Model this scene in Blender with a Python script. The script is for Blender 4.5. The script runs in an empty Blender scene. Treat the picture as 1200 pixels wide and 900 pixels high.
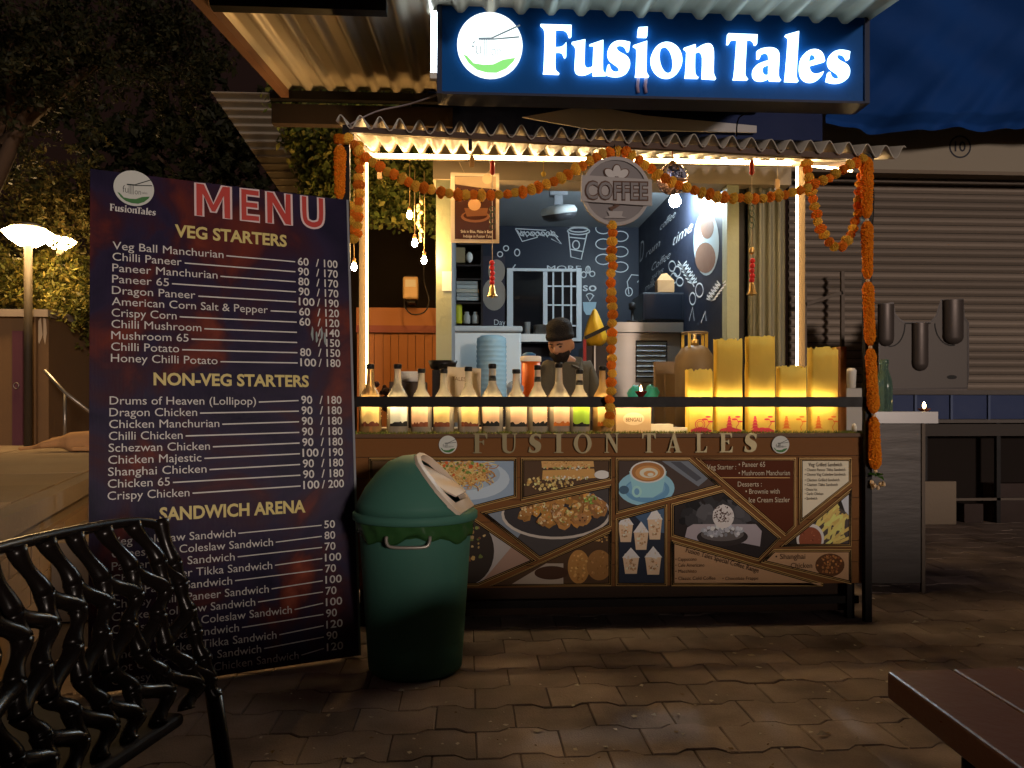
import bpy, bmesh, math, random
from mathutils import Vector, Matrix
random.seed(7)
R = math.radians
sc = bpy.context.scene
COL = sc.collection

# ------------------------------------------------------------------ camera, world, sun, exposure
YAW = R(3.3)                     # the stall front stands 3.3 degrees off the lens axis
F = 906.0                        # focal length in photo pixels (1200 wide)
HZ = 478.0                       # horizon row
EYE = Vector((0, 0, 1.14))
cam_d = bpy.data.cameras.new('camera')
cam = bpy.data.objects.new('camera', cam_d); COL.objects.link(cam)
cam.location = EYE; cam.rotation_euler = (R(90), 0, -YAW)
cam_d.sensor_width = 36; cam_d.lens = 36 * F / 1200
cam_d.shift_y = (HZ - 450) / 1200
cam_d.clip_start = 0.05; cam_d.clip_end = 600
sc.camera = cam

w = bpy.data.worlds.new('World'); sc.world = w; w.use_nodes = True
nt = w.node_tree; nt.nodes.clear()
sky = nt.nodes.new('ShaderNodeTexSky'); sky.sky_type = 'NISHITA'; sky.sun_disc = False
sky.sun_elevation = R(-4); sky.sun_rotation = R(150)
tint = nt.nodes.new('ShaderNodeMix'); tint.data_type = 'RGBA'; tint.blend_type = 'MULTIPLY'
tint.inputs[0].default_value = 1; tint.inputs[7].default_value = (1.0, .55, .45, 1)
addc = nt.nodes.new('ShaderNodeMix'); addc.data_type = 'RGBA'; addc.blend_type = 'ADD'
addc.inputs[0].default_value = 1; addc.inputs[7].default_value = (.05, .024, .019, 1)   # town glow on the night haze
bg = nt.nodes.new('ShaderNodeBackground'); bg.inputs[1].default_value = 0.05
ow = nt.nodes.new('ShaderNodeOutputWorld')
nt.links.new(sky.outputs[0], tint.inputs[6]); nt.links.new(tint.outputs[2], addc.inputs[6])
nt.links.new(addc.outputs[2], bg.inputs[0]); nt.links.new(bg.outputs[0], ow.inputs[0])

sun_d = bpy.data.lights.new('sun', 'SUN'); sun_d.energy = 0.40; sun_d.angle = R(6); sun_d.color = (1, .82, .70)
sun = bpy.data.objects.new('sun', sun_d); COL.objects.link(sun)
sun_dir = Vector((-.40, 1, -.15)).normalized()           # the lit street far behind the viewer, low over the added shade wall
sun.rotation_euler = sun_dir.to_track_quat('-Z', 'Y').to_euler()

sc.view_settings.view_transform = 'Standard'; sc.view_settings.look = 'None'
sc.view_settings.exposure = 1.6; sc.view_settings.gamma = 1
sc.render.engine = 'CYCLES'
sc.cycles.use_denoising = True
sc.cycles.max_bounces = 8; sc.cycles.transmission_bounces = 6; sc.cycles.transparent_max_bounces = 6
sc.cycles.glossy_bounces = 3; sc.cycles.diffuse_bounces = 3
sc.cycles.sample_clamp_indirect = 3; sc.cycles.caustics_reflective = False; sc.cycles.caustics_refractive = False

# ------------------------------------------------------------------ measuring helpers (photo pixel -> place)
CY, SY = math.cos(YAW), math.sin(YAW)
def ray(px, py):
    cx = (px - 600) / F; cz = -(py - HZ) / F
    return Vector((cx * CY + SY, -cx * SY + CY, cz))
def P(px, py, Y):
    d = ray(px, py); return EYE + d * (Y / d.y)
def PX(px, py, X):
    d = ray(px, py); return EYE + d * (X / d.x)
def PZ(px, py, z=0.0):
    d = ray(px, py); return EYE + d * ((z - EYE.z) / d.z)
class Plane:
    def __init__(s, o, ux, uz, n):
        s.o, s.ux, s.uz, s.n = Vector(o), Vector(ux).normalized(), Vector(uz).normalized(), Vector(n).normalized()
    def px(s, px, py):
        d = ray(px, py); t = (s.o - EYE).dot(s.n) / d.dot(s.n); q = EYE + d * t - s.o
        return (q.dot(s.ux), q.dot(s.uz))
    def pt(s, u, v, d=0.0):
        return s.o + s.ux * u + s.uz * v + s.n * d
def front(Y): return Plane((0, Y, 0), (1, 0, 0), (0, 0, 1), (0, -1, 0))

# ------------------------------------------------------------------ materials
MATS = {}
def mat(name, col=(.5, .5, .5), rough=.6, metal=0, var=.0, vscale=8, bump=0, bscale=40, emit=None, es=0, trans=0, ior=1.45,
        col2=None, alpha=1, spec=.18, stretch=(1, 1, 1), attr=False, transl=0, coat=0, detail=4, orand=0):
    if name in MATS: return MATS[name]
    m = bpy.data.materials.new(name); m.use_nodes = True; n = m.node_tree; L = n.links
    b = n.nodes['Principled BSDF']
    b.inputs['Base Color'].default_value = (*col, 1); b.inputs['Roughness'].default_value = rough
    b.inputs['Metallic'].default_value = metal; b.inputs['Specular IOR Level'].default_value = spec
    b.inputs['Transmission Weight'].default_value = trans; b.inputs['IOR'].default_value = ior
    b.inputs['Alpha'].default_value = alpha; b.inputs['Coat Weight'].default_value = coat
    if emit: b.inputs['Emission Color'].default_value = (*emit, 1); b.inputs['Emission Strength'].default_value = es
    src = None
    if attr:
        a = n.nodes.new('ShaderNodeAttribute'); a.attribute_name = 'Col'; src = a.outputs['Color']
    if var or bump:
        tc = n.nodes.new('ShaderNodeTexCoord'); mp = n.nodes.new('ShaderNodeMapping'); mp.inputs['Scale'].default_value = stretch
        L.new(tc.outputs['Object'], mp.inputs[0])
    if var:
        no = n.nodes.new('ShaderNodeTexNoise'); no.inputs['Scale'].default_value = vscale; no.inputs['Detail'].default_value = detail
        no.inputs['Roughness'].default_value = .65
        L.new(mp.outputs[0], no.inputs[0])
        rp = n.nodes.new('ShaderNodeValToRGB'); rp.color_ramp.elements[0].position = .33; rp.color_ramp.elements[1].position = .67
        c2 = col2 or tuple(c * .22 for c in col)
        if src is None:
            rp.color_ramp.elements[0].color = (*[c * (1 - var) + d * var for c, d in zip(col, c2)], 1); rp.color_ramp.elements[1].color = (*col, 1)
            src = rp.outputs[0]
        else:
            rp.color_ramp.elements[0].color = (1 - var,) * 3 + (1,); rp.color_ramp.elements[1].color = (1, 1, 1, 1)
            mx = n.nodes.new('ShaderNodeMix'); mx.data_type = 'RGBA'; mx.blend_type = 'MULTIPLY'; mx.inputs[0].default_value = 1
            L.new(src, mx.inputs[6]); L.new(rp.outputs[0], mx.inputs[7]); src = mx.outputs[2]
        mr = n.nodes.new('ShaderNodeMapRange'); mr.inputs['To Min'].default_value = min(1, rough * 1.25); mr.inputs['To Max'].default_value = rough * .8
        L.new(no.outputs[0], mr.inputs[0]); L.new(mr.outputs[0], b.inputs['Roughness'])
    if orand and src is not None:      # pieces of one kind differ a little in tone
        oi = n.nodes.new('ShaderNodeObjectInfo'); mo = n.nodes.new('ShaderNodeMapRange'); mo.inputs['To Min'].default_value = 1 - orand; mo.inputs['To Max'].default_value = 1 + orand * .4
        L.new(oi.outputs['Random'], mo.inputs[0]); cc = n.nodes.new('ShaderNodeCombineColor'); [L.new(mo.outputs[0], cc.inputs[i]) for i in range(3)]
        mm = n.nodes.new('ShaderNodeMix'); mm.data_type = 'RGBA'; mm.blend_type = 'MULTIPLY'; mm.inputs[0].default_value = 1; L.new(src, mm.inputs[6]); L.new(cc.outputs[0], mm.inputs[7]); src = mm.outputs[2]
    if src is not None: L.new(src, b.inputs['Base Color'])
    if bump:
        n2 = n.nodes.new('ShaderNodeTexNoise'); n2.inputs['Scale'].default_value = bscale; n2.inputs['Detail'].default_value = 5
        L.new(mp.outputs[0], n2.inputs[0])
        bp = n.nodes.new('ShaderNodeBump'); bp.inputs['Strength'].default_value = bump; bp.inputs['Distance'].default_value = .01
        L.new(n2.outputs[0], bp.inputs['Height']); L.new(bp.outputs[0], b.inputs['Normal'])
    if transl:
        tr = n.nodes.new('ShaderNodeBsdfTranslucent'); mx = n.nodes.new('ShaderNodeMixShader'); mx.inputs[0].default_value = transl
        if src is not None: L.new(src, tr.inputs[0])
        else: tr.inputs[0].default_value = (*col, 1)
        out = n.nodes['Material Output']; L.new(b.outputs[0], mx.inputs[1]); L.new(tr.outputs[0], mx.inputs[2]); L.new(mx.outputs[0], out.inputs[0])
    MATS[name] = m; return m

# ------------------------------------------------------------------ mesh builder
class MB:
    def __init__(s): s.v = []; s.f = []; s.c = []; s.sm = []; s.col = None; s.smooth = False
    def add(s, vs, fs, smooth=None):
        b = len(s.v); s.v.extend([tuple(v) for v in vs])
        for f in fs:
            s.f.append(tuple(i + b for i in f)); s.c.append(s.col); s.sm.append(s.smooth if smooth is None else smooth)
        return s
    def box(s, c, d, rot=None):
        x, y, z = (k / 2 for k in d); c = Vector(c)
        vs = [Vector((i * x, j * y, k * z)) for i in (-1, 1) for j in (-1, 1) for k in (-1, 1)]
        if rot is not None: vs = [rot @ v for v in vs]
        return s.add([c + v for v in vs], [(0, 1, 3, 2), (4, 6, 7, 5), (0, 4, 5, 1), (2, 3, 7, 6), (0, 2, 6, 4), (1, 5, 7, 3)], False)
    def bb(s, a, b):
        a, b = Vector(a), Vector(b); return s.box((a + b) / 2, [abs(k) for k in (b - a)])
    def bar(s, a, b, wd, ht=None, up=(0, 0, 1)):
        a, b = Vector(a), Vector(b); d = (b - a); l = d.length; d.normalize(); up = Vector(up)
        if abs(d.dot(up)) > .97: up = Vector((0, 1, 0))
        x = d.cross(up).normalized(); z = x.cross(d)
        return s.box((a + b) / 2, (wd, l, ht or wd), Matrix((x, d, z)).transposed())
    def tube(s, pts, r, n=8, cap=True, closed=False):
        pts = [Vector(p) for p in pts]; k = len(pts); rs = r if isinstance(r, (list, tuple)) else [r] * k
        vs = []; prev = None
        for i, p in enumerate(pts):
            a = pts[i - 1] if (i or closed) else p; b = pts[(i + 1) % k] if (i < k - 1 or closed) else p
            t = (b - a).normalized()
            if prev is None:
                u = t.cross(Vector((0, 0, 1)))
                if u.length < .1: u = t.cross(Vector((1, 0, 0)))
            else: u = prev - t * prev.dot(t)
            u.normalize(); prev = u; q = t.cross(u)
            vs += [p + (u * math.cos(2 * math.pi * j / n) + q * math.sin(2 * math.pi * j / n)) * rs[i] for j in range(n)]
        fs = [(i * n + j, i * n + (j + 1) % n, (i + 1) % k * n + (j + 1) % n, (i + 1) % k * n + j) for i in range(k if closed else k - 1) for j in range(n)]
        b0 = len(s.v); s.add(vs, fs, True)
        if cap and not closed:
            s.f.append(tuple(b0 + j for j in reversed(range(n)))); s.c.append(s.col); s.sm.append(False)
            s.f.append(tuple(b0 + (k - 1) * n + j for j in range(n))); s.c.append(s.col); s.sm.append(False)
        return s
    def lathe(s, prof, n=20, c=(0, 0, 0), axis=None, fn=None, smooth=True):
        c = Vector(c); vs = []; M = axis
        for (r, z) in prof:
            for j in range(n):
                a = 2 * math.pi * j / n; rr, zz = (r, z) if fn is None else fn(r, z, a)
                v = Vector((rr * math.cos(a), rr * math.sin(a), zz)); vs.append(c + (M @ v if M is not None else v))
        k = len(prof)
        fs = [(i * n + j, i * n + (j + 1) % n, (i + 1) * n + (j + 1) % n, (i + 1) * n + j) for i in range(k - 1) for j in range(n)]
        b0 = len(s.v); s.add(vs, fs, smooth)
        if prof[0][0] > 1e-4: s.f.append(tuple(b0 + j for j in reversed(range(n)))); s.c.append(s.col); s.sm.append(False)
        if prof[-1][0] > 1e-4: s.f.append(tuple(b0 + (k - 1) * n + j for j in range(n))); s.c.append(s.col); s.sm.append(False)
        return s
    def ball(s, c, r, nu=10, nv=6, rot=None):
        rx, ry, rz = r if isinstance(r, (tuple, list)) else (r, r, r); c = Vector(c); vs = []
        for i in range(nv + 1):
            t = math.pi * i / nv
            for j in range(nu):
                a = 2 * math.pi * j / nu; v = Vector((rx * math.sin(t) * math.cos(a), ry * math.sin(t) * math.sin(a), rz * math.cos(t)))
                vs.append(c + (rot @ v if rot is not None else v))
        return s.add(vs, [(i * nu + j, (i + 1) * nu + j, (i + 1) * nu + (j + 1) % nu, i * nu + (j + 1) % nu) for i in range(nv) for j in range(nu)], True)
    def flat(s, pl, uv, d=0.0, t=0.0):
        """polygon lying on a plane (flat print), or a plate of thickness t standing on it"""
        n = len(uv)
        if not t: return s.add([pl.pt(u, v, d) for u, v in uv], [tuple(range(n))], False)
        vs = [pl.pt(u, v, d) for u, v in uv] + [pl.pt(u, v, d + t) for u, v in uv]
        return s.add(vs, [tuple(reversed(range(n))), tuple(range(n, 2 * n))] + [(i, (i + 1) % n, n + (i + 1) % n, n + i) for i in range(n)], False)
    def stroke(s, pl, uv, wd, d=0.0, closed=False):
        n = len(uv); L = []
        for i in range(n):
            a = uv[i - 1] if (i or closed) else uv[i]; b = uv[(i + 1) % n] if (i < n - 1 or closed) else uv[i]
            tx, ty = b[0] - a[0], b[1] - a[1]; l = math.hypot(tx, ty) or 1
            nx, ny = -ty / l * wd / 2, tx / l * wd / 2
            L.append(((uv[i][0] + nx, uv[i][1] + ny), (uv[i][0] - nx, uv[i][1] - ny)))
        vs = [pl.pt(*q, d) for p in L for q in p]
        return s.add(vs, [(2 * i, 2 * i + 1, 2 * ((i + 1) % n) + 1, 2 * ((i + 1) % n)) for i in range(n if closed else n - 1)], False)
    def mesh(s, name, org=(0, 0, 0)):
        me = bpy.data.meshes.new(name); o = Vector(org)
        me.from_pydata([tuple(Vector(v) - o) for v in s.v], [], s.f)
        me.polygons.foreach_set('use_smooth', s.sm)
        if any(c is not None for c in s.c):
            at = me.color_attributes.new('Col', 'FLOAT_COLOR', 'CORNER'); buf = []
            for p in me.polygons:
                c = s.c[p.index] or (1, 1, 1); buf += [c[0], c[1], c[2], 1] * p.loop_total
            at.data.foreach_set('color', buf)
        me.update(); return me
    def obj(s, name, m, parent=None, local=False):
        """mesh object; world coordinates are made local to the parent's base unless local"""
        org = (0, 0, 0)
        if parent is not None and not local: org = base_of(parent)
        o = bpy.data.objects.new(name, s.mesh(name, org)); COL.objects.link(o)
        if m is not None: o.data.materials.append(m)
        if parent is not None: o.parent = parent
        return o
def base_of(o):
    v = Vector((0, 0, 0))
    while o is not None: v += o.location; o = o.parent
    return v
def tag(o, label=None, cat=None, group=None, kind=None):
    if label: o['label'] = label
    if cat: o['category'] = cat
    if group: o['group'] = group
    if kind: o['kind'] = kind
    return o
def thing(name, label, cat, loc=(0, 0, 0), rotz=0, group=None):
    o = bpy.data.objects.new(name, None); COL.objects.link(o); o.location = loc; o.rotation_euler = (0, 0, rotz); o.empty_display_size = .1
    return tag(o, label, cat, group)
def solo(mb, name, m, label, cat, loc=None, group=None):
    """a thing that is one mesh, origin at its base"""
    if loc is None:
        xs = [v[0] for v in mb.v]; ys = [v[1] for v in mb.v]; zs = [v[2] for v in mb.v]
        loc = ((min(xs) + max(xs)) / 2, (min(ys) + max(ys)) / 2, min(zs))
    o = bpy.data.objects.new(name, mb.mesh(name, loc)); COL.objects.link(o); o.location = loc; o.data.materials.append(m)
    return tag(o, label, cat, group)
def piece(name, me, parent, loc, rot=(0, 0, 0), scale=(1, 1, 1)):
    o = bpy.data.objects.new(name, me); COL.objects.link(o); o.parent = parent; o.location = loc; o.rotation_euler = rot; o.scale = scale; return o
def structure(mb, name, m):
    o = mb.obj(name, m); o['kind'] = 'structure'; return o
def smooth_bevel(o, wd, seg=2):
    b = o.modifiers.new('bevel', 'BEVEL'); b.width = wd; b.segments = seg; b.limit_method = 'ANGLE'; return o

# ------------------------------------------------------------------ lettering
def text_geo(s, offset=0.0, res=3, space=1.0, extrude=0.0, shear=0.0):
    cu = bpy.data.curves.new('t', 'FONT'); cu.body = s; cu.size = 1; cu.offset = offset; cu.resolution_u = res; cu.space_character = space
    cu.extrude = extrude; cu.shear = shear
    o = bpy.data.objects.new('t', cu); COL.objects.link(o)
    dg = bpy.context.evaluated_depsgraph_get(); me = o.evaluated_get(dg).to_mesh()
    vs = [v.co.copy() for v in me.vertices]; fs = [tuple(p.vertices) for p in me.polygons]
    o.evaluated_get(dg).to_mesh_clear(); bpy.data.objects.remove(o); bpy.data.curves.remove(cu)
    return vs, fs
def put_text(mb, pl, s, u0, v0, width=None, height=None, d=.0015, offset=0.0, align='l', space=1.0, thick=0.0, res=3, ang=0.0, shear=0.0):
    """text with cap height `height`, squeezed to `width` when given; baseline start at (u0, v0)"""
    vs, fs = text_geo(s, offset, res, space, .5 if thick else 0, shear)
    if not vs: return 0
    x0 = min(v.x for v in vs); x1 = max(v.x for v in vs); cap = .7
    ky = (height or .02) / cap; kx = (width / (x1 - x0)) if width else ky
    if height is None: ky = kx
    w_ = (x1 - x0) * kx; off = {'l': 0, 'c': -w_ / 2, 'r': -w_}[align]; ca, sa = math.cos(ang), math.sin(ang); out = []
    for v in vs:
        a, b = (v.x - x0) * kx + off, v.y * ky
        out.append(pl.pt(u0 + a * ca - b * sa, v0 + a * sa + b * ca, d + (v.z + .5) * thick))
    mb.add(out, fs, False); return w_
def chaikin(pts, ang=50):
    n = len(pts); out = []
    for i in range(n):
        a, b, c = Vector(pts[i - 1]), Vector(pts[i]), Vector(pts[(i + 1) % n])
        d1, d2 = b - a, c - b
        if d1.length < 1e-9 or d2.length < 1e-9 or math.degrees(d1.angle(d2)) > ang: out.append(tuple(b))
        else: out += [tuple(b - d1 * .25), tuple(b + d2 * .25)]
    return out
def glyph(mb, pl, loops, d=0.0, t=.01):
    """outline with holes (even-odd) -> plate of thickness t on the plane; loops in plane units"""
    cu = bpy.data.curves.new('g', 'CURVE'); cu.dimensions = '2D'; cu.fill_mode = 'BOTH'; cu.extrude = .5
    for lp in loops:
        sp = cu.splines.new('POLY'); sp.points.add(len(lp) - 1)
        for i, (a, b) in enumerate(lp): sp.points[i].co = (a, b, 0, 1)
        sp.use_cyclic_u = True
    o = bpy.data.objects.new('g', cu); COL.objects.link(o)
    dg = bpy.context.evaluated_depsgraph_get(); me = o.evaluated_get(dg).to_mesh()
    mb.add([pl.pt(v.co.x, v.co.y, d + (v.co.z + .5) * t) for v in me.vertices], [tuple(p.vertices) for p in me.polygons], False)
    o.evaluated_get(dg).to_mesh_clear(); bpy.data.objects.remove(o); bpy.data.curves.remove(cu)
def circ(cx, cy, rx, ry=None, n=28, rot=0.0):
    ry = ry or rx; c, s = math.cos(rot), math.sin(rot)
    return [(cx + rx * math.cos(a) * c - ry * math.sin(a) * s, cy + rx * math.cos(a) * s + ry * math.sin(a) * c) for a in (2 * math.pi * i / n for i in range(n))]
def blob(cx, cy, rx, ry, n=9, j=.25):
    return [(cx + rx * math.cos(a) * random.uniform(1 - j, 1 + j), cy + ry * math.sin(a) * random.uniform(1 - j, 1 + j)) for a in (2 * math.pi * (i + random.uniform(-.3, .3)) / n for i in range(n))]
# serif outlines, traced in a 6x enlargement of the lit sign (x, y down)
GL = {
 'F': [[(18,66),(234,72),(232,150),(218,150),(210,120),(190,100),(165,96),(124,96),(122,228),(160,226),(178,216),(198,192),(196,292),(184,292),(176,266),(160,254),(122,254),(120,370),(126,392),(148,410),(36,406),(42,370),(50,140),(46,100),(36,82)]],
 'u': [[(238,192),(330,172),(328,210),(324,330),(326,352),(334,368),(350,374),(370,368),(386,356),(392,210),(384,206),(362,208),(456,176),(452,380),(458,398),(478,418),(386,420),(386,384),(362,402),(330,414),(300,416),(274,408),(262,390),(258,360),(266,240),(262,214)]],
 's': [[(644,192),(636,250),(624,250),(616,226),(598,208),(572,204),(554,212),(548,232),(556,250),(580,266),(612,282),(632,300),(644,330),(640,372),(622,402),(590,420),(550,428),(510,424),(476,412),(490,348),(500,350),(506,376),(520,394),(544,402),(562,396),(572,378),(564,358),(540,340),(508,318),(492,294),(488,262),(496,226),(520,196),(556,180),(600,180)]],
 'i': [[(668,214),(762,182),(756,390),(762,412),(776,430),(682,428),(688,390),(694,240),(688,224)],[(704,88),(766,84),(762,150),(698,148)]],
 'o': [circ(900,314,108,124,36), circ(898,312,48,98,32,R(-8))],
 'n': [[(1022,232),(1100,206),(1104,240),(1140,214),(1180,200),(1205,202),(1224,224),(1230,270),(1226,400),(1232,424),(1244,446),(1150,440),(1156,300),(1150,264),(1130,248),(1098,262),(1096,400),(1104,424),(1122,438),(1030,436),(1036,400),(1044,260),(1040,242)]],
 'T': [[(250,130),(454,138),(450,204),(438,204),(432,182),(416,168),(380,166),(366,410),(372,432),(388,450),(288,448),(298,410),(316,166),(284,166),(266,178),(256,200),(244,200)]],
 'a': [[(455,250),(480,236),(520,228),(560,228),(590,240),(606,264),(608,300),(600,420),(606,440),(618,458),(545,456),(540,438),(520,450),(490,458),(456,456),(432,440),(424,412),(428,376),(450,348),(490,330),(540,316),(540,290),(536,268),(520,258),(496,262),(478,276),(470,302),(456,302)],[(540,340),(538,410),(520,424),(500,420),(488,400),(490,372),(508,352)]],
 'l': [[(652,140),(744,114),(742,150),(726,410),(728,440),(740,464),(650,460),(656,420),(676,170),(672,152)]],
 'e': [[(926,322),(816,352),(818,380),(832,404),(856,414),(884,410),(918,394),(904,426),(876,454),(836,468),(796,462),(766,436),(754,392),(756,330),(772,284),(804,252),(848,238),(888,246),(914,272)],[(812,328),(868,308),(866,284),(852,268),(836,268),(820,284)]],
}
CAPS = {   # unit-high serif capitals (x, y up)
 'F': [[(0,1),(.72,1),(.72,.74),(.67,.74),(.6,.92),(.32,.94),(.32,.55),(.46,.54),(.52,.42),(.56,.42),(.56,.66),(.52,.66),(.46,.6),(.32,.6),(.32,.06),(.44,.03),(.44,0),(0,0),(0,.03),(.1,.06),(.1,.94),(0,.97)]],
 'U': [[(0,1),(.44,1),(.44,.97),(.33,.94),(.33,.3),(.36,.14),(.48,.07),(.6,.1),(.68,.22),(.7,.4),(.7,.94),(.6,.97),(.6,1),(.86,1),(.86,.97),(.77,.94),(.77,.36),(.72,.14),(.6,.02),(.44,-.02),(.26,.02),(.14,.13),(.11,.32),(.11,.94),(0,.97)]],
 'I': [[(0,1),(.44,1),(.44,.97),(.33,.94),(.33,.06),(.44,.03),(.44,0),(0,0),(0,.03),(.11,.06),(.11,.94),(0,.97)]],
 'N': [[(0,1),(.3,1),(.72,.38),(.72,.94),(.62,.97),(.62,1),(.9,1),(.9,.97),(.8,.94),(.8,0),(.72,0),(.19,.8),(.19,.06),(.29,.03),(.29,0),(0,0),(0,.03),(.1,.06),(.1,.92),(0,.97)]],
 'T': [[(0,1),(.8,1),(.82,.72),(.77,.72),(.7,.9),(.52,.94),(.52,.06),(.64,.03),(.64,0),(.18,0),(.18,.03),(.3,.06),(.3,.94),(.12,.9),(.05,.72),(0,.72)]],
 'A': [[(.42,1),(.52,1),(.84,.06),(.92,.03),(.92,0),(.48,0),(.48,.03),(.58,.06),(.53,.25),(.25,.25),(.19,.06),(.29,.03),(.29,0),(0,0),(0,.03),(.1,.06)],[(.27,.31),(.51,.31),(.4,.7)]],
 'L': [[(0,1),(.46,1),(.46,.97),(.33,.94),(.33,.06),(.54,.07),(.66,.18),(.7,.32),(.75,.32),(.72,0),(0,0),(0,.03),(.11,.06),(.11,.94),(0,.97)]],
 'E': [[(0,1),(.72,1),(.72,.76),(.67,.76),(.6,.93),(.33,.94),(.33,.55),(.46,.54),(.52,.42),(.56,.42),(.56,.66),(.52,.66),(.46,.6),(.33,.6),(.33,.06),(.56,.07),(.68,.16),(.72,.3),(.77,.3),(.74,0),(0,0),(0,.03),(.11,.06),(.11,.94),(0,.97)]],
 'O': [circ(.46,.49,.46,.52,36), circ(.46,.49,.25,.46,32)],
}
x0_, y0_ = 476, 428
CAPS['S'] = [[((x - x0_) / 250, (y0_ - y) / 250) for x, y in GL['s'][0]]]
# ================================================================== THE SETTING
m_soil = mat('joint sand', (.055, .042, .034), .95, var=.5, vscale=3)
m_conc = mat('old concrete', (.3, .235, .175), .85, var=.75, vscale=2.2, bump=.4, bscale=30, detail=8)
m_plas = mat('stained plaster', (.26, .15, .07), .85, var=1, vscale=2.2, col2=(.035, .02, .012), bump=.3, bscale=14, detail=8)
m_black = mat('black painted steel', (.012, .01, .01), .5, var=.3, vscale=20)
m_steel = mat('brushed steel', (.3, .27, .24), .38, .8, var=.35, vscale=6, stretch=(1, 1, 12))
m_white = mat('white paint', (.72, .7, .66), .5, var=.15, vscale=10)

gr = MB(); gr.add([(-120, -40, -.035), (120, -40, -.035), (120, 200, -.035), (-120, 200, -.035)], [(0, 1, 2, 3)])
structure(gr, 'ground', m_soil)
gw = MB(); gw.bb((-14, -3.2, -.03), (16, -3, 1.36)); structure(gw, 'shade_wall', mat('shade wall plaster', (.2, .15, .11), .9, var=.4))  # unseen wall added behind the camera to keep the foreground in shade

# ---- interlocking concrete pavers
def paver_material():
    m = mat('paver concrete', (.2, .15, .115), .8)
    n = m.node_tree; L = n.links; b = n.nodes['Principled BSDF']
    oi = n.nodes.new('ShaderNodeObjectInfo'); tc = n.nodes.new('ShaderNodeTexCoord'); geo = n.nodes.new('ShaderNodeNewGeometry')
    n1 = n.nodes.new('ShaderNodeTexNoise'); n1.inputs['Scale'].default_value = 2.3; n1.inputs['Detail'].default_value = 7; L.new(geo.outputs['Position'], n1.inputs[0])
    n2 = n.nodes.new('ShaderNodeTexNoise'); n2.inputs['Scale'].default_value = 160; n2.inputs['Detail'].default_value = 3; L.new(geo.outputs['Position'], n2.inputs[0])
    r1 = n.nodes.new('ShaderNodeValToRGB'); r1.color_ramp.elements[0].color = (.13, .10, .092, 1); r1.color_ramp.elements[1].color = (.44, .35, .31, 1)
    r1.color_ramp.elements[0].position = .3; r1.color_ramp.elements[1].position = .72
    L.new(n1.outputs[0], r1.inputs[0])
    mr = n.nodes.new('ShaderNodeMapRange'); mr.inputs['To Min'].default_value = .72; mr.inputs['To Max'].default_value = 1.12; L.new(oi.outputs['Random'], mr.inputs[0])
    m2 = n.nodes.new('ShaderNodeMapRange'); m2.inputs['To Min'].default_value = .75; m2.inputs['To Max'].default_value = 1.25; L.new(n2.outputs[0], m2.inputs[0])
    mm = n.nodes.new('ShaderNodeMath'); mm.operation = 'MULTIPLY'; L.new(mr.outputs[0], mm.inputs[0]); L.new(m2.outputs[0], mm.inputs[1])
    mx = n.nodes.new('ShaderNodeMix'); mx.data_type = 'RGBA'; mx.blend_type = 'MULTIPLY'; mx.inputs[0].default_value = 1
    cb = n.nodes.new('ShaderNodeCombineColor'); [L.new(mm.outputs[0], cb.inputs[i]) for i in range(3)]
    L.new(r1.outputs[0], mx.inputs[6]); L.new(cb.outputs[0], mx.inputs[7]); L.new(mx.outputs[2], b.inputs['Base Color'])
    bp = n.nodes.new('ShaderNodeBump'); bp.inputs['Strength'].default_value = .5; bp.inputs['Distance'].default_value = .004
    L.new(n2.outputs[0], bp.inputs['Height']); L.new(bp.outputs[0], b.inputs['Normal'])
    rr = n.nodes.new('ShaderNodeMapRange'); rr.inputs['To Min'].default_value = .95; rr.inputs['To Max'].default_value = .5; L.new(n1.outputs[0], rr.inputs[0]); L.new(rr.outputs[0], b.inputs['Roughness'])
    return m
m_paver = paver_material()
PL, PW, PA = .29, .21, .034
def wave(x):
    t = (x / PL) % 1
    if t < .38: return 0
    if t < .52: return PA * (t - .38) / .14
    if t < .86: return PA
    return PA * (1 - (t - .86) / .14)
def paver_geo(phase):
    xs = sorted(set([0, PL] + [x for x in ((k - phase) % 1 * PL for k in (0.0, .38, .52, .86)) if .004 < x < PL - .004]))
    lo = [(x, wave(x + phase * PL)) for x in xs]; ring = lo + [(x, y + PW) for x, y in reversed(lo)]
    cx, cy = PL / 2, PW / 2 + PA / 2
    def ins(g, z): return [((x - cx) * (1 - 2 * g / PL), (y - cy) * (1 - 2 * g / PW), z) for x, y in ring]
    n = len(ring); vs = ins(.0014, -.034) + ins(.0014, -.004) + ins(.005, 0)
    fs = [(k * n + i, k * n + (i + 1) % n, (k + 1) * n + (i + 1) % n, (k + 1) * n + i) for k in (0, 1) for i in range(n)] + [tuple(range(2 * n, 3 * n))]
    return vs, fs
pav = MB(); pav.add([(-3.6, 1.2, -.009), (6.4, 1.2, -.009), (6.4, 9, -.009), (-3.6, 9, -.009)], [(0, 1, 2, 3)])
paving = structure(pav, 'paving', m_soil)
kinds = []
for ph in (.1, .6):
    vs, fs = paver_geo(ph); b = MB(); b.add(vs, fs); me = b.mesh('paver'); me.materials.append(m_paver); kinds.append((me, vs, fs))
cells = []
for r in range(-5, 33):
    for c in range(-14, 26):
        x = c * PL + (.1 if r % 2 else .6) * PL + PL / 2; y = 1.25 + (r + 5) * PW + PW / 2 + PA / 2
        if x < -3.3 or x > 6.2 or y > 8.8: continue
        v = Vector((x, y, 0)) - EYE; cx = v.x * CY - v.y * SY; cy = v.x * SY + v.y * CY
        if cy < 1.2 or abs(cx / cy) > .78 or (-v.z) / cy > .53: continue
        if x < -1.85 and y > 2.6: continue
        cells.append((v.length, x, y, r % 2))
cells.sort(); rest = MB()
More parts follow.
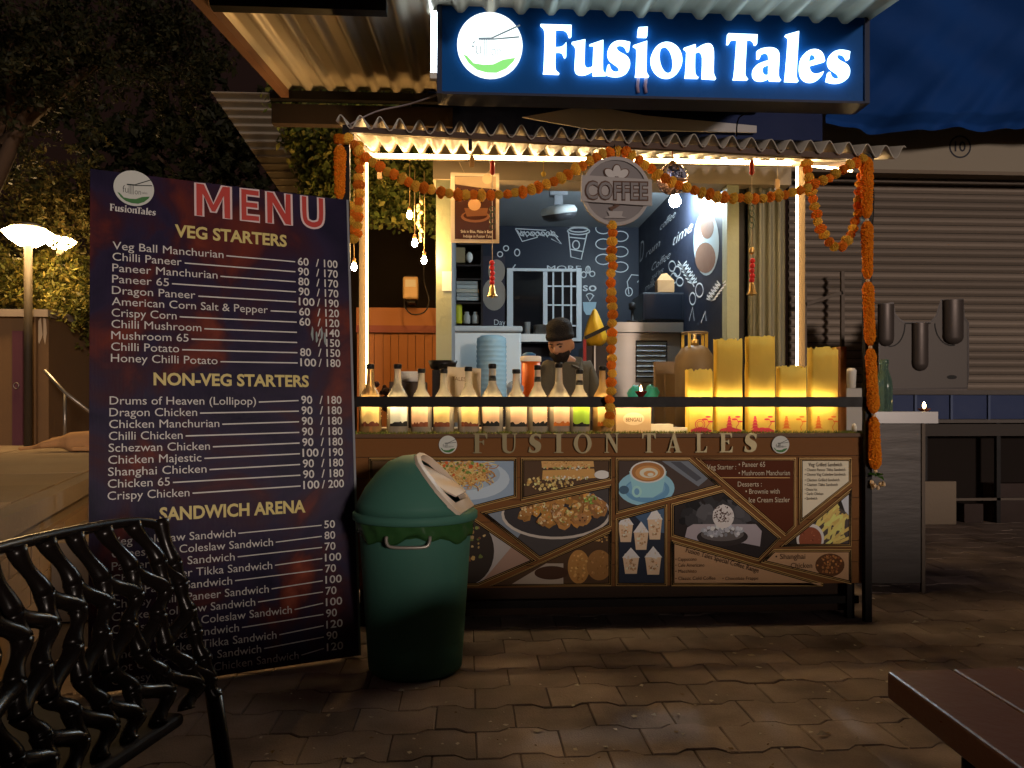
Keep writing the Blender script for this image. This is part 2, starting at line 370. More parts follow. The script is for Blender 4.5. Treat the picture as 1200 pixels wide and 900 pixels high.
for k, (dist, x, y, odd) in enumerate(cells):
    me, vs, fs = kinds[0 if odd else 1]; z = random.uniform(-.003, .002); t = (random.gauss(0, .006), random.gauss(0, .006), random.gauss(0, .004))
    if k < 300: piece('paver', me, paving, (x, y, z), t)
    else: rest.add([Vector(v) + Vector((x, y, z)) for v in vs], fs)
tag(rest.obj('far_pavers', m_paver, paving), kind='stuff')

# litter: scraps of paper and dry leaf crumbs trodden over the paving
lit = MB()
for k in range(420):
    p = PZ(random.uniform(300, 1200), random.uniform(640, 905)); s = random.choice((.004, .005, .006, .007, .012))
    if random.random() < .04: s = .02
    a = random.uniform(0, 6.28); lit.col = random.choice(((.5, .45, .36), (.42, .36, .27), (.2, .13, .06), (.6, .55, .48)))
    lit.add([(p.x + s * math.cos(a + q) * random.uniform(.5, 1.2), p.y + s * math.sin(a + q) * random.uniform(.5, 1.2), random.uniform(.002, .007)) for q in (0, 1.4, 3, 4.6)], [(0, 1, 2, 3)])
for (px, py) in ((963, 863), (1073, 731), (1140, 608), (1150, 612), (1180, 600)):
    p = PZ(px, py); lit.col = (.62, .57, .5); lit.add([(p.x - .022, p.y, .004), (p.x, p.y - .01, .012), (p.x + .025, p.y + .004, .006), (p.x + .004, p.y + .014, .016)], [(0, 1, 2, 3)])
o = lit.obj('litter', mat('paper scraps', attr=True, rough=.9)); o['kind'] = 'stuff'; o['label'] = 'pale scraps and crumbs of litter scattered on the paving'; o['category'] = 'litter'

# ---- raised platform on the left with a block-built face and steps
ZP = .68
eA, eB = PZ(0, 603, ZP), PZ(105, 556, ZP); dirE = (eB - eA).normalized(); E0 = eA - dirE * 1.6; E1 = eA + dirE * 14
out = Vector((dirE.y, -dirE.x, 0))
pf = MB(); pts = [E0, E1, E1 + Vector((-22, 0, 0)), E0 + Vector((-14, 0, 0))]
pf.add([(p.x, p.y, -.03) for p in pts] + [(p.x, p.y, ZP) for p in pts], [(4, 5, 6, 7), (0, 4, 7, 3), (0, 1, 5, 4), (1, 2, 6, 5)])
platform = structure(pf, 'platform', m_conc)
bl = MB(); bl.box((0, 0, 0), (.36, .05, .094)); bme = bl.mesh('block'); bme.materials.append(mat('sand block', (.3, .2, .12), .85, var=.6, vscale=9, bump=.4, bscale=40))
ang = math.atan2(dirE.y, dirE.x)
for r in range(5):
    for k in range(16):
        s = -1.3 + k * .37 + (.18 if r % 2 else 0); p = E0 + dirE * (1.6 + s) + out * (.012 + random.uniform(-.004, .004))
        piece('block', bme, platform, (p.x, p.y, .05 + r * .1), (0, 0, ang))
cp = MB(); cp.bar(E0 + Vector((0, 0, -.045)) + out * .012, E1 + Vector((0, 0, -.045)) + out * .012, .09, .1); cp.obj('coping', m_conc, platform)
slab = MB(); slab.box((0, 0, 0), (.9, 1.2, .012)); sme_ = slab.mesh('slab'); sme_.materials.append(mat('worn slab', (.36, .27, .185), .8, var=.7, vscale=2.4, bump=.3, bscale=20, detail=9, orand=.3))
inn = -out
for i_ in range(11):
    for j_ in range(5):
        c_ = E0 + dirE * (.2 + .91 * i_ + .45) + inn * (.045 + .61 + 1.21 * j_); piece('slab', sme_, platform, (c_.x, c_.y, ZP + .003 + random.uniform(-.002, .002)), (random.gauss(0, .001), random.gauss(0, .001), ang))
for (s, h, wd) in ((1.25, .42, .9), (1.45, .22, 1.2)):
    st = MB(); c = E0 + dirE * (1.6 + s) + out * (.3 if h < .3 else .16); st.box((c.x, c.y, h / 2), (wd, .3, h), Matrix.Rotation(ang, 3, 'Z')); st.obj('step', m_conc, platform)

# ---- shop row behind the stall
YF, YB = 5.3, 8.1
xL0, xL1 = P(511, 300, YF).x, P(529, 300, YF).x
xR0, xR1 = P(852, 300, YF).x, P(866, 300, YF).x
ZL = P(700, 214, YF).z                       # underside of the lintel
ZC = 3.05
m_green = mat('peeling green paint', (.3, .36, .28), .6, var=.75, vscale=7, col2=(.16, .13, .07), bump=.4, bscale=25, detail=9)
m_cream = mat('cream emulsion', (.36, .31, .24), .7, var=.4, vscale=3, detail=7)
m_board = mat('chalkboard wallpaper', (.022, .026, .042), .42, var=.3, vscale=5)
m_navy = mat('navy fascia cloth', (.022, .035, .11), .75, var=.5, vscale=3, bump=.5, bscale=9)
shop = thing('shop_unit', 'open shop kitchen with dark chalk drawn walls behind the stall', 'shop', ((xL0 + xR1) / 2, YF, 0))
def wallbox(name, a, b, m, par): x = MB(); x.bb(a, b); return x.obj(name, m, par)
wallbox('pillar', (xL0, YF, 0), (xL1, YF + .18, ZL), m_green, shop)
wallbox('pillar', (xR0, YF, 0), (xR1, YF + .1, ZL), m_green, shop)
wallbox('lintel', (xL0 - .02, YF - .02, ZL), (P(926, 300, YF).x, YF + .22, 3.0), m_cream, shop)
wallbox('back_wall', (xL0 - .9, YB, 0), (xR0 + .1, YB + .1, ZC), m_board, shop)
wallbox('side_wall', (xR0 + .002, YF + .1, 0), (xR0 + .1, YB, ZC), m_board, shop)
wallbox('side_wall', (xL0 + .02, YF + .18, 0), (xL0 + .1, YB, ZC), mat('grey distemper', (.25, .26, .27), .7, var=.4, vscale=4), shop)
wallbox('ceiling', (xL0, YF + .22, ZC), (xR0 + .1, YB + .1, ZC + .1), mat('ceiling paint', (.3, .32, .34), .6, var=.3, vscale=3), shop)
wallbox('floor', (xL0, YF - .6, .0), (xR0, YB, .02), m_conc, shop)
z_ = P(640, 262, YB).z
wallbox('duct', (P(588, 240, YB).x, YB - .5, P(640, 236, YB - .5).z), (P(748, 240, YB).x - .02, YB - .005, P(640, 222, YB - .5).z), mat('galvanised duct', (.24, .26, .29), .4, .6, var=.4, vscale=5), shop)
# upper fascia with tarpaulin coloured cloth
wallbox('fascia', (xL0 - .05, YF - .05, 3.0), (P(960, 300, YF).x, YF + .2, 4.6), m_navy, shop)
fl = front(YF - .08); g = MB(); g.flat(fl, [fl.px(x, y) for x, y in ((612, 138), (690, 124), (755, 136), (886, 148), (886, 156), (690, 152))], 0, .012)
g.obj('gable_sheet', mat('pale sheet', (.5, .5, .52), .6, var=.3, vscale=4), shop)

# neighbouring unit: rolled down shutter, number 10
unit = thing('shutter_unit', 'neighbouring shop closed by a brown ribbed roller shutter, numbered 10', 'shop', (P(1080, 300, 8.2).x, 8.2, 0))
YU = 8.2; YS = YU + .14
zt, zb = P(1080, 206, YS).z, .02
xs0, xs1 = P(925, 300, YS).x, P(925, 300, YS).x + 4.0
sh = MB(); sh.bb((xs0, YS + .03, zb), (xs1, YS + .05, zt)); shutter = sh.obj('shutter', mat('shutter steel', (.06, .05, .04), .6, .1, var=.6, vscale=3, stretch=(1, 1, 3), detail=8), unit)
sl = MB(); ns = 7; pr = [(-.045 * math.sin(math.pi * i / (ns - 1)), i / (ns - 1) * .08) for i in range(ns)]
for i in range(ns - 1):
    (y0, z0), (y1, z1) = pr[i], pr[i + 1]; sl.add([(0, y0 * .6, z0), (xs1 - xs0, y0 * .6, z0), (xs1 - xs0, y1 * .6, z1), (0, y1 * .6, z1)], [(0, 1, 2, 3)], True)
sme = sl.mesh('slat'); sme.materials.append(mat('shutter slat steel', (.36, .3, .25), .5, .2, var=.7, vscale=2.2, col2=(.1, .065, .045), stretch=(1, 1, 2), detail=10, orand=.3, bump=.2, bscale=4))
bs = base_of(shutter)
k = 0; z = zb
while z < zt - .04:
    piece('slat', sme, shutter, Vector((xs0, YS + .028 + random.uniform(-.002, .002), z)) - bs); z += .088
wallbox('header_beam', (xs0 - .4, YU - .06, P(1100, 203, YU - .06).z), (xs1 + .4, YU + .17, P(1100, 120, YU).z), m_cream, unit)
hb = front(YU - .06); bd = MB(); c = hb.px(1125, 172); r_ = hb.px(1137, 172)[0] - c[0]
bd.stroke(hb, circ(*c, r_, r_), .018, .002, True); put_text(bd, hb, '10', c[0], c[1] - .05, height=.11, align='c', d=.003, offset=.012)
bd.obj('unit_number', mat('number paint', (.03, .03, .04), .6), unit)
wallbox('ledge', (xs0 - .4, YU - .2, P(1100, 205, YU - .1).z - .02), (xs1 + .4, YU - .062, P(1100, 203, YU - .1).z), m_conc, unit)
cw = MB(); xa, xb = P(880, 300, YF).x, P(925, 300, YF).x; n = 40
for i in range(n):
    x0, x1 = xa + (xb - xa) * i / n, xa + (xb - xa) * (i + 1) / n; f = lambda i: .02 * math.copysign(abs(math.sin(i * .62)) ** .5, math.sin(i * .62))
    cw.add([(x0, YF + .06 - f(i), 0), (x1, YF + .06 - f(i + 1), 0), (x1, YF + .06 - f(i + 1), ZL), (x0, YF + .06 - f(i), ZL)], [(0, 1, 2, 3)], True)
cw.obj('folded_side_cladding', mat('grey green cladding', (.2, .2, .155), .5, .1, var=.5, vscale=4, stretch=(1, 1, .3)), unit)
wallbox('gap_shade_strip', (xR1 + .002, YF + .1, 0), (xa, YF + .16, ZL), m_black, unit)  # black strip painting in the shade of the gap beside the pillar
wallbox('lane_wall', (P(926, 300, YF).x - .1, YF + .2, 0), (P(926, 300, YF).x, YU + .1, 3.0), m_cream, unit)
# framework of thin angle iron standing before the shutter
ir = MB(); Yi = YS - .2
for a, b in (((943, 335), (943, 615)), ((987, 318), (987, 615)), ((943, 357), (987, 343))):
    ir.bar(P(*a, Yi), P(*b, Yi), .035)
solo(ir, 'angle_iron_frame', mat('dull iron', (.1, .08, .065), .6, .5), 'thin grey angle iron frame standing before the closed shutter', 'metal frame')

# ---- corrugated awning high over the stall (slopes down to the front) and the side awning
def corr(mb, o, U, V, nu, pitch, amp, nv=1, kind='sin', per=10):
    """corrugated sheet: U across the ribs, V along them"""
    o, U, V = Vector(o), Vector(U), Vector(V); n = U.cross(V).normalized(); L = U.length; k = max(2, int(L / pitch * per))
    vs = []
    for j in range(nv + 1):
        for i in range(k + 1):
            s = L * i / k; ph = s / pitch * 2 * math.pi
            h = math.sin(ph) if kind == 'sin' else max(-1, min(1, 2.2 * math.sin(ph) - .9))
            vs.append(o + U * (i / k) + V * (j / nv) + n * (h * amp))
    return mb.add(vs, [(j * (k + 1) + i, j * (k + 1) + i + 1, (j + 1) * (k + 1) + i + 1, (j + 1) * (k + 1) + i) for j in range(nv) for i in range(k)], True)
m_sheet = mat('weathered tin sheet', (.42, .36, .28), .42, .35, var=.5, vscale=2.5, stretch=(3, .6, 1), detail=8)
aw_z = lambda Y: 3.26 - .14 * (5.25 - Y)
aw = thing('corrugated_awning', 'large ribbed tin awning sloping over the lit sign, on dark beams', 'awning', (-1.23, 5.25, 0))
s1 = MB(); corr(s1, (-1.23, 5.25, aw_z(5.25)), (3.2, 0, 0), (0, -2.1, -.14 * 2.1), 0, .145, .016, 2, 'box', 14); s1.obj('roof_sheet', m_sheet, aw)
for Y, a, b in ((3.58, -1.16, -.37), (5.2, -1.3, 2.0)):
    q = MB(); q.bb((a, Y - .03, aw_z(Y) - .075), (b, Y + .03, aw_z(Y) - .02)); q.obj('purlin', m_black, aw)
q = MB(); q.bar((-1.2, 5.2, aw_z(5.2) - .04), (-1.2, 3.2, aw_z(3.2) - .04), .05, .05); q.obj('rafter', mat('rust brown steel', (.16, .08, .05), .6, .3), aw)
q = MB(); q.bb((-1.3, 5.22, aw_z(5.2) - .22), (-.1, 5.29, aw_z(5.2) - .09)); q.obj('wall_plate', mat('dark timber', (.05, .035, .028), .7), aw)
sa = MB()
t0, t1, b0, b1 = P(247, 107, 6.5), P(333, 109, 6.5), P(329, 226, 7.1), P(372, 226, 7.1)
n = 17 * 10
vs = []
for j in range(n + 1):
    # rows stepping back by even depth, ribs parallel to the shop front
    f = j / n; a = t0.lerp(b0, f); b = t1.lerp(b1, f); h = .03 * math.sin(f * 13 * 2 * math.pi); vs += [a + Vector((0, -h, 0)), b + Vector((.3, -h, 0))]
sa.add(vs, [(2 * j, 2 * j + 1, 2 * j + 3, 2 * j + 2) for j in range(n)], True)
solo(sa, 'side_awning', m_sheet, 'smaller ribbed tin sheet jutting out left of the ivy', 'awning')
sp = MB(); sp.tube([(t1.x + .12, 7.2, ZP * 0), (t1.x + .12, 7.2, 3.5)], .03); solo(sp, 'awning_post', m_black, 'dark slim post under the smaller tin sheet beside the ivy', 'post')

# ---- lit sign
YSG = 3.7; sg = front(YSG)
def sgp(x, y): return sg.px(x, y)
a, b = sgp(515, 108), sgp(1015, 14)
sign = thing('shop_sign', 'long blue box sign with lit white serif letters and round logo above the canopy', 'sign', ((a[0] + b[0]) / 2, YSG + .1, a[1]))
q = MB(); q.bb((a[0], YSG, a[1]), (b[0], YSG + .14, b[1])); q.obj('sign_box', mat('blue acrylic face', (.009, .09, .34), .28, spec=.08, var=.2, vscale=3), sign)
for s in (0, 1):
    q = MB(); x = (a[0], b[0])[s]; q.bb((x - .012, YSG - .012, a[1] - .01), (x + .012, YSG + .13, b[1])); q.obj('frame', mat('sign frame', (.03, .04, .08), .5), sign)
q = MB(); q.bb((a[0] + .013, YSG - .012, a[1] - .012), (b[0] - .013, YSG + .13, a[1])); q.obj('frame', MATS['sign frame'], sign)
m_lit = mat('backlit acrylic letter', (.9, .95, 1), .4, emit=(.6, .9, 1), es=1.3)
letters = [('F', 0), ('u', 0), ('s', 0), ('i', 0), ('o', 0), ('n', 0), ('T', 1), ('a', 1), ('l', 1), ('e', 1), ('s', 2)]
for ch, w_ in letters:
    q = MB(); loops = []
    for lp in GL[ch]:
        pts = chaikin(lp)
        if w_ == 2: pts = [(x * .965 + 480, y * .92 + 80) for x, y in pts]
        loops.append([sgp((810 if w_ else 630) + x / 6, 20 + y / 6) for x, y in pts])
    glyph(q, sg, loops, .004, .02); q.obj('letter', m_lit, sign)
def logo(par, pl, c, r, m_disc, m_hill, m_ink, t=.012, letters=True, m_ink2=None):
    q = MB(); q.flat(pl, circ(*c, r, r, 40), .003, t); disc = q.obj('logo_disc', m_disc, par); z = .003 + t + .001
    q = MB(); hill = [(-.82, -.32), (-.7, -.36), (-.5, -.58), (-.2, -.62), (.1, -.6), (.4, -.45), (.78, -.38), (.72, -.5), (.5, -.72), (.2, -.86), (-.1, -.86), (-.4, -.78), (-.65, -.58)]
    q.flat(pl, [(c[0] + x * r, c[1] + y * r) for x, y in hill], z); q.obj('green_hill', m_hill, disc)
    q = MB()
    for A in (((-.35, .18), (.05, .2), (.92, .62)), ((-.35, .16), (.1, .17), (.9, .26))): q.stroke(pl, [(c[0] + x * r, c[1] + y * r) for x, y in A], .05 * r, z)
    for x in (-.24, -.17, -.1, -.03): q.stroke(pl, [(c[0] + x * r, c[1] + .17 * r), (c[0] + x * r, c[1] - .36 * r)], .022 * r, z)
    put_text(q, pl, 'fu', c[0] - .56 * r, c[1] - .3 * r, width=.28 * r, height=.4 * r, d=z + .0004, offset=-.012)
    put_text(q, pl, 'on', c[0] + .04 * r, c[1] - .34 * r, width=.3 * r, height=.34 * r, d=z + .0004, offset=-.012)
    put_text(q, pl, 'tales', c[0] + .38 * r, c[1] - .26 * r, width=.28 * r, height=.13 * r, d=z + .0004, offset=-.01)
    q.obj('chopstick_mark', m_ink, disc); return disc
c = sgp(574, 55); r_ = sgp(612, 55)[0] - c[0]
logo(sign, sg, c, r_, mat('backlit white disc', (.9, .95, 1), .4, emit=(.85, .97, .95), es=.55), mat('backlit green', (.2, .6, .1), .4, emit=(.25, .75, .22), es=.3), mat('grey ink on lit disc', (.25, .3, .35), .5, emit=(.3, .38, .42), es=.16), .02)
for px in (748, 757):
    q = MB(); q.tube([P(px, 92, YSG - .01), P(px - 1, 101, YSG - .012), P(px, 109, YSG - .01)], .008, 6); q.obj('wire_end', mat('purple wire', (.4, .3, .45), .4), sign)
tl = thing('tube_light', 'short bright white tube light left of the blue sign', 'light', P(508, 90, YSG + .03))
q = MB(); q.tube([P(508, 88, YSG), P(509, 14, YSG)], .014, 8); q.obj('tube', mat('white tube', (1, 1, 1), .3, emit=(.75, .9, 1), es=6), tl)
for y in (90, 11):
    q = MB(); p = P(508, y, YSG); q.bb(p - Vector((.016, .016, .014)), p + Vector((.016, .016, .014))); q.obj('end_cap', m_white, tl)
q = MB(); p0, p1 = P(508, 92, YSG + .03), P(509, 10, YSG + .03); q.bb(p0 - Vector((.012, .008, 0)), p1 + Vector((.012, .01, 0))); q.obj('batten', m_white, tl)

# ---- blue tarpaulin over the neighbouring unit
tp = MB(); nx, nz = 150, 50; a, b = P(972, 141, 7.6), P(972, 141, 7.6) + Vector((5.2, 0, 0)); vs = []
rnd = [random.uniform(0, 6.28) for _ in range(8)]
for j in range(nz + 1):
    for i in range(nx + 1):
        u, v = i / nx, j / nz; x = a.x + (b.x - a.x) * u; z = a.z - .05 * math.sin(u * 9) + 1.9 * v
        y = 7.6 + .07 * math.sin(u * 23 + 4 * v + rnd[0]) * (1 - .6 * v) + .04 * math.sin(u * 61 - 15 * v + rnd[1]) * (1 - v) ** 2 + .015 * math.sin(u * 105 - 40 * v + rnd[3]) * (1 - v) ** 2 + .02 * math.sin((u * 1.3 + v) * 22 + rnd[2]) - .4 * v * v
        if v < .06: y += .12
        vs.append((x, y, z))
tp.add(vs, [(j * (nx + 1) + i, j * (nx + 1) + i + 1, (j + 1) * (nx + 1) + i + 1, (j + 1) * (nx + 1) + i) for j in range(nz) for i in range(nx)], True)
tp = solo(tp, 'tarpaulin', mat('blue tarpaulin', (.011, .055, .23), .6, spec=.03, bump=.25, bscale=12), 'blue wrinkled tarpaulin hanging right of the lit sign', 'tarpaulin')
# ================================================================== THE STALL
YC = 4.03; fc = front(YC)
def C(x, y): return fc.px(x, y)
xl, xr = C(414, 600)[0], C(1012, 600)[0]; ztop = .985; zbot = .2
m_wood = mat('brown plank print', (.3, .13, .042), .5, spec=.06, var=.9, vscale=4, col2=(.07, .03, .012), stretch=(.5, 1, 7), bump=.15, bscale=30, detail=9)
stall = thing('food_stall', 'wooden food stall counter with picture panels under a corrugated canopy', 'food stall', ((xl + xr) / 2, YC + .3, 0))
q = MB(); q.bb((xl, YC - .008, ztop), (xr, YC + .62, ztop + .02)); q.obj('counter_top', mat('worn counter board', (.16, .09, .05), .5, var=.5), stall)
q = MB(); q.bb((xl + .01, YC + .014, zbot), (xr - .01, YC + .6, ztop)); q.bb((xl + .02, YC + .1, .03), (xr - .02, YC + .58, zbot - .001)); q.obj('counter_body', mat('counter carcass', (.05, .03, .02), .7), stall)  # second, lower box added to darken the gap under the counter
zz = [zbot, .315, .43, .545, .66, .775, .885, ztop - .002]
for i in range(7):
    q = MB(); q.bb((xl, YC + random.uniform(0, .002), zz[i] + .0015), (xr, YC + .014, zz[i + 1] - .0015)); q.obj('plank', m_wood, stall)
for (x, y) in ((xl + .05, YC + .06), (xr - .05, YC + .06), (xl + .05, YC + .55), (xr - .05, YC + .55)):
    q = MB(); q.bb((x - .02, y - .02, 0), (x + .02, y + .02, zbot)); q.obj('leg', m_black, stall)
q = MB(); q.bb((xl, YC + .05, .08), (xr, YC + .09, .12)); q.obj('bottom_rail', m_black, stall)
# artificial grass strip on the counter edge: tufts of blades
tf = MB()
for k in range(5200):
    x = random.uniform(xl, xr - .01); y = YC + random.uniform(-.006, .12); h = random.uniform(.008, .02); dx, dy = random.gauss(0, .006), random.gauss(0, .006)
    tf.col = random.choice(((.1, .14, .02), (.16, .17, .03), (.2, .17, .03), (.07, .1, .02)))
    tf.add([(x - .0016, y, ztop + .02), (x + .0016, y, ztop + .02), (x + dx, y + dy, ztop + .02 + h)], [(0, 1, 2)])
tag(tf.obj('artificial_grass', mat('plastic grass', attr=True, rough=.6), stall), kind='stuff')
# posts, rails, canopy frame
pL, pR = P(406, 400, YC - .02), P(1016, 400, YC - .02)
zfL, zfR, ZBK, YBK = P(405, 154, YC).z, P(1020, 187, YC).z, 2.74, 4.887
for p, z in ((pL, zfL), (pR, zfR)):
    q = MB(); q.bb((p.x - .018, p.y - .018, 0), (p.x + .018, p.y + .018, z + .02)); q.obj('post', m_black, stall)
q = MB(); q.bb((pL.x + .018, YC - .034, P(700, 477, YC).z), (pR.x - .018, YC - .004, P(700, 465, YC).z)); q.obj('front_bar', m_black, stall)
q = MB(); q.bar((pL.x - .01, YC - .02, zfL), (pR.x + .03, YC - .02, zfR), .03, .03); q.obj('front_beam', mat('brown angle iron', (.07, .045, .035), .55, .4), stall)
q = MB(); q.bar((pL.x + .02, YC + .02, zfL - .02), (pL.x + .02, YBK, ZBK - .02), .025, .025); q.obj('side_beam', MATS['brown angle iron'], stall)
q = MB(); q.bar((pR.x - .02, YC + .02, zfR - .02), (pR.x - .02, YBK, ZBK - .02), .025, .025); q.obj('side_beam', MATS['brown angle iron'], stall)
q = MB(); q.bb((pL.x, YBK + .012, ZBK - .03), (pR.x, YBK + .04, ZBK)); q.obj('rear_beam', m_cream, stall)
for px in (551, 717):
    f = (px - 405) / 615; z = zfL + (zfR - zfL) * f; p = P(px, 160, YC - .02)
    q = MB(); q.bb((p.x - .009, YC - .03, z - .07), (p.x + .009, YC - .012, z - .013)); q.obj('hanger', m_black, stall)
for xx in (P(429.5, 400, YBK).x - .03, P(937, 400, YBK).x + .03):
    q = MB(); q.bb((xx - .02, YBK + .03, 0), (xx + .02, YBK + .07, ZBK - .03)); q.obj('rear_post', mat('pale post', (.16, .12, .07), .6), stall)
cs = MB(); o0 = Vector((pL.x - .05, YC - .05, zfL + .035)); U = Vector((pR.x + .2 - o0.x, 0, (zfR - zfL) * 1.06)); k = int(U.length / .1 * 10); vs = []; NV = 4
for j in range(NV + 1):
    for i in range(k + 1):
        f, g = i / k, j / NV; a = o0 + U * f; bk = Vector((a.x, YBK + .16, ZBK + .08)); p = a.lerp(bk, g)
        ph = U.length * f / .102 * 2 * math.pi + .5 * math.sin(f * 12); vs.append(p + Vector((0, 0, .034 * math.sin(ph) + .004 * math.sin(f * 31))))
cs.add(vs, [(j * (k + 1) + i, j * (k + 1) + i + 1, (j + 1) * (k + 1) + i + 1, (j + 1) * (k + 1) + i) for j in range(NV) for i in range(k)], True)
cso = cs.obj('canopy_sheet', mat('grey cement sheet', (.5, .46, .4), .55, .1, var=.4, vscale=5, detail=7), stall)
so = cso.modifiers.new('thick', 'SOLIDIFY'); so.thickness = .005

# ---- warm LED strips
m_led = mat('warm LED strip', (1, .9, .7), .4, emit=(1, .68, .32), es=34)
m_led2 = mat('warm LED strip upright', (1, .9, .7), .4, emit=(1, .62, .26), es=9)
def led(a, b, label, wd=.012):
    q = MB(); q.bar(a, b, wd, wd); return solo(q, 'led_strip', m_led if wd > .0115 else m_led2, label, 'light strip', group='warm LED strips on the stall frame')
Yl = YBK - .004
kL, kR = P(430, 178, Yl), P(931, 190, Yl)
led((kL.x, Yl, ZBK - .015), (kR.x, Yl, ZBK - .015), 'long glowing LED strip along the rear edge of the canopy')
led((kR.x + .02, Yl - .02, ZBK - .03), (pR.x - .05, YC + .05, zfR - .045), 'glowing LED strip slanting from canopy rear to the right front post')
led((kL.x - .012, Yl - .02, ZBK - .03), (pL.x + .05, YC + .05, zfL - .045), 'glowing LED strip slanting from canopy rear to the left front post')
p = P(430, 430, Yl); led((p.x, Yl - .001, 1.15), (p.x, Yl - .001, ZBK - .04), 'upright glowing LED strip down the left rear post, beside the menu board', .011)
p = P(934, 430, Yl); led((p.x, Yl - .001, 1.15), (p.x, Yl - .001, ZBK - .04), 'upright glowing LED strip down the right rear post, behind the paper lanterns', .011)
zl_ = P(700, 471, YC).z; q = MB(); q.bb((pL.x + .02, YC - .004, zl_ + .014), (pR.x - .02, YC + .010, zl_ + .0165)); q.obj('strip_light_lip', m_black, stall)  # thin lip added above the strip to cut off its upward light
q = MB(); q.bb((pL.x + .03, YC, zl_ - .005), (pR.x - .14, YC + .005, zl_ + .004))
o = solo(q, 'led_strip', mat('bar LED strip', (1, .9, .7), .4, emit=(1, .72, .34), es=27), 'glowing LED strip on the back of the dark bar before the bottles', 'light strip', group='warm LED strips on the stall frame')

# ---- gilt capitals and two small logos on the top plank
m_gold = mat('antique gold letter', (.3, .25, .14), .4, .3, var=.3, vscale=20)
z0 = C(700, 530.5)[1]; hL = C(700, 506)[1] - z0
for ch, x0, x1 in (('F',554,571),('U',586,606),('S',619,634),('I',649,660),('O',672,693),('N',708,725),('T',752,768),('A',780,798),('L',814,828),('E',842,858),('S',871,886)):
    q = MB(); u0, u1 = C(x0, 525)[0], C(x1, 525)[0]; lp = [chaikin(l, 40) for l in CAPS[ch]]; mx = max(p[0] for l in lp for p in l)
    glyph(q, fc, [[(u0 + x / mx * (u1 - u0), z0 + y * hL * .93) for x, y in l] for l in lp], .0, .012); q.obj('letter', m_gold, stall)
m_lw, m_lg, m_li = mat('printed white', (.62, .64, .6), .5), mat('printed green', (.06, .2, .06), .5), mat('printed ink', (.02, .03, .03), .5)
for px in (525, 914): logo(stall, fc, C(px, 521), .047, m_lw, m_lg, m_li, .006)

# ---- picture panels: gilt border, dark ground, printed picture
m_print = mat('glossy print', attr=True, rough=.45, spec=.04, var=.22, vscale=60)
m_brd = mat('printed gilt line', (.4, .24, .08), .4, .2)
def lerp2(a, b, t): return (a[0] + (b[0] - a[0]) * t, a[1] + (b[1] - a[1]) * t)
def inset(poly, d):
    n = len(poly); out = []; A = sum(poly[i][0] * poly[(i + 1) % n][1] - poly[(i + 1) % n][0] * poly[i][1] for i in range(n)); s = 1 if A > 0 else -1
    for i in range(n):
        p0, p1, p2 = Vector(poly[i - 1]), Vector(poly[i]), Vector(poly[(i + 1) % n]); e1, e2 = (p1 - p0).normalized(), (p2 - p1).normalized()
        n1, n2 = Vector((-e1.y, e1.x)) * s, Vector((-e2.y, e2.x)) * s; k = d / max(.25, 1 + n1.dot(n2)); out.append(tuple(p1 + (n1 + n2) * k))
    return out
def inside(p, poly):
    r = False; n = len(poly)
    for i in range(n):
        a, b = poly[i], poly[i - 1]
        if (a[1] > p[1]) != (b[1] > p[1]) and p[0] < (b[0] - a[0]) * (p[1] - a[1]) / (b[1] - a[1]) + a[0]: r = not r
    return r
def clip(poly, win):
    """Sutherland-Hodgman: poly cut to the convex window win"""
    n = len(win); A = sum(win[i][0] * win[(i + 1) % n][1] - win[(i + 1) % n][0] * win[i][1] for i in range(n)); W = win if A > 0 else list(reversed(win)); out = list(poly)
    for i in range(n):
        a, b = W[i], W[(i + 1) % n]; f = lambda p: (b[0] - a[0]) * (p[1] - a[1]) - (b[1] - a[1]) * (p[0] - a[0]); src, out = out, []
        for j in range(len(src)):
            p, q_ = src[j - 1], src[j]; fp, fq = f(p), f(q_)
            if (fp >= 0) != (fq >= 0): out.append(lerp2(p, q_, fp / (fp - fq)))
            if fq >= 0: out.append(q_)
        if not out: return []
    return out
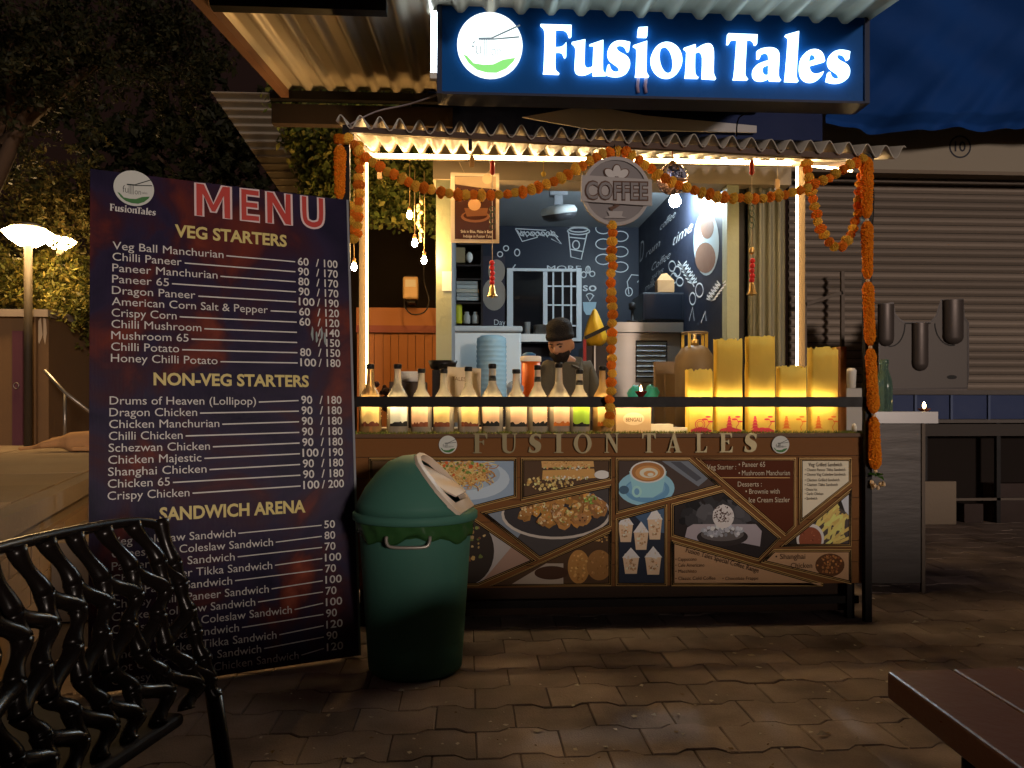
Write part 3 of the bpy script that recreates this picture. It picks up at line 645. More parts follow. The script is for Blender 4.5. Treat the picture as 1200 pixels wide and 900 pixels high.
class Print:
    """a flat printed picture built up of tiny colour patches, cut to its panel"""
    def __init__(s, win, bgc): s.win = win; s.mb = MB(); s.d = .0052; s.put(win, bgc, False)
    def put(s, poly, col, cut=True):
        p = clip(poly, s.win) if cut else poly
        if len(p) > 2: s.mb.col = tuple(min(.9, k * 1.75 + .002) for k in col); s.d += .000022; s.mb.flat(fc, p, s.d)
    def px(s, pts, col): s.put([C(*p) for p in pts], col)
    def bits(s, cx, cy, rx, ry, n, size, cols, long=1.0, j=.3, up=0):
        for _ in range(n):
            a = random.uniform(0, 6.28); r = math.sqrt(random.random()); x, y = cx + rx * r * math.cos(a), cy + ry * r * math.sin(a)
            c = random.choice(cols); k = random.uniform(.65, 1.25); c = tuple(min(1, v * k) for v in c); sz = size * random.uniform(.6, 1.3)
            u, v = C(x, y); t = random.uniform(0, 3.14); pts = blob(0, 0, sz * long, sz, 8, j); s.put([(u + p * math.cos(t) - q_ * math.sin(t), v + p * math.sin(t) + q_ * math.cos(t)) for p, q_ in pts], c)
    def strand(s, cx, cy, rx, ry, n, wd, cols, seg=6, step=.012):
        for _ in range(n):
            a = random.uniform(0, 6.28); r = math.sqrt(random.random()); u, v = C(cx + rx * r * math.cos(a), cy + ry * r * math.sin(a)); t = random.uniform(0, 6.28); tr = random.uniform(-.7, .7); pts = [(u, v)]
            for _ in range(seg): t += tr; u += step * math.cos(t); v += step * .7 * math.sin(t); pts.append((u, v))
            if all(inside(p, s.win) for p in pts): c = random.choice(cols); s.mb.col = tuple(min(.9, k * 1.75) for k in c); s.d += .000022; s.mb.stroke(fc, pts, wd, s.d)
    def ell(s, cx, cy, rx, ry, col, n=30):
        u, v = C(cx, cy); k = 1 / F * YC; s.put(circ(u, v, rx * k, ry * k, n), col)
def panel(pts, bgc, label=None, ground=(.012, .008, .006)):
    poly = [C(*p) for p in pts]
    g = MB(); g.flat(fc, poly, .001, .003); pn = g.obj('picture_panel', mat('dark panel ground %.3f' % ground[0], ground, .5, spec=.04), stall)
    if label: pn['label'] = label
    b = MB(); b.stroke(fc, inset(poly, .004), .006, .0046, True); b.stroke(fc, inset(poly, .0125), .0035, .0046, True); b.obj('gilt_border', m_brd, pn)
    return pn, Print(inset(poly, .019), bgc)
def done(pn, pr): pr.mb.obj('print', m_print, pn)
def ptext(pn, items, m, name='lettering'):
    for (s, x, y, x1, h) in items:
        q = MB(); u, v = C(x, y); wdt = C(x1, y)[0] - u if x1 else None; put_text(q, fc, s, u, v, width=wdt, height=h * YC / F, d=.0075)
        q.obj(name, m, pn)
brown, cream, tan = (.42, .2, .07), (.6, .48, .28), (.45, .27, .1)
# noodles
pn, pr = panel([(432, 536), (606, 536), (606, 583), (470, 618), (432, 560)], (.2, .27, .36), 'picture of noodles on a blue plate')
pr.px([(430, 536), (560, 536), (480, 560), (430, 600)], (.1, .06, .03)); pr.ell(545, 562, 52, 24, (.34, .42, .5)); pr.ell(540, 556, 46, 19, (.25, .32, .4))
pr.bits(535, 553, 38, 15, 60, .011, [(.3, .12, .03), (.2, .09, .03), (.12, .1, .03)]); pr.strand(537, 553, 38, 15, 420, .0045, [(.55, .34, .12), (.45, .25, .08), (.62, .42, .18), (.3, .14, .05)])
pr.bits(537, 551, 36, 13, 40, .008, [(.5, .1, .03), (.15, .22, .05), (.55, .3, .1)]); done(pn, pr)
# sandwich
pn, pr = panel([(610, 536), (717, 536), (717, 563), (610, 587)], (.07, .042, .025), 'picture of a stacked grilled sandwich')
pr.bits(643, 566, 30, 8, 60, .007, [(.5, .38, .14), (.6, .46, .2), (.35, .22, .07)]); pr.px([(636, 551), (696, 549), (698, 560), (635, 562)], (.42, .24, .08)); pr.px([(634, 538), (695, 539), (696, 547), (635, 548)], (.46, .27, .1))
pr.bits(665, 548, 30, 2.2, 40, .005, [(.7, .58, .36), (.6, .3, .12), (.3, .3, .1)]); pr.bits(665, 560, 32, 2.6, 46, .0055, [(.72, .62, .4), (.55, .3, .12), (.35, .33, .12)]); pr.bits(665, 543, 29, 3, 60, .003, [(.3, .15, .05), (.55, .35, .15)]); pr.ell(705, 556, 9, 5, (.5, .5, .48)); done(pn, pr)
# chicken bites
pn, pr = panel([(562, 600), (717, 567), (717, 617), (632, 656)], (.05, .045, .045), 'picture of browned chicken bites on a dark plate')
pr.px([(562, 600), (640, 580), (600, 640), (562, 620)], (.16, .19, .23)); pr.ell(652, 602, 65, 30, (.4, .36, .32)); pr.ell(652, 601, 62, 28, (.035, .032, .035))
for k in range(64):
    a = random.uniform(0, 6.28); r = math.sqrt(random.random()); x, y = 657 + 48 * r * math.cos(a), 599 + 19 * r * math.sin(a) - 3; b_ = random.uniform(.7, 1.2)
    pr.bits(x, y, .1, .1, 1, .03, [(.3 * b_, .15 * b_, .045)]); pr.bits(x - 1, y - 2, 4, 2.6, 7, .009, [(.5 * b_, .28 * b_, .09), (.62 * b_, .4 * b_, .18), (.36 * b_, .17 * b_, .05)]); pr.bits(x, y, 5, 4, 4, .0045, [(.07, .035, .02), (.2, .2, .06), (.6, .5, .32)])
pr.bits(692, 585, 8, 5, 22, .005, [(.18, .3, .06), (.28, .4, .1)]); done(pn, pr)
# bowl on marble
pn, pr = panel([(500, 612), (552, 604), (630, 657), (560, 687), (500, 687)], (.3, .28, .27), 'picture of a dark bowl on pale marble')
pr.px([(560, 687), (600, 640), (632, 657), (575, 690)], (.26, .17, .13)); pr.ell(545, 646, 34, 40, (.03, .024, .02)); pr.bits(545, 642, 26, 30, 60, .009, [(.3, .2, .07), (.14, .17, .05), (.36, .26, .12), (.12, .06, .03)]); done(pn, pr)
# fried pieces
pn, pr = panel([(572, 687), (717, 620), (717, 687)], (.06, .035, .02), 'picture of fried pieces with dip')
pr.px([(600, 684), (640, 660), (660, 660), (660, 684)], (.3, .25, .2)); pr.ell(646, 671, 20, 8, (.05, .025, .015)); pr.ell(678, 664, 13, 20, (.34, .17, .05)); pr.ell(702, 662, 15, 18, (.24, .12, .04)); pr.bits(678, 664, 10, 16, 40, .006, [(.5, .3, .1), (.3, .14, .04), (.4, .22, .07)]); pr.bits(702, 660, 12, 14, 34, .006, [(.32, .17, .06), (.2, .1, .03)]); pr.bits(706, 632, 10, 4, 20, .006, [(.4, .24, .08)]); done(pn, pr)
# coffee cup
pn, pr = panel([(721, 536), (808, 536), (846, 570), (721, 603)], (.055, .04, .035), 'picture of a coffee in a blue cup and saucer')
pr.px([(775, 540), (806, 540), (830, 560), (818, 570)], (.13, .15, .18)); pr.px([(785, 541), (797, 541), (822, 560), (816, 564)], (.06, .065, .08)); pr.ell(757, 572, 34, 21, (.2, .4, .58)); pr.ell(758, 574, 27, 15, (.1, .24, .4)); pr.ell(757, 572, 23, 11, (.14, .3, .46))
pr.px([(737, 552), (781, 552), (776, 576), (765, 583), (750, 583), (741, 574)], (.22, .44, .6)); pr.ell(746, 576, 6, 7, (.27, .5, .66)); pr.ell(746, 576, 3, 4, (.12, .26, .42)); pr.ell(759, 553, 21.5, 13, (.5, .52, .5)); pr.ell(759, 553, 19.5, 11.4, (.3, .14, .05)); pr.ell(759, 554, 15, 8.6, (.42, .22, .08)); pr.ell(760, 554, 11, 6, (.7, .58, .42)); pr.ell(761, 555, 7, 3.6, (.45, .25, .1)); pr.ell(762, 556, 3.6, 2, (.72, .6, .44)); pr.ell(731, 574, 6, 5, (.05, .1, .16)); done(pn, pr)
# shakes
pn, pr = panel([(721, 607), (782, 590), (782, 687), (721, 687)], (.02, .025, .04), 'picture of five creamy shakes')
pr.px([(740, 600), (782, 590), (782, 625), (760, 622)], (.05, .09, .16))
for (x, y, w_, h_) in ((733, 622, 8.5, 26), (767, 617, 8.5, 30), (751, 631, 8.5, 26), (739, 660, 9.5, 24), (765, 660, 9.5, 26)):
    pr.px([(x - w_, y - h_ * .3), (x + w_, y - h_ * .3), (x + w_ * .72, y + h_ * .5), (x - w_ * .72, y + h_ * .5)], (.5, .38, .26)); pr.bits(x, y + 2, w_ * .6, h_ * .3, 24, .006, [(.35, .2, .1), (.6, .5, .38), (.45, .3, .18)])
    pr.px([(x - w_ * 1.1, y - h_ * .28), (x, y - h_ * .78), (x + w_ * 1.1, y - h_ * .28)], (.72, .68, .62)); pr.bits(x, y - h_ * .38, w_ * .8, h_ * .16, 16, .005, [(.8, .76, .7), (.6, .52, .44)])
done(pn, pr)
# sizzling brownie
pn, pr = panel([(786, 590), (848, 573), (916, 630), (889, 658), (786, 629)], (.022, .018, .018), 'picture of a steaming brownie with ice cream')
for k in range(110):
    a = random.uniform(0, 6.28); r = math.sqrt(random.random()); b_ = random.uniform(.04, .13) * (1.2 - r); pr.bits(845 + 44 * r * math.cos(a), 606 + 22 * r * math.sin(a), .1, .1, 1, .024, [(b_, b_, b_ * 1.12)], 1.4)
pr.px([(805, 618), (812, 614), (885, 614), (892, 622), (890, 640), (870, 636), (820, 640), (802, 630)], (.3, .27, .3)); pr.ell(846, 629, 31, 11, (.03, .025, .025)); pr.ell(846, 626, 26, 8, (.1, .09, .09))
pr.bits(846, 622, 24, 6, 60, .011, [(.34, .36, .42), (.24, .26, .3), (.44, .46, .52)]); pr.ell(847, 605, 13, 14, (.5, .48, .48)); pr.bits(847, 603, 12, 12, 60, .005, [(.75, .73, .72), (.55, .52, .52), (.08, .05, .04)]); pr.strand(847, 603, 9, 8, 16, .004, [(.06, .03, .025)], 4, .007); done(pn, pr)
# veg starter text
m_cr = mat('cream lettering', (.62, .53, .38), .5); m_dk = mat('brown lettering', (.05, .022, .01), .5)
pn, pr = panel([(813, 536), (933, 536), (933, 617), (920, 629)], (.065, .016, .006), None, (.05, .014, .006)); done(pn, pr)
ptext(pn, [('Veg Starter :', 828, 550, 862, 6), ('• Paneer 65', 865, 547, 896, 6), ('• Mushroom Manchurian', 865, 557, 925, 6), ('Desserts :', 864, 570, 892, 6), ('• Brownie with', 873, 578.5, 913, 6), ('Ice Cream Sizzler', 877, 588.5, 925, 6)], m_cr)
q = MB(); q.stroke(fc, [C(843, 559.7), C(925, 559.7)], .004, .0075); q.obj('underline', m_brd, pn)
# sandwich list
pn, pr = panel([(936, 536), (998, 536), (998, 566), (936, 615)], (.55, .47, .36)); done(pn, pr)
ptext(pn, [('Veg Grilled Sandwich', 947, 546.5, 986, 4.6)] + [('• ' + s, 942.5, y, x1, 3.4) for s, y, x1 in (('Cheese Paneer Tikka Sandwich', 552, 990), ('Cheese Veg Coleslaw Sandwich', 557.5, 990), ('Chicken Grilled Sandwich', 564, 983), ('Chicken Tikka Sandwich', 569.5, 981), ('Cheese Hot', 575, 957), ('Garlic Chicken', 580, 964), ('Sandwich', 585.5, 957))], m_dk)
# fries
pn, pr = panel([(998, 571), (998, 641), (913, 641)], (.02, .016, .014), 'picture of fries with red dip')
pr.px([(983, 580), (998, 571), (998, 610), (990, 600)], (.4, .42, .46)); pr.ell(971, 622, 31, 30, (.06, .05, .045))
for k in range(46):
    x, y = random.gauss(974, 10), random.gauss(611, 12); t = random.uniform(.3, 1.5); l = random.uniform(.03, .055); u, v = C(x, y); s_ = random.uniform(.7, 1.15); dx, dy = math.cos(t), math.sin(t)
    pr.put([(u - dx * l - dy * .008, v - dy * l + dx * .008), (u - dx * l + dy * .008, v - dy * l - dx * .008), (u + dx * l + dy * .008, v + dy * l - dx * .008), (u + dx * l - dy * .008, v + dy * l + dx * .008)], (.62 * s_, .46 * s_, .14 * s_))
pr.ell(949, 631, 17, 18, (.5, .48, .46)); pr.ell(949, 632, 14, 15, (.2, .06, .03)); pr.bits(949, 630, 11, 9, 14, .004, [(.3, .1, .05), (.14, .04, .02)]); done(pn, pr)
# shanghai chicken
pn, pr = panel([(906, 643), (998, 643), (998, 685), (890, 659)], (.36, .22, .12)); pr.ell(972, 662, 18, 14, (.08, .035, .015)); pr.bits(972, 661, 15, 11, 70, .006, [(.25, .1, .03), (.36, .16, .05), (.14, .05, .02)]); done(pn, pr)
ptext(pn, [('• Shanghai', 908, 655, 943, 6.5), ('Chicken', 926, 665.5, 951, 6.5)], m_dk)
# coffee range
pn, pr = panel([(786, 632), (965, 683), (965, 687), (786, 687)], (.36, .22, .12)); done(pn, pr)
q = MB(); u, v = C(803, 646.5); u1, v1 = C(888, 671); put_text(q, fc, 'Fusion Tales Special Coffee Range', u, v, width=math.hypot(u1 - u, v1 - v), height=.026, d=.0075, ang=math.atan2(v1 - v, u1 - u), offset=.008)
for s, x, y, x1 in (('• Cappuccino', 791, 657, 816), ('• Cafe Americano', 791, 664, 825), ('• Macchiato', 791, 671, 816), ('• Classic Cold Coffee', 791, 679.5, 838), ('• Chocolate Frappe', 846, 679.5, 888)):
    u, v = C(x, y); put_text(q, fc, s, u, v, width=C(x1, y)[0] - u, height=.018, d=.0075)
q.obj('lettering', m_dk, pn)
# ================================================================== ON AND UNDER THE CANOPY
YG = YC - .055
def marigold_mesh(nm, m):
    b = MB(); nu, nv = 24, 11; vs = []
    for i in range(nv + 1):
        t = math.pi * i / nv
        for j in range(nu):
            a = 2 * math.pi * j / nu; r = .98 + random.uniform(-.09, .09) + (.1 if (i + j) % 2 else -.1)
            vs.append((.0262 * r * math.sin(t) * math.cos(a), .0262 * r * math.sin(t) * math.sin(a), .024 * math.cos(t) * random.uniform(.85, 1.1)))
    b.add(vs, [(i * nu + j, (i + 1) * nu + j, (i + 1) * nu + (j + 1) % nu, i * nu + (j + 1) % nu) for i in range(nv) for j in range(nu)], False)
    me = b.mesh(nm); me.materials.append(m); return me
mg = [marigold_mesh('orange_marigold', mat('orange petals', (.95, .3, .025), .75, var=.55, col2=(.6, .12, .01), orand=.25, vscale=60, transl=.25)), marigold_mesh('orange_marigold', MATS['orange petals']),
      marigold_mesh('yellow_marigold', mat('yellow petals', (.97, .62, .08), .75, var=.5, col2=(.6, .22, .02), orand=.25, vscale=60, transl=.25)), marigold_mesh('yellow_marigold', MATS['yellow petals'])]
def spline(pts, step):
    P_ = [Vector(p) for p in pts]; fine = []
    for i in range(len(P_) - 1):
        a, b, c, d = P_[max(0, i - 1)], P_[i], P_[i + 1], P_[min(len(P_) - 1, i + 2)]
        for k in range(24):
            t = k / 24; fine.append(.5 * ((2 * b) + (c - a) * t + (2 * a - 5 * b + 4 * c - d) * t * t + (3 * b - a - 3 * c + d) * t ** 3))
    fine.append(P_[-1]); out = [fine[0]]; acc = 0
    for i in range(1, len(fine)):
        acc += (fine[i] - fine[i - 1]).length
        if acc >= step: out.append(fine[i]); acc = 0
    return out, fine
def garland(px, label, Y=YG, ph=0, step=.0385):
    pts, fine = spline([P(x, y, Y + dy) for x, y, *r in px for dy in [(r[0] if r else 0)]], step)
    g = thing('marigold_garland', label, 'garland', pts[0], group='orange and yellow marigold garlands')
    s = MB(); s.tube(fine[::6] + [fine[-1]], .002, 4); s.obj('string', mat('cotton string', (.5, .4, .3), .8), g)
    for k, p in enumerate(pts):
        d = (pts[min(k + 1, len(pts) - 1)] - pts[max(k - 1, 0)]).normalized(); e = d.to_track_quat('Z', 'Y').to_euler()
        me = mg[(0 if (k + ph) % 2 else 2) + random.randint(0, 1)]; sc_ = random.uniform(.84, 1.2); p = p + Vector((random.gauss(0, .0025), random.gauss(0, .003), random.gauss(0, .0025))); e.rotate_axis('Z', random.uniform(0, 6.28)); e.rotate_axis('X', random.gauss(0, .16))
        piece(me.name.split('.')[0], me, g, p - pts[0], e, (sc_, sc_, random.uniform(.95, 1.15)))
    return g
garland([(408, 163), (430, 185), (460, 204), (500, 221), (540, 228), (575, 228.5), (610, 225), (650, 212), (690, 190), (706, 181), (722, 177)], 'marigold garland swagged from the left post to the round coffee sign')
garland([(724, 177, .03), (742, 183), (765, 200), (790, 214), (820, 225), (850, 232), (885, 232), (920, 228), (955, 216), (990, 198), (1012, 185)], 'marigold garland swagged from the round coffee sign to the right post')
garland([(946, 190), (948, 215), (953, 238), (960, 264), (971, 283), (983, 290), (995, 279), (1003, 257), (1008, 228), (1012, 196)], 'marigold garland hanging in a U loop beside the right post', YG + .06)
garland([(421, 170), (421, 200), (420, 235), (419, 262), (416, 280), (412, 268), (412, 240)], 'marigold garland hanging in a short loop beside the left post', YG + .05)
garland([(717, 264), (717, 330), (717, 400), (716, 450), (713, 497)], 'marigold garland hanging straight down from the round coffee sign', YG - .01)

# fuzzy orange flower ropes tied on the posts
m_fuzz = mat('orange flower rope', (.95, .3, .015), .8, var=.35, vscale=90, transl=.25)
def rope(x, ys, label, tassel):
    Y = YC - .06; p0 = P(x[0], ys[0], Y); g = thing('flower_rope', label, 'flower rope', p0, group='fuzzy orange flower ropes on the posts')
    for i in range(len(ys) - 1):
        a, b = P(x[i], ys[i], Y), P(x[i + 1], ys[i + 1], Y); b2 = MB(); L_ = (a - b).length; prof = []
        for k in range(61):
            t = k / 60; prof.append((.004 + .026 * min(1, 9 * t, 8 * (1 - t)) ** .5 * (.92 + .08 * math.sin(t * 5 + i)), -L_ * .96 * t))
        Mx = (a - b).normalized().to_track_quat('Z', 'Y').to_matrix(); b2.lathe(prof, 34, a, Mx, lambda r, z, an: (r * (1 + random.uniform(-.2, .16)), z + random.uniform(-.003, .003)), False); b2.obj('flower_segment', m_fuzz, g)
        c = MB(); c.ball(b + Vector((0, 0, .004)), .011, 8, 5); c.obj('bead', mat('pale gold bead', (.7, .5, .3), .4, .3), g)
    if tassel:
        e = P(x[-1] + 2, ys[-1] + 5, Y)
        for k in range(9):
            a = random.uniform(0, 6.28); t = MB(); d = Vector((math.cos(a) * .05, math.sin(a) * .03, random.uniform(-.03, .02))); s_ = Vector((-d.y, d.x, 0)).normalized() * .014
            t.add([e, e + d * .5 + s_ + Vector((0, 0, .012)), e + d, e + d * .5 - s_ + Vector((0, 0, .012))], [(0, 1, 2, 3)]); t.obj('leaf', mat('mango leaf', (.06, .16, .02), .5), g)
        for k in range(12):
            t = MB(); t.lathe([(.0, .0), (.007, -.006), (.009, -.02), (.002, -.026)], 7, e + Vector((random.uniform(-.03, .03), random.uniform(-.02, .02), random.uniform(-.05, -.015)))); t.obj('bud', mat('cream bud', (.7, .5, .3), .6), g)
rope([1016, 1016, 1017, 1020, 1024, 1026], [184, 259, 330, 408, 488, 553], 'long fuzzy orange flower rope down the right post, ending in leaves', True)
rope([399, 398.5, 398], [158, 170, 236], 'short fuzzy orange flower rope at the left post, behind the menu board', False)

# round coffee sign
cf = front(YC - .075); c = cf.px(722, 224); r_ = cf.px(762, 224)[0] - c[0]
cs_ = thing('coffee_sign', 'round grey carved sign reading COFFEE under the canopy beam', 'sign', cf.pt(*c))
m_gm = mat('grey painted wood', (.3, .28, .29), .6, var=.3, vscale=14); m_gl = mat('light grey relief', (.48, .45, .45), .55, var=.2, vscale=20); m_br = mat('brown relief edge', (.14, .08, .06), .6)
q = MB(); q.flat(cf, circ(*c, r_, r_, 48), -.02, .014); q.obj('disc', m_gm, cs_)
q = MB(); glyph(q, cf, [circ(*c, r_, r_, 48), circ(*c, r_ * .9, r_ * .9, 48)], -.006, .008); q.obj('rim', m_gl, cs_)
q = MB(); bw, bh = r_ * 1.02, r_ * .38; q.flat(cf, [(c[0] - bw, c[1] + .01 - bh), (c[0] + bw * 1.02, c[1] - .008 - bh), (c[0] + bw * 1.02, c[1] - .008 + bh), (c[0] - bw, c[1] + .01 + bh)], -.005, .015); q.obj('banner', m_gl, cs_)
q = MB(); put_text(q, cf, 'COFFEE', c[0], c[1] - r_ * .25, width=r_ * 1.86, height=r_ * .5, align='c', d=.0105, offset=.055, thick=.003); q.obj('letter_outline', m_br, cs_)
q = MB(); put_text(q, cf, 'COFFEE', c[0], c[1] - r_ * .25, width=r_ * 1.78, height=r_ * .48, align='c', d=.014, offset=.012, thick=.004); q.obj('lettering', m_gm, cs_)
for s_, m_, z in ((1.25, m_br, -.004), (1, mat('pale relief', (.62, .6, .6), .5), .001)):
    q = MB()
    for dx, dy, a in ((-.18, .5, 2.5), (.02, .58, 1.57), (.2, .5, .6)): q.flat(cf, circ(c[0] + dx * r_, c[1] + dy * r_, .17 * r_ * s_, .11 * r_ * s_, 16, a), z + .0005 * dx, .004)
    q.obj('bean_relief', m_, cs_)
q = MB(); q.flat(cf, [(c[0] + x * r_, c[1] + y * r_) for x, y in ((-.26, -.58), (.2, -.58), (.16, -.72), (.3, -.78), (-.36, -.78), (-.2, -.72))], -.004, .006); q.obj('cup_relief', m_gl, cs_)
q = MB(); q.stroke(cf, [(c[0] + x * r_, c[1] + y * r_) for x, y in ((-.1, -.56), (-.18, -.5), (-.04, -.46), (.08, -.42), (-.06, -.38))], .016, .002); q.obj('steam_relief', m_br, cs_)
q = MB(); q.tube([cf.pt(c[0], c[1] + r_ * .98, -.012), P(720, 168, YC - .03)], .003, 5); q.obj('cord', m_black, cs_)

# clear globe and bare bulb hung further in, bell hangings
g = P(788, 210, YC + .3); gl = thing('glass_globe', 'clear pinkish glass globe hanging beside the coffee sign', 'ornament', g)
q = MB(); q.ball(g, .088, 24, 14); q.ball(g, .084, 24, 14); q.obj('globe', mat('thin tinted glass', (.95, .8, .82), .06, trans=1, ior=1.3), gl)
q = MB(); q.tube([g + Vector((0, 0, .087)), P(788, 176, YC + .3)], .003, 5); q.obj('cord', mat('red cord', (.5, .06, .03), .7), gl)
q = MB(); q.lathe([(.02, 0), (.022, .012), (.012, .022), (.004, .026)], 12, g + Vector((0, 0, .082))); q.obj('cap', mat('brass', (.6, .4, .15), .35, 1), gl)
b_ = P(791, 234, 6.05); bu = thing('ceiling_bulb', 'bright white bulb lighting the shop kitchen', 'bulb', b_)
q = MB(); q.lathe([(.0, -.06), (.03, -.052), (.045, -.025), (.045, .0), (.03, .03), (.02, .05)], 16, b_); q.obj('bulb', mat('cold white bulb', (1, 1, 1), .3, emit=(.72, .9, 1), es=330), bu)
q = MB(); q.lathe([(.024, .05), (.026, .1), (.01, .12)], 12, b_); q.obj('holder', m_white, bu)
q = MB(); q.tube([b_ + Vector((0, 0, .11)), (b_.x, b_.y, ZC - .003)], .004, 5); q.obj('cord', m_black, bu)
def hanging(x, y0, label, Y):
    p = P(x, y0, Y); h = thing('bell_hanging', label, 'ornament', p, group='hanging strings with a bell')
    k = Y / F; dz = lambda py: p + Vector((0, 0, -(py - y0) * k))
    q = MB(); q.tube([dz(y0), dz(350)], .002, 4); q.obj('string', mat('beige string', (.5, .4, .28), .8), h)
    q = MB(); q.lathe([(.006, 0), (.014, -.01), (.014, -.075), (.006, -.085)], 10, dz(y0 + 2)); q.obj('red_bead', mat('red bead', (.5, .05, .03), .4), h)
    for py in (245, 252, 259, 266):
        q = MB(); q.tube([dz(py) + Vector((.014 * math.cos(a), 0, .016 * math.sin(a))) for a in (6.283 * i / 12 for i in range(12))], .0032, 5, closed=True); q.obj('ring', mat('dark green ring', (.03, .06, .03), .35, .6), h)
    for py in (308, 314, 320, 326, 331):
        q = MB(); q.ball(dz(py) + Vector((random.uniform(-.004, .004), 0, 0)), .016, 9, 6); q.obj('red_bead', mat('red bead bright', (.6, .03, .03), .45), h)
    q = MB(); q.lathe([(.004, 0), (.011, -.006), (.016, -.03), (.02, -.055), (.03, -.07), (.031, -.074)], 14, dz(333)); q.ball(dz(333) + Vector((0, 0, -.075)), .009, 8, 5); q.obj('bell', MATS['brass'], h)
hanging(577, 186, 'string hanging with red beads and brass bell before the window, left of the coffee sign', YC + .5)
hanging(881, 186, 'string hanging with red beads and brass bell right of the coffee sign', YC + .35)
q = MB(); q.ball(P(881, 294, YC + .35), (.018, .012, .022), 10, 6); solo(q, 'pierced_medal', MATS['brass'], 'round pierced brass medal threaded on the right bell string', 'ornament')
# little wooden tags and a pompom under the canopy rear edge
for x, y0, y1, lab in ((445, 172, 196, 'small wooden tag hanging near the left post'), (553, 178, 182, 'small wooden tag hanging above the dessert poster'), (911, 190, 210, 'thin wooden tag hanging left of the right LED strip')):
    t = thing('wooden_tag', lab, 'tag', P(x, y1, YC + .5), group='wooden tags under the canopy')
    q = MB(); p = P(x, y1, YC + .5); q.bb(p + Vector((-.014, -.006, -.07)), p + Vector((.014, .006, 0))); smooth_bevel(q.obj('tag', mat('pale wood', (.5, .32, .16), .6, var=.3), t), .004)
    q = MB(); q.tube([p, P(x, y0 - 8, YC + .5)], .0015, 4); q.obj('thread', MATS['beige string'], t)
q = MB(); p = P(637, 204, YC + .6); q.ball(p, .016, 10, 7); q.tube([p, p + Vector((0, 0, .12))], .0015, 4); solo(q, 'pompom', mat('yellow pompom', (.75, .5, .08), .8), 'tiny yellow pompom hanging above the garland left of the coffee sign', 'ornament')

# filament bulbs on cords left of the shop pillar
m_bulb = mat('filament glow', (1, .8, .5), .4, emit=(1, .56, .18), es=330)
for (x, y, y0, lab) in ((480, 251, 180, 'highest glowing filament bulb, left of the green pillar'), (486, 284, 200, 'middle glowing filament bulb, left of the green pillar'), (497, 304, 200, 'lowest glowing filament bulb, above the electric meter'), (415, 312, 200, 'glowing filament bulb between the menu board and the left LED strip')):
    Y = 5.25; p = P(x, y, Y); bt = thing('string_bulb', lab, 'bulb', p, group='warm filament bulbs on cords')
    q = MB(); q.lathe([(.0, -.03), (.012, -.027), (.019, -.012), (.018, .0), (.009, .022)], 12, p); q.obj('bulb', m_bulb, bt)
    q = MB(); q.lathe([(.011, .022), (.012, .05), (.004, .056)], 10, p); q.obj('socket', mat('brown socket', (.2, .1, .04), .5), bt)
    q = MB(); q.tube([p + Vector((0, 0, .05)), P(x + random.uniform(-1, 1), (y + y0) / 2, Y), P(x, y0, Y)], .003, 5); q.obj('cord', mat('lit cord', (.35, .24, .12), .7), bt)

# ================================================================== ON THE COUNTER
ZT = ztop + .022
def bottle(px, lab, glass, liquid, label, base, fill=.55, sash=None, dz=0):
    Y = YC + .085; p = P(px, 503, Y); p.z = ZT; t = thing('syrup_bottle', lab, 'bottle', p, group='syrup bottles lined up behind the bar'); k_ = 1 + .05 * math.sin(px * 1.7); t.scale = (.97 + .05 * math.sin(px * 2.9), .97 + .05 * math.sin(px * 2.9), k_); t.rotation_euler[2] = .25 * math.sin(px)
    sq = lambda r, z, a: (r * (1 + .10 * (math.cos(4 * a) < -.2 or 0) - .0 + .05 * math.cos(4 * a)), z) if z < .19 else (r, z)
    prof = [(.050, 0), (.055, .006), (.056, .16), (.054, .185), (.044, .21), (.030, .232), (.022, .25), (.0195, .275), (.0175, .33), (.018, .338)]
    q = MB(); q.lathe(prof, 24, (0, 0, 0), None, sq); q.obj('glass', glass, t, True)
    lp = [(r * .93, z) for r, z in prof if z <= fill * .34]; top = lp[-1]; lz = fill * .34
    if lz > top[1]:
        nx = [p_ for p_ in prof if p_[1] > top[1]][0]; f = (lz - top[1]) / (nx[1] - top[1]); lp.append((.93 * (prof[len(lp) - 1][0] * (1 - f) + nx[0] * f), lz))
    lp[0] = (lp[0][0], .004); q = MB(); q.lathe(lp, 24, (0, 0, 0), None, sq); q.obj('syrup', liquid, t, True)
    q = MB(); q.lathe([(.017, .33), (.0215, .334), (.0215, .352), (.019, .356)], 16); q.obj('cap', mat('black cap', (.012, .012, .013), .35), t, True)
    n = 12; q = MB(); A0 = -math.pi / 2; sp = .82; vs = []
    for k in range(n + 1):
        a = A0 - sp + 2 * sp * k / n; r = .0592 * (1 + .05 * math.cos(4 * a)) + (.0035 if math.cos(4 * a) < -.2 else 0); vs += [(r * math.cos(a) * 1.01, r * math.sin(a) * 1.01, .045), (r * math.cos(a) * 1.01, r * math.sin(a) * 1.01, .165)]
    q.add(vs, [(2 * k, 2 * k + 2, 2 * k + 3, 2 * k + 1) for k in range(n)], True); lb = q.obj('paper_label', label, t, True)
    q = MB(); random.seed(px); vs = []
    for k in range(n + 1):
        a = A0 - sp + 2 * sp * k / n; r = .0605 * (1 + .05 * math.cos(4 * a)) + (.0035 if math.cos(4 * a) < -.2 else 0); vs += [(r * math.cos(a) * 1.01, r * math.sin(a) * 1.01, .036), (r * math.cos(a) * 1.01, r * math.sin(a) * 1.01, random.choice((.05, .058, .052, .062)))]
    q.add(vs, [(2 * k, 2 * k + 2, 2 * k + 3, 2 * k + 1) for k in range(n)], False); q.obj('label_edge', base, lb, True)
    if sash:
        q = MB(); q.lathe([(.0205, .268), (.0198, .295)], 16); q.obj('neck_band', sash, t, True)
    return t
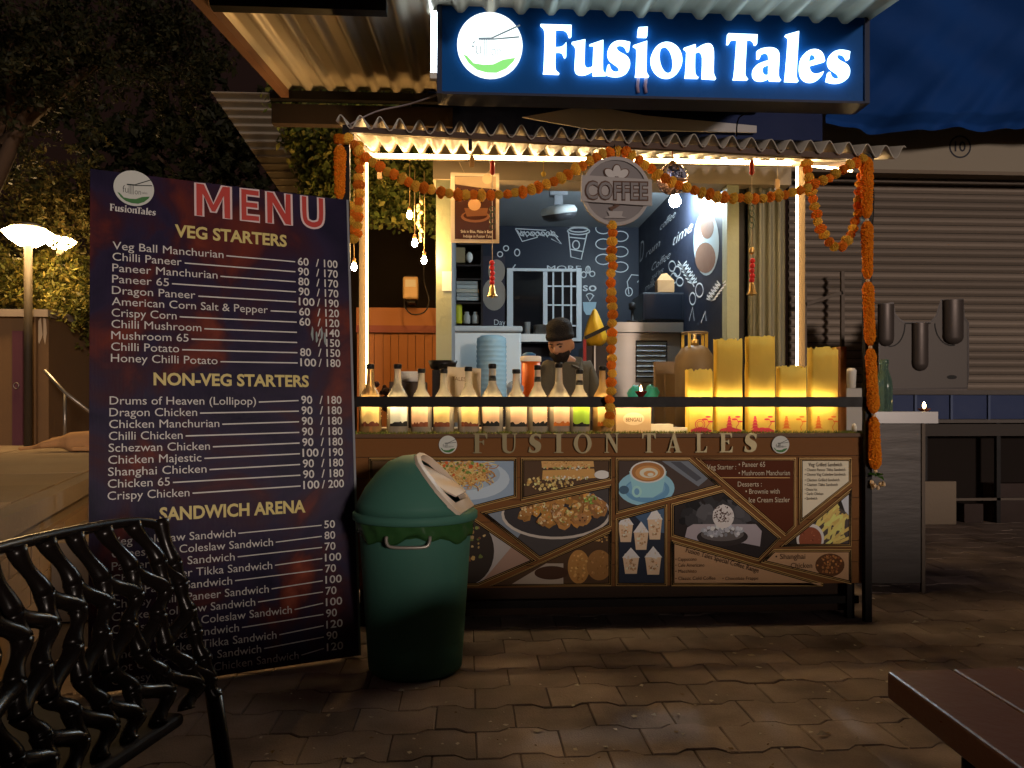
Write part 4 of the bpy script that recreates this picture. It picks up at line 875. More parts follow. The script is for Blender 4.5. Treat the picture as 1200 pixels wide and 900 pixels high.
m_gc = mat('clear bottle glass', (.72, .64, .5), .12, trans=.62, ior=1.2, spec=.5); m_gt = mat('tinted bottle glass', (.72, .45, .18), .12, trans=.6, ior=1.2, spec=.5)
liq = lambda n, c: mat('syrup ' + n, c, .15, trans=.55, ior=1.3)
L_am, L_dk, L_or, L_pk, L_cl = liq('amber', (.55, .2, .03)), liq('dark', (.02, .012, .008)), liq('orange', (.6, .17, .02)), liq('pale', (.7, .6, .4)), liq('red', (.25, .03, .02))
lab_ = lambda n, c: mat('label ' + n, c, .6, var=.25, vscale=35, col2=tuple(k * .75 for k in c), transl=.2)
bt = [(434, 'leftmost syrup bottle, amber tinted, with yellow label', m_gt, L_am, lab_('yellow', (.75, .55, .22)), lab_('rust', (.2, .06, .03)), .62, None),
      (466, 'clear syrup bottle with white label, second from the left post', m_gc, L_pk, lab_('white', (.7, .72, .66)), lab_('black', (.02, .02, .02)), .3, None),
      (494, 'clear syrup bottle with peach label, third from the left post', m_gc, L_cl, lab_('peach', (.75, .5, .33)), lab_('rust', (.2, .06, .03)), .4, None),
      (520, 'syrup bottle filled with amber up to the neck, yellow label', m_gc, L_am, lab_('yellow', (.75, .55, .22)), lab_('rust', (.2, .06, .03)), .82, None),
      (549, 'pale syrup bottle with yellow label before the white menu card', m_gc, L_pk, lab_('yellow', (.75, .55, .22)), lab_('rust', (.2, .06, .03)), .5, None),
      (577, 'dark syrup bottle with black band on its neck before the water can', m_gc, L_dk, lab_('peach', (.75, .5, .33)), lab_('black', (.02, .02, .02)), .63, mat('black band', (.02, .02, .02), .4)),
      (605, 'dark syrup bottle with bare neck left of the orange tub', m_gc, L_dk, lab_('peach', (.75, .5, .33)), lab_('black', (.02, .02, .02)), .58, None),
      (630, 'syrup bottle with dark neck ring right below the orange tub', m_gc, L_dk, lab_('peach', (.75, .5, .33)), lab_('black', (.02, .02, .02)), .4, mat('black band', (.02, .02, .02), .4)),
      (655, 'clear syrup bottle with peach label and orange base before the man', m_gc, L_or, lab_('peach', (.75, .5, .33)), lab_('orange', (.55, .16, .03)), .36, None),
      (679, 'syrup bottle with lime green label before the man', m_gc, L_pk, lab_('lime', (.3, .5, .05)), lab_('black', (.02, .02, .02)), .35, mat('black band', (.02, .02, .02), .4)),
      (706, 'amber syrup bottle half hidden behind the hanging garland', m_gt, L_or, lab_('yellow', (.75, .55, .22)), lab_('orange', (.55, .16, .03)), .6, None)]
for a in bt: bottle(*a)
random.seed(21)

# paper lantern bags with printed pagodas
m_lan = mat('yellow lantern paper', (.9, .66, .13), .75, var=.35, vscale=12, bump=.35, bscale=30, transl=.28); m_pk = mat('pink print', (.62, .06, .10), .6, transl=.3); m_or = mat('orange print', (.72, .2, .04), .6, transl=.3)
lanterns = [(805, 837, 433, m_pk, 'shortest left paper lantern bag with a pink wheel print'), (838.5, 872, 397, m_pk, 'tall paper lantern bag with pink tree print, second of five'), (876, 910, 394, m_pk, 'tallest paper lantern bag with pink pagoda, in the middle'), (912.5, 947, 429, m_or, 'short paper lantern bag with orange pagoda, fourth of five'), (950, 984, 407, m_or, 'rightmost paper lantern bag with torn top and shaded side')]
for (x0, x1, yt, mp, lab) in lanterns:
    Y = YC + .055; a, b = P(x0 + 1.6, 505, Y), P(x1 - 1.9, 505, Y); top = P(x0, yt, Y).z; t = thing('paper_lantern', lab, 'lantern', ((a.x + b.x) / 2, Y + .05, ZT), group='yellow paper lantern bags'); w_ = b.x - a.x; n = 14; q = MB(); ring = []
    for k in range(n + 1): f = k / n; ring.append((a.x + w_ * f, Y - .012 * math.sin(math.pi * f)))
    for k in range(1, 6): ring.append((b.x, Y + .06 * k / 5))
    for k in range(1, n + 1): ring.append((b.x - w_ * k / n, Y + .06))
    for k in range(1, 5): ring.append((a.x, Y + .06 * (1 - k / 5)))
    m_ = len(ring); rows = 8; vs = []
    for j in range(rows + 1):
        for k, (x, y) in enumerate(ring):
            z = ZT + (top - ZT) * j / rows
            if j == rows: z += random.choice((-.012, -.004, 0, 0, .004, .004))
            vs.append((x + random.gauss(0, .0006), y + random.gauss(0, .0008) , z))
    q.add(vs, [(j * m_ + k, j * m_ + (k + 1) % m_, (j + 1) * m_ + (k + 1) % m_, (j + 1) * m_ + k) for j in range(rows) for k in range(m_)], True); q.obj('bag', m_lan, t)
    lpn = front(Y - .0145); u0 = a.x; h = .1; q = MB()
    if mp is m_pk:
        q.flat(lpn, [(u0 + .01, ZT + .002)] + [(u0 + .01 + (w_ - .02) * k / 10, ZT + .012 + .014 * math.sin(math.pi * k / 10) + random.uniform(0, .006)) for k in range(11)] + [(u0 + w_ - .01, ZT + .002)])
    if x0 < 830:
        q.stroke(lpn, circ(u0 + w_ * .45, ZT + .045, .026, .026, 18), .004, .0006, True); q.stroke(lpn, circ(u0 + w_ * .45, ZT + .045, .017, .017, 18), .003, .0006, True)
    else:
        px_ = u0 + w_ * (.2 if mp is m_or or x0 > 870 else .45)
        for k in range(4):
            wk = .026 - .005 * k; zk = ZT + .022 + k * .017; q.flat(lpn, [(px_ - wk, zk), (px_ + wk, zk), (px_ + wk * .55, zk + .006), (px_ - wk * .55, zk + .006)], .0006 + .0002 * k); q.flat(lpn, [(px_ - wk * .55, zk + .006), (px_ + wk * .55, zk + .006), (px_ + wk * .5, zk + .016), (px_ - wk * .5, zk + .016)], .0005)
    tx = u0 + w_ * .78; q.stroke(lpn, [(tx, ZT + .01), (tx - .008, ZT + .03), (tx + .006, ZT + .05), (tx - .004, ZT + .07)], .004, .0006)
    for dx, dz_, r in ((-.018, .072, .016), (.012, .06, .014), (.0, .085, .015)): q.flat(lpn, circ(tx + dx, ZT + dz_, r, r * .35, 10), .0008)
    q.obj('printed_scene', mp, t)
q = MB(); a, b = P(985, 406, YC + .1), P(992, 505, YC + .1); q.bb((a.x, YC + .1, ZT), (b.x, YC + .16, a.z)); solo(q, 'lantern_shaded_side', mat('shaded lantern paper', (.25, .1, .03), .8, var=.3), 'narrow side of the last lantern, its shade painted dark brown', 'paper bag')  # dark side of the last lantern, shade put into the colour

# label box, candle, white boxes
cbx = thing('tea_box', 'pale cardboard box with an oval label right of the hanging garland', 'box', P(742, 503, YC + .06)); Y = YC + .055; a, b = P(722, 505, Y), P(763, 478, Y)
q = MB(); q.bb((a.x, Y, ZT), (b.x, Y + .1, b.z)); q.obj('carton', mat('peach carton', (.62, .42, .22), .6, var=.3, vscale=20), cbx)
pl_ = front(Y); q = MB(); cx_ = (a.x + b.x) / 2; cz_ = (ZT + b.z) / 2; q.flat(pl_, circ(cx_, cz_ + .008, .058, .034, 24), .0015); q.obj('oval_label', mat('cream label', (.7, .55, .34), .6), cbx)
q = MB(); put_text(q, pl_, 'BENGALI', cx_, cz_ - .006, width=.085, height=.02, align='c', d=.003, offset=.01); q.obj('lettering', mat('brown print', (.16, .07, .03), .6), cbx)
for (x0, x1, y0, y1, lab) in ((763, 789, 492, 502, 'small white carton lying right of the pale label box'), (789, 806, 498, 504, 'thin white packet lying left of the first paper lantern')):
    a, b = P(x0, y1, YC + .07), P(x1, y0, YC + .07); q = MB(); q.bb((a.x, YC + .07, ZT), (b.x, YC + .15, ZT + (b.z - a.z))); solo(q, 'white_carton', mat('white card', (.7, .62, .45), .6), lab, 'box')
cd = thing('oil_lamp', 'small lit oil lamp in a dark red glass on the bar', 'oil lamp', P(751, 466, YC - .015)); p = P(751, 465, YC - .018); zb_ = P(700, 465, YC).z
q = MB(); q.lathe([(.014, 0), (.016, .006), (.03, .022), (.033, .03), (.029, .03), (.02, .02), (.0, .016)], 18, (p.x, p.y, zb_)); q.obj('bowl', mat('dark red glass', (.12, .015, .012), .12, coat=.5), cd)
m_fl = mat('flame', (1, .8, .4), .5, emit=(1, .62, .25), es=14)
q = MB(); q.lathe([(0, .026), (.006, .032), (.0065, .04), (.003, .052), (0, .062)], 10, (p.x, p.y, zb_)); q.obj('flame', m_fl, cd)
q = MB(); p = P(1001, 503, YC + .1); q.lathe([(.012, 0), (.014, .03), (.008, .045), (0, .05)], 12, (p.x, p.y, ZT)); solo(q, 'white_candle_stub', mat('wax', (.75, .72, .66), .4), 'small white wax stub at the right end of the counter', 'candle')

# ---- things standing behind the bottles, on a side shelf of the counter
q = MB(); q.bb((xl + .05, YC + .25, ztop + .021), (xl + 1.15, YC + .6, ztop + .041)); solo(q, 'serving_shelf', m_white, 'pale shelf board behind the syrup bottles', 'shelf')
zs = ztop + .043
card = thing('menu_card', 'cream lettered card standing upright behind the syrup bottles', 'card', P(545, 480, YC + .28)); cp_ = Plane(P(519, 500, YC + .28), (1, .05, -.05), (.05, .12, 1), (0, -1, .12)); q = MB(); a = cp_.px(522, 496); b = cp_.px(566, 432)
q.flat(cp_, [(a[0], a[1] + .01), (b[0], a[1]), (b[0] - .012, b[1]), (a[0] - .005, b[1])], 0, .006); q.obj('panel', mat('cream card', (.62, .5, .33), .6), card)
q = MB(); u, v = cp_.px(529, 446); put_text(q, cp_, 'TALES', u, v, width=.078, height=.022, d=.0075); q.obj('lettering', mat('brown print', (.16, .07, .03), .6), card)
pt = thing('plate_stack', 'stack of white plates behind the syrup bottles, left of the card', 'plates', P(479, 460, YC + .4)); p = P(479, 448, YC + .4)
q = MB(); q.bb((p.x - .1, p.y - .1, zs), (p.x + .1, p.y + .1, p.z)); q.obj('crate', mat('dark crate', (.05, .04, .035), .6), pt)
for k in range(5):
    q = MB(); q.lathe([(.03, 0), (.045, .003), (.062, .012), (.064, .012), (.046, .0), (0, .002)], 20, (p.x, p.y, p.z + .002 + k * .0115)); q.obj('plate', m_white, pt)
wk = thing('black_wok', 'shallow black wok on the shelf before the green pillar', 'wok', P(519, 430, YC + .5)); p = P(519, 434, YC + .5)
q = MB(); q.lathe([(.05, 0), (.075, .02), (.083, .055), (.086, .055), (.07, .01), (0, .004)], 24, p); q.obj('bowl', mat('seasoned iron', (.015, .014, .014), .4, .5), wk)
q = MB(); q.bb((p.x - .06, p.y - .06, zs), (p.x + .06, p.y + .06, p.z)); q.obj('stand', m_black, wk)
q = MB(); p = P(622, 470, YC + .5); pz = P(622, 424, YC + .5).z; q.lathe([(.048, 0), (.056, pz - zs - .0), (.056, pz - zs)], 20, (p.x, p.y, zs)); tub = solo(q, 'orange_tub', mat('orange plastic', (.6, .11, .015), .35), 'orange plastic tub with white lid left of the man', 'tub')
q = MB(); q.lathe([(.06, pz), (.062, pz + .004), (.062, pz + .028), (.056, pz + .032)], 20, (p.x, p.y, 0)); q.obj('lid', m_white, tub)
jb = P(620, 424, YC + .95); q = MB(); q.lathe([(.04, -.5), (.045, -.06), (.03, 0), (.043, .0), (.043, .05), (.02, .06)], 16, jb + Vector((0, 0, .0))); solo(q, 'blue_jar', mat('blue plastic', (.03, .12, .32), .3), 'blue lidded jar behind the orange tub', 'jar')
ck = MB(); random.seed(3)
vs = []; p = P(604, 458, YC + .35)
ck.ball(p + Vector((0, 0, 0)), (.05, .05, .05), 12, 8); ck.v = [tuple(Vector(v) + Vector((random.gauss(0, .006), random.gauss(0, .006), random.gauss(0, .006)))) for v in ck.v]; solo(ck, 'blue_cloth', mat('blue white cloth', (.3, .4, .55), .8, var=.6, vscale=14, col2=(.05, .1, .3)), 'crumpled blue and white cloth behind the dark bottles', 'cloth')
q = MB(); p = P(437, 470, YC + .4)
for k in range(40): q.ball(p + Vector((random.uniform(0, .25), random.uniform(-.05, .05), random.uniform(-.05, .1))), random.uniform(.012, .026), 6, 4)
solo(q, 'dark_dried_flowers', mat('dried flower', (.07, .035, .03), .8, var=.6, vscale=30), 'dark bunch of dried flowers behind the leftmost bottles', 'flowers')
# ================================================================== INSIDE THE SHOP
m_chalk = mat('chalk white', (.62, .64, .66), .8); bw_ = front(YB); W = lambda x, y: bw_.px(x, y)
sw = Plane((xR0 + .002, 0, 0), (0, -1, 0), (0, 0, 1), (-1, 0, 0)); V = lambda x, y: sw.px(x, y)
def chalk(name, lines, pl, f, wd=.012, txt=()):
    q = MB()
    for ln in lines: q.stroke(pl, [f(*p) for p in ln], wd, .003)
    for s, x, y, x1, h, *a in txt:
        u, v = f(x, y); put_text(q, pl, s, u, v, width=f(x1, y)[0] - u, height=f(x, y - h)[1] - v, d=.003, offset=(a[0] if a else .0))
    q.obj(name, m_chalk, shop)
def arc(cx, cy, rx, ry, a0=0, a1=6.283, n=16): return [(cx + rx * math.cos(a0 + (a1 - a0) * k / n), cy + ry * math.sin(a0 + (a1 - a0) * k / n)) for k in range(n + 1)]
chalk('chalk_cup', [[(666, 271), (669, 301), (681, 304), (688, 273)], arc(678, 271, 13, 4), arc(678, 269, 11, 3), [(667, 278), (687, 280)], [(668, 292), (684, 295)], arc(675, 287, 4, 5)], bw_, W, .012)
wing = [[(604, 268), (640, 270)], [(604, 268), (612, 283), (630, 278)], [(645, 270), (658, 286), (646, 280)]] + [[(606 + k * 4, 270 + k * .4), (610 + k * 4, 276 + (k % 3))] for k in range(12)] + [arc(612 + k * 6, 274, 2.2, 2.2) for k in range(7)]
chalk('chalk_leaves', wing, bw_, W, .010)
chalk('chalk_beans', [arc(689, 316, 2.5, 4), arc(684, 322, 3, 3.5), arc(694, 321, 3, 3), [(689, 312), (689, 320)], arc(593, 291, 3, 3), arc(606, 296, 3, 4), arc(586, 298, 3, 3), [(597, 320), (604, 310)]], bw_, W, .011)
chalk('chalk_words', [arc(691, 347, 4, 3, 3.4, 6.2), [(687, 346), (691, 353), (696, 346)]], bw_, W, .011, [('MORE', 641, 317, 681, 6), ('so', 683, 341, 699, 10, .01)])
q = MB(); q.flat(bw_, [W(*p) for p in ((683, 354), (699, 354), (697, 364), (692, 369), (687, 369), (684, 364))], .003); q.obj('chalk_mug', mat('pale blue print', (.35, .48, .55), .6), shop)
chalk('chalk_cups', [arc(707 + 20 * (k % 2), 268 + 9 * k, 9, 6) for k in range(6)] + [[(737, 345), (735, 330), (740, 322), (752, 323), (747, 331)], arc(737, 342, 4, 5)], bw_, W, .010)
# script and sprigs on the side wall, print of a tall glass
rows = [('D', 750, 308, 755, 24), ('rum', 757, 302, 774, 8), ('coffee', 774, 270, 792, 8), ('time', 789, 288, 812, 12), ('Coffee', 764, 318, 786, 8), ('and hot', 764, 328, 778, 6), ('milk', 756, 342, 768, 8)]
q = MB()
for s, x, y, x1, h in rows:
    u, v = V(x, y); put_text(q, sw, s, u, v, width=V(x1, y)[0] - u, height=V(x, y - h)[1] - v, d=.003, offset=-.012, shear=.35)
q.obj('chalk_script', m_chalk, shop)
spr = []
for (x, y, dx, dy) in ((800, 312, 14, 24), (834, 352, 14, -20)):
    spr.append([(x, y), (x + dx, y + dy)])
    for k in range(6): f = k / 6; spr += [[(x + dx * f, y + dy * f), (x + dx * f + sx_ * 5, y + dy * f - 6), (x + dx * f + sx_ * 5.5, y + dy * f - 2), (x + dx * f, y + dy * f)] for sx_ in (-1, 1)]
spr += [arc(820, 340, 4.5, 8), arc(812, 350, 3.5, 7), arc(788, 312, 4, 6), arc(794, 318, 4, 6), arc(790, 326, 4, 6), arc(797, 330, 4, 5), [(808, 376), (812, 360), (814, 376)], [(822, 378), (827, 365), (828, 376)]]
chalk('chalk_sprigs', spr, sw, V, .012)
q = MB(); q.flat(sw, [V(*p) for p in arc(828, 285, 15, 38, n=28)], .002); g1 = q.obj('glass_print', mat('print pale glass', (.3, .36, .38), .5), shop)
q = MB(); q.flat(sw, [V(*p) for p in arc(829, 266, 8, 14, n=20)], .003); q.flat(sw, [V(*p) for p in arc(827, 302, 12, 18, n=20)], .0032); q.obj('coffee_print', mat('print coffee', (.22, .12, .08), .5, var=.6, vscale=20), g1)
# dark picture strip between shelf and window with a coffee print
q = MB(); q.flat(bw_, [W(*p) for p in ((566, 300), (592, 300), (592, 382), (566, 382))], .002); g1 = q.obj('picture_strip', mat('dark print', (.04, .035, .05), .5), shop)
q = MB(); q.flat(bw_, [W(*p) for p in arc(579, 345, 14, 19, n=24)], .004); q.flat(bw_, [W(*p) for p in arc(582, 318, 10, 14, n=20)], .0045); q.obj('cup_print', mat('print cup', (.4, .33, .27), .5, var=.5, vscale=12), g1)
q = MB(); put_text(q, bw_, 'Day', *W(579, 381), width=.12, height=.06, d=.005); q.obj('lettering', m_chalk, g1)

# window in the back wall: white frame, dark pane, barred half
win = thing('kitchen_window', 'white framed window with a dark sliding pane and barred half', 'window', (W(638, 400)[0], YB - .04, W(638, 400)[1]))
m_al = mat('white aluminium', (.62, .64, .66), .4)
def wbox(x0, y0, x1, y1, d0, d1, nm, m, par):
    a, b = W(x0, y0), W(x1, y1); q = MB(); q.bb((a[0], YB - d0, a[1]), (b[0], YB - d1, b[1])); return q.obj(nm, m, par)
fr = wbox(594, 315, 601, 400, .04, .002, 'frame', m_al, win); wbox(675, 315, 681, 400, .04, .002, 'frame', m_al, win); wbox(601, 315, 675, 319, .04, .002, 'frame', m_al, win); wbox(601, 396, 675, 400, .04, .002, 'frame', m_al, win); wbox(636, 319, 641, 396, .05, .01, 'mullion', m_al, win)
wbox(601, 319, 636, 396, .02, .012, 'pane', mat('dark window glass', (.01, .01, .012), .06), win); wbox(641, 319, 675, 396, .008, .002, 'night_opening', mat('dark opening', (.012, .008, .008), .8), win)
for x in (648, 659, 669): wbox(x - 1, 319, x + 1, 396, .03, .018, 'bar', m_al, win)
for y in (336, 358, 382): wbox(641, y - 1, 675, y + 1, .034, .03, 'bar', m_al, win)
wbox(598, 394, 662, 403, .26, .051, 'sill', m_white, win)
po = P(636, 391, YB - .16); pot = thing('steel_pot', 'round steel pot on the window sill', 'pot', po); q = MB(); q.lathe([(.08, 0), (.095, .01), (.1, .09), (.105, .095), (.095, .095), (.09, .02), (0, .015)], 20, (po.x, po.y, W(638, 394)[1])); q.obj('bowl', m_steel, pot)
q = MB(); p = P(618, 391, YB - .2); q.lathe([(.028, 0), (.032, .12), (.032, .124), (.026, .01)], 12, (p.x, p.y, W(638, 394)[1])); solo(q, 'dotted_cup', mat('dotted cup', (.5, .5, .48), .5, var=1, vscale=60, col2=(.02, .02, .02)), 'small dotted cup on the window sill left of the pot', 'cup')

# open shelf rack with packets
Ysf = YB - .35; sr = thing('shelf_rack', 'dark open shelf rack left of the window', 'shelf', (P(551, 400, Ysf).x, Ysf, 0)); m_dw = mat('dark laminate', (.03, .022, .02), .5)
a, b = P(532, 284, Ysf), P(566, 440, Ysf)
for nm, (p0, p1) in (('side_panel', ((a.x, Ysf, 0), (a.x + .02, YB - .01, a.z))), ('side_panel', ((b.x - .02, Ysf, 0), (b.x, YB - .01, a.z))), ('back_panel', ((a.x + .02, YB - .03, 0), (b.x - .02, YB - .01, a.z)))):
    q = MB(); q.bb(p0, p1); q.obj(nm, m_dw, sr)
for y in (285, 310, 326, 354, 381):
    z = P(550, y, Ysf).z; q = MB(); q.bb((a.x + .021, Ysf + .002, z - .015), (b.x - .021, YB - .031, z)); q.obj('shelf', m_dw, sr)
def shelfbox(x0, x1, y0, y1, m, nm, lab, cat):
    p, r = P(x0, y1, Ysf + .05), P(x1, y0, Ysf + .05); q = MB(); q.bb((p.x, Ysf + .05, p.z + .003), (r.x, Ysf + .2, r.z)); return solo(q, nm, m, lab, cat)
shelfbox(534, 545, 290, 308, mat('tan packet', (.4, .3, .16), .6, var=.8, vscale=16), 'tan_packet', 'tan packet on the upper shelf of the dark rack', 'packet')
q = MB(); p = P(550, 301, Ysf + .08); q.ball(p + Vector((0, 0, -.005)), (.035, .035, .055), 12, 8); solo(q, 'white_jug', m_white, 'small white jug beside the tan packet on the rack', 'jug')
for k in range(5):
    q = MB(); p, r = P(534, 352 - k * 4.6, Ysf + .04), P(562, 348 - k * 4.6, Ysf + .04); q.bb((p.x + random.uniform(0, .02), Ysf + .04, p.z + .002), (r.x - random.uniform(0, .02), Ysf + .24, r.z)); solo(q, 'folded_bag', mat('folded plastic %d' % (k % 3), ((.5, .52, .5), (.35, .36, .34), (.55, .5, .4))[k % 3], .4, var=.5, vscale=25), ('topmost', 'fourth', 'middle', 'second', 'lowest')[::-1][k] + ' of the folded pale bags piled on the rack', 'bag')
q = MB(); p = P(537, 380, Ysf + .08); q.lathe([(.036, 0), (.04, .01), (.04, .19), (.03, .2)], 14, (p.x, p.y, p.z + .004)); solo(q, 'yellow_canister', mat('yellow plastic', (.5, .48, .03), .4), 'tall yellow canister on the rack above the white fridge', 'canister')
for x, lab in ((547, 'glass jar next to the yellow canister on the rack'), (557, 'glass jar at the right end of the rack')):
    q = MB(); p = P(x, 380, Ysf + .08); q.lathe([(.03, 0), (.036, .01), (.036, .08), (.022, .1), (.024, .12), (.0, .122)], 14, (p.x, p.y, p.z + .004)); solo(q, 'glass_jar', mat('cloudy glass', (.45, .45, .42), .2, var=.6, vscale=30), lab, 'jar')

# white chest fridge with the blue water can before it
Yfr = 7.1; frg = thing('chest_fridge', 'pale grey box fridge inside the shop behind the water can', 'fridge', (P(570, 400, Yfr).x, Yfr + .25, 0)); a, b = P(531, 389, Yfr), P(611, 389, Yfr)
q = MB(); q.bb((a.x, Yfr, .1), (b.x, Yfr + .55, a.z)); smooth_bevel(q.obj('cabinet', mat('fridge enamel', (.5, .55, .56), .35), frg), .02)
q = MB(); q.bb((a.x - .01, Yfr - .02, a.z + .003), (b.x + .01, Yfr + .56, P(570, 382, Yfr).z)); smooth_bevel(q.obj('lid', mat('fridge lid', (.36, .39, .4), .35), frg), .015)
for x in (a.x + .06, b.x - .06):
    q = MB(); q.bb((x - .03, Yfr + .03, .02), (x + .03, Yfr + .5, .1)); q.obj('foot', m_black, frg)
Ywc = 6.75; p = P(576, 470, Ywc); wz = P(576, 455, Ywc).z - .12; wc = thing('water_can', 'big pale blue water can standing before the fridge', 'water can', (p.x, Ywc, .02))
q = MB(); q.bb((p.x - .17, Ywc - .15, .02), (p.x + .17, Ywc + .17, wz)); q.obj('stand', m_dw, wc)
zt_ = P(576, 393, Ywc).z; h = zt_ - wz; q = MB(); pr_ = [(.1, 0), (.128, .02)]
for k in range(12): z = .02 + (h - .09) * k / 12; pr_ += [(.132, z + .005), (.132, z + .02), (.126, z + .028)]
pr_ += [(.131, h - .06), (.125, h - .025), (.09, h - .004), (0, h)]
q.lathe(pr_, 28, (p.x, Ywc, wz)); q.obj('can', mat('pale blue plastic', (.3, .46, .54), .25, trans=.25, ior=1.2), wc)

# steel cabinet with louvres, black oven on it, bag, cylinder, boxes
Yst = 6.35; a, b = P(719, 380, Yst), P(797, 380, Yst); stl = thing('steel_cabinet', 'stainless steel cabinet with a louvred front panel', 'cabinet', ((a.x + b.x) / 2, Yst + .25, .02))
q = MB(); q.bb((a.x, Yst, .02), (b.x, Yst + .5, P(750, 390, Yst).z)); q.obj('cabinet_body', m_steel, stl); q = MB(); q.bb((a.x - .02, Yst - .03, P(750, 389.5, Yst).z), (b.x + .02, Yst + .52, P(750, 378, Yst).z)); q.obj('worktop', m_steel, stl)
for k in range(8):
    y = 401 + k * 6; u = P(746, y + 4.4, Yst - .004), P(781, y, Yst - .02); q = MB(); q.add([u[0], (u[1].x, u[0].y, u[0].z), u[1], (u[0].x, u[1].y, u[1].z)], [(0, 1, 2, 3)]); q.add([(u[0].x, Yst - .004, u[1].z), (u[1].x, Yst - .004, u[1].z), u[1], (u[0].x, u[1].y, u[1].z)], [(3, 2, 1, 0)]); q.obj('louvre', mat('louvre steel', (.6, .62, .62), .3, .8), stl)
q = MB(); u = P(745, 448, Yst - .002), P(782, 399, Yst - .002); q.bb((u[0].x, Yst - .003, u[0].z), (u[1].x, Yst - .0005, u[1].z)); q.obj('louvre_back', m_black, stl)
ov = thing('black_oven', 'black box oven on the steel cabinet', 'oven', P(777, 378, Yst + .2)); a, b = P(753, 378, Yst + .02), P(802, 343, Yst + .02)
q = MB(); q.bb((a.x, Yst + .02, a.z + .012), (b.x, Yst + .42, b.z)); smooth_bevel(q.obj('casing', mat('black enamel', (.014, .016, .022), .4), ov), .008); q = MB(); q.bb((a.x + .02, Yst + .012, a.z + .03), (b.x - .02, Yst + .02, b.z - .02)); q.obj('door', mat('black oven glass', (.01, .012, .018), .2), ov)
for x in (a.x + .03, b.x - .03):
    q = MB(); q.bb((x - .015, Yst + .05, a.z - .002), (x + .015, Yst + .38, a.z + .012)); q.obj('foot', m_black, ov)
q = MB(); a, b = P(770, 343, Yst + .15), P(789, 321, Yst + .15); z0_, z1_ = a.z + .002, b.z; xm = (a.x + b.x) / 2
q.add([(a.x, Yst + .12, z0_), (b.x, Yst + .12, z0_), (b.x, Yst + .22, z0_), (a.x, Yst + .22, z0_), (a.x - .005, Yst + .11, z0_ + .1), (b.x, Yst + .12, z0_ + .1), (b.x + .004, Yst + .22, z0_ + .1), (a.x, Yst + .22, z0_ + .1), (xm - .03, Yst + .16, z1_), (xm + .02, Yst + .17, z1_ + .01)], [(0, 1, 5, 4), (1, 2, 6, 5), (2, 3, 7, 6), (3, 0, 4, 7), (4, 5, 9, 8), (6, 7, 8, 9), (5, 6, 9), (7, 4, 8), (0, 3, 2, 1)])
solo(q, 'kraft_bag', mat('kraft paper', (.36, .2, .09), .75, var=.3, vscale=15), 'brown paper bag folded shut on top of the oven', 'paper bag')
q = MB(); p = P(741, 378, Yst + .1); q.lathe([(.05, .0), (.05, .012), (.012, .02), (.012, .1), (.03, .11), (.03, .16), (.0, .17)], 14, p + Vector((0, 0, .003))); solo(q, 'lamp_base', m_black, 'small black stand left of the oven on the steel cabinet', 'stand')
Ycy = 5.25; p = P(814, 470, Ycy); gc = thing('gas_cylinder', 'grimy yellowish gas cylinder behind the first lantern', 'gas cylinder', (p.x, Ycy, .02)); z1_ = P(814, 405, Ycy).z; st_h = z1_ - .58
q = MB(); q.bb((p.x - .15, Ycy - .12, .02), (p.x + .15, Ycy + .14, st_h)); q.obj('block', m_dw, gc); q = MB(); q.lathe([(.1, 0), (.135, .03), (.142, .1), (.142, .42), (.13, .5), (.09, .56), (.04, .58)], 26, (p.x, Ycy, st_h + .002)); q.obj('cylinder', mat('grimy cylinder paint', (.2, .14, .075), .55, .2, var=.8, vscale=5, col2=(.1, .075, .05)), gc)
q = MB(); q.lathe([(.03, 0), (.03, .04), (.015, .045), (.015, .08)], 12, (p.x, Ycy, z1_)); q.obj('valve', mat('brass', (.6, .4, .15), .35, 1), gc)
q = MB(); q.tube([(p.x + .085 * math.cos(t), Ycy + .085 * math.sin(t), z1_ + .085) for t in (6.283 * k / 20 for k in range(20))], .009, 6, closed=True); q.obj('collar', MATS['grimy cylinder paint'], gc)
for t in (.6, 2.5, 4.0, 5.6):
    q = MB(); q.bar((p.x + .085 * math.cos(t), Ycy + .085 * math.sin(t), z1_ - .02), (p.x + .085 * math.cos(t), Ycy + .085 * math.sin(t), z1_ + .082), .02, .006); q.obj('collar_stay', mat('yellow enamel', (.5, .33, .04), .45), gc)
for (x0, x1, y0, y1, Y, nm, lab) in ((768, 790, 424, 474, 5.0, 'cardboard_box', 'upright brown cardboard piece before the steel cabinet'), (780, 791, 438, 470, 4.9, 'small_cardboard_box', 'small brown carton in front of the upright cardboard')):
    a, b = P(x0, y1, Y), P(x1, y0, Y); q = MB(); q.bb((a.x, Y, zs), (b.x, Y + .04, b.z)) if Y < 4.66 else q.bb((a.x, Y, .02), (b.x, Y + .05, b.z)); solo(q, nm, mat('corrugated card', (.26, .18, .11), .8, var=.3, vscale=10), lab, 'box')
q = MB(); random.seed(9); p = P(751, 462, YC + .4)
for x in (744, 763):
    c = P(x, 462, YC + .4); q.ball(c, (.045, .04, .05), 10, 7)
q.v = [tuple(Vector(v) + Vector((random.gauss(0, .005), random.gauss(0, .005), random.gauss(0, .005)))) for v in q.v]
solo(q, 'teal_net_bag', mat('teal plastic', (.03, .3, .27), .4, var=.5, vscale=40), 'teal plastic bag crumpled behind the oil lamp', 'bag')
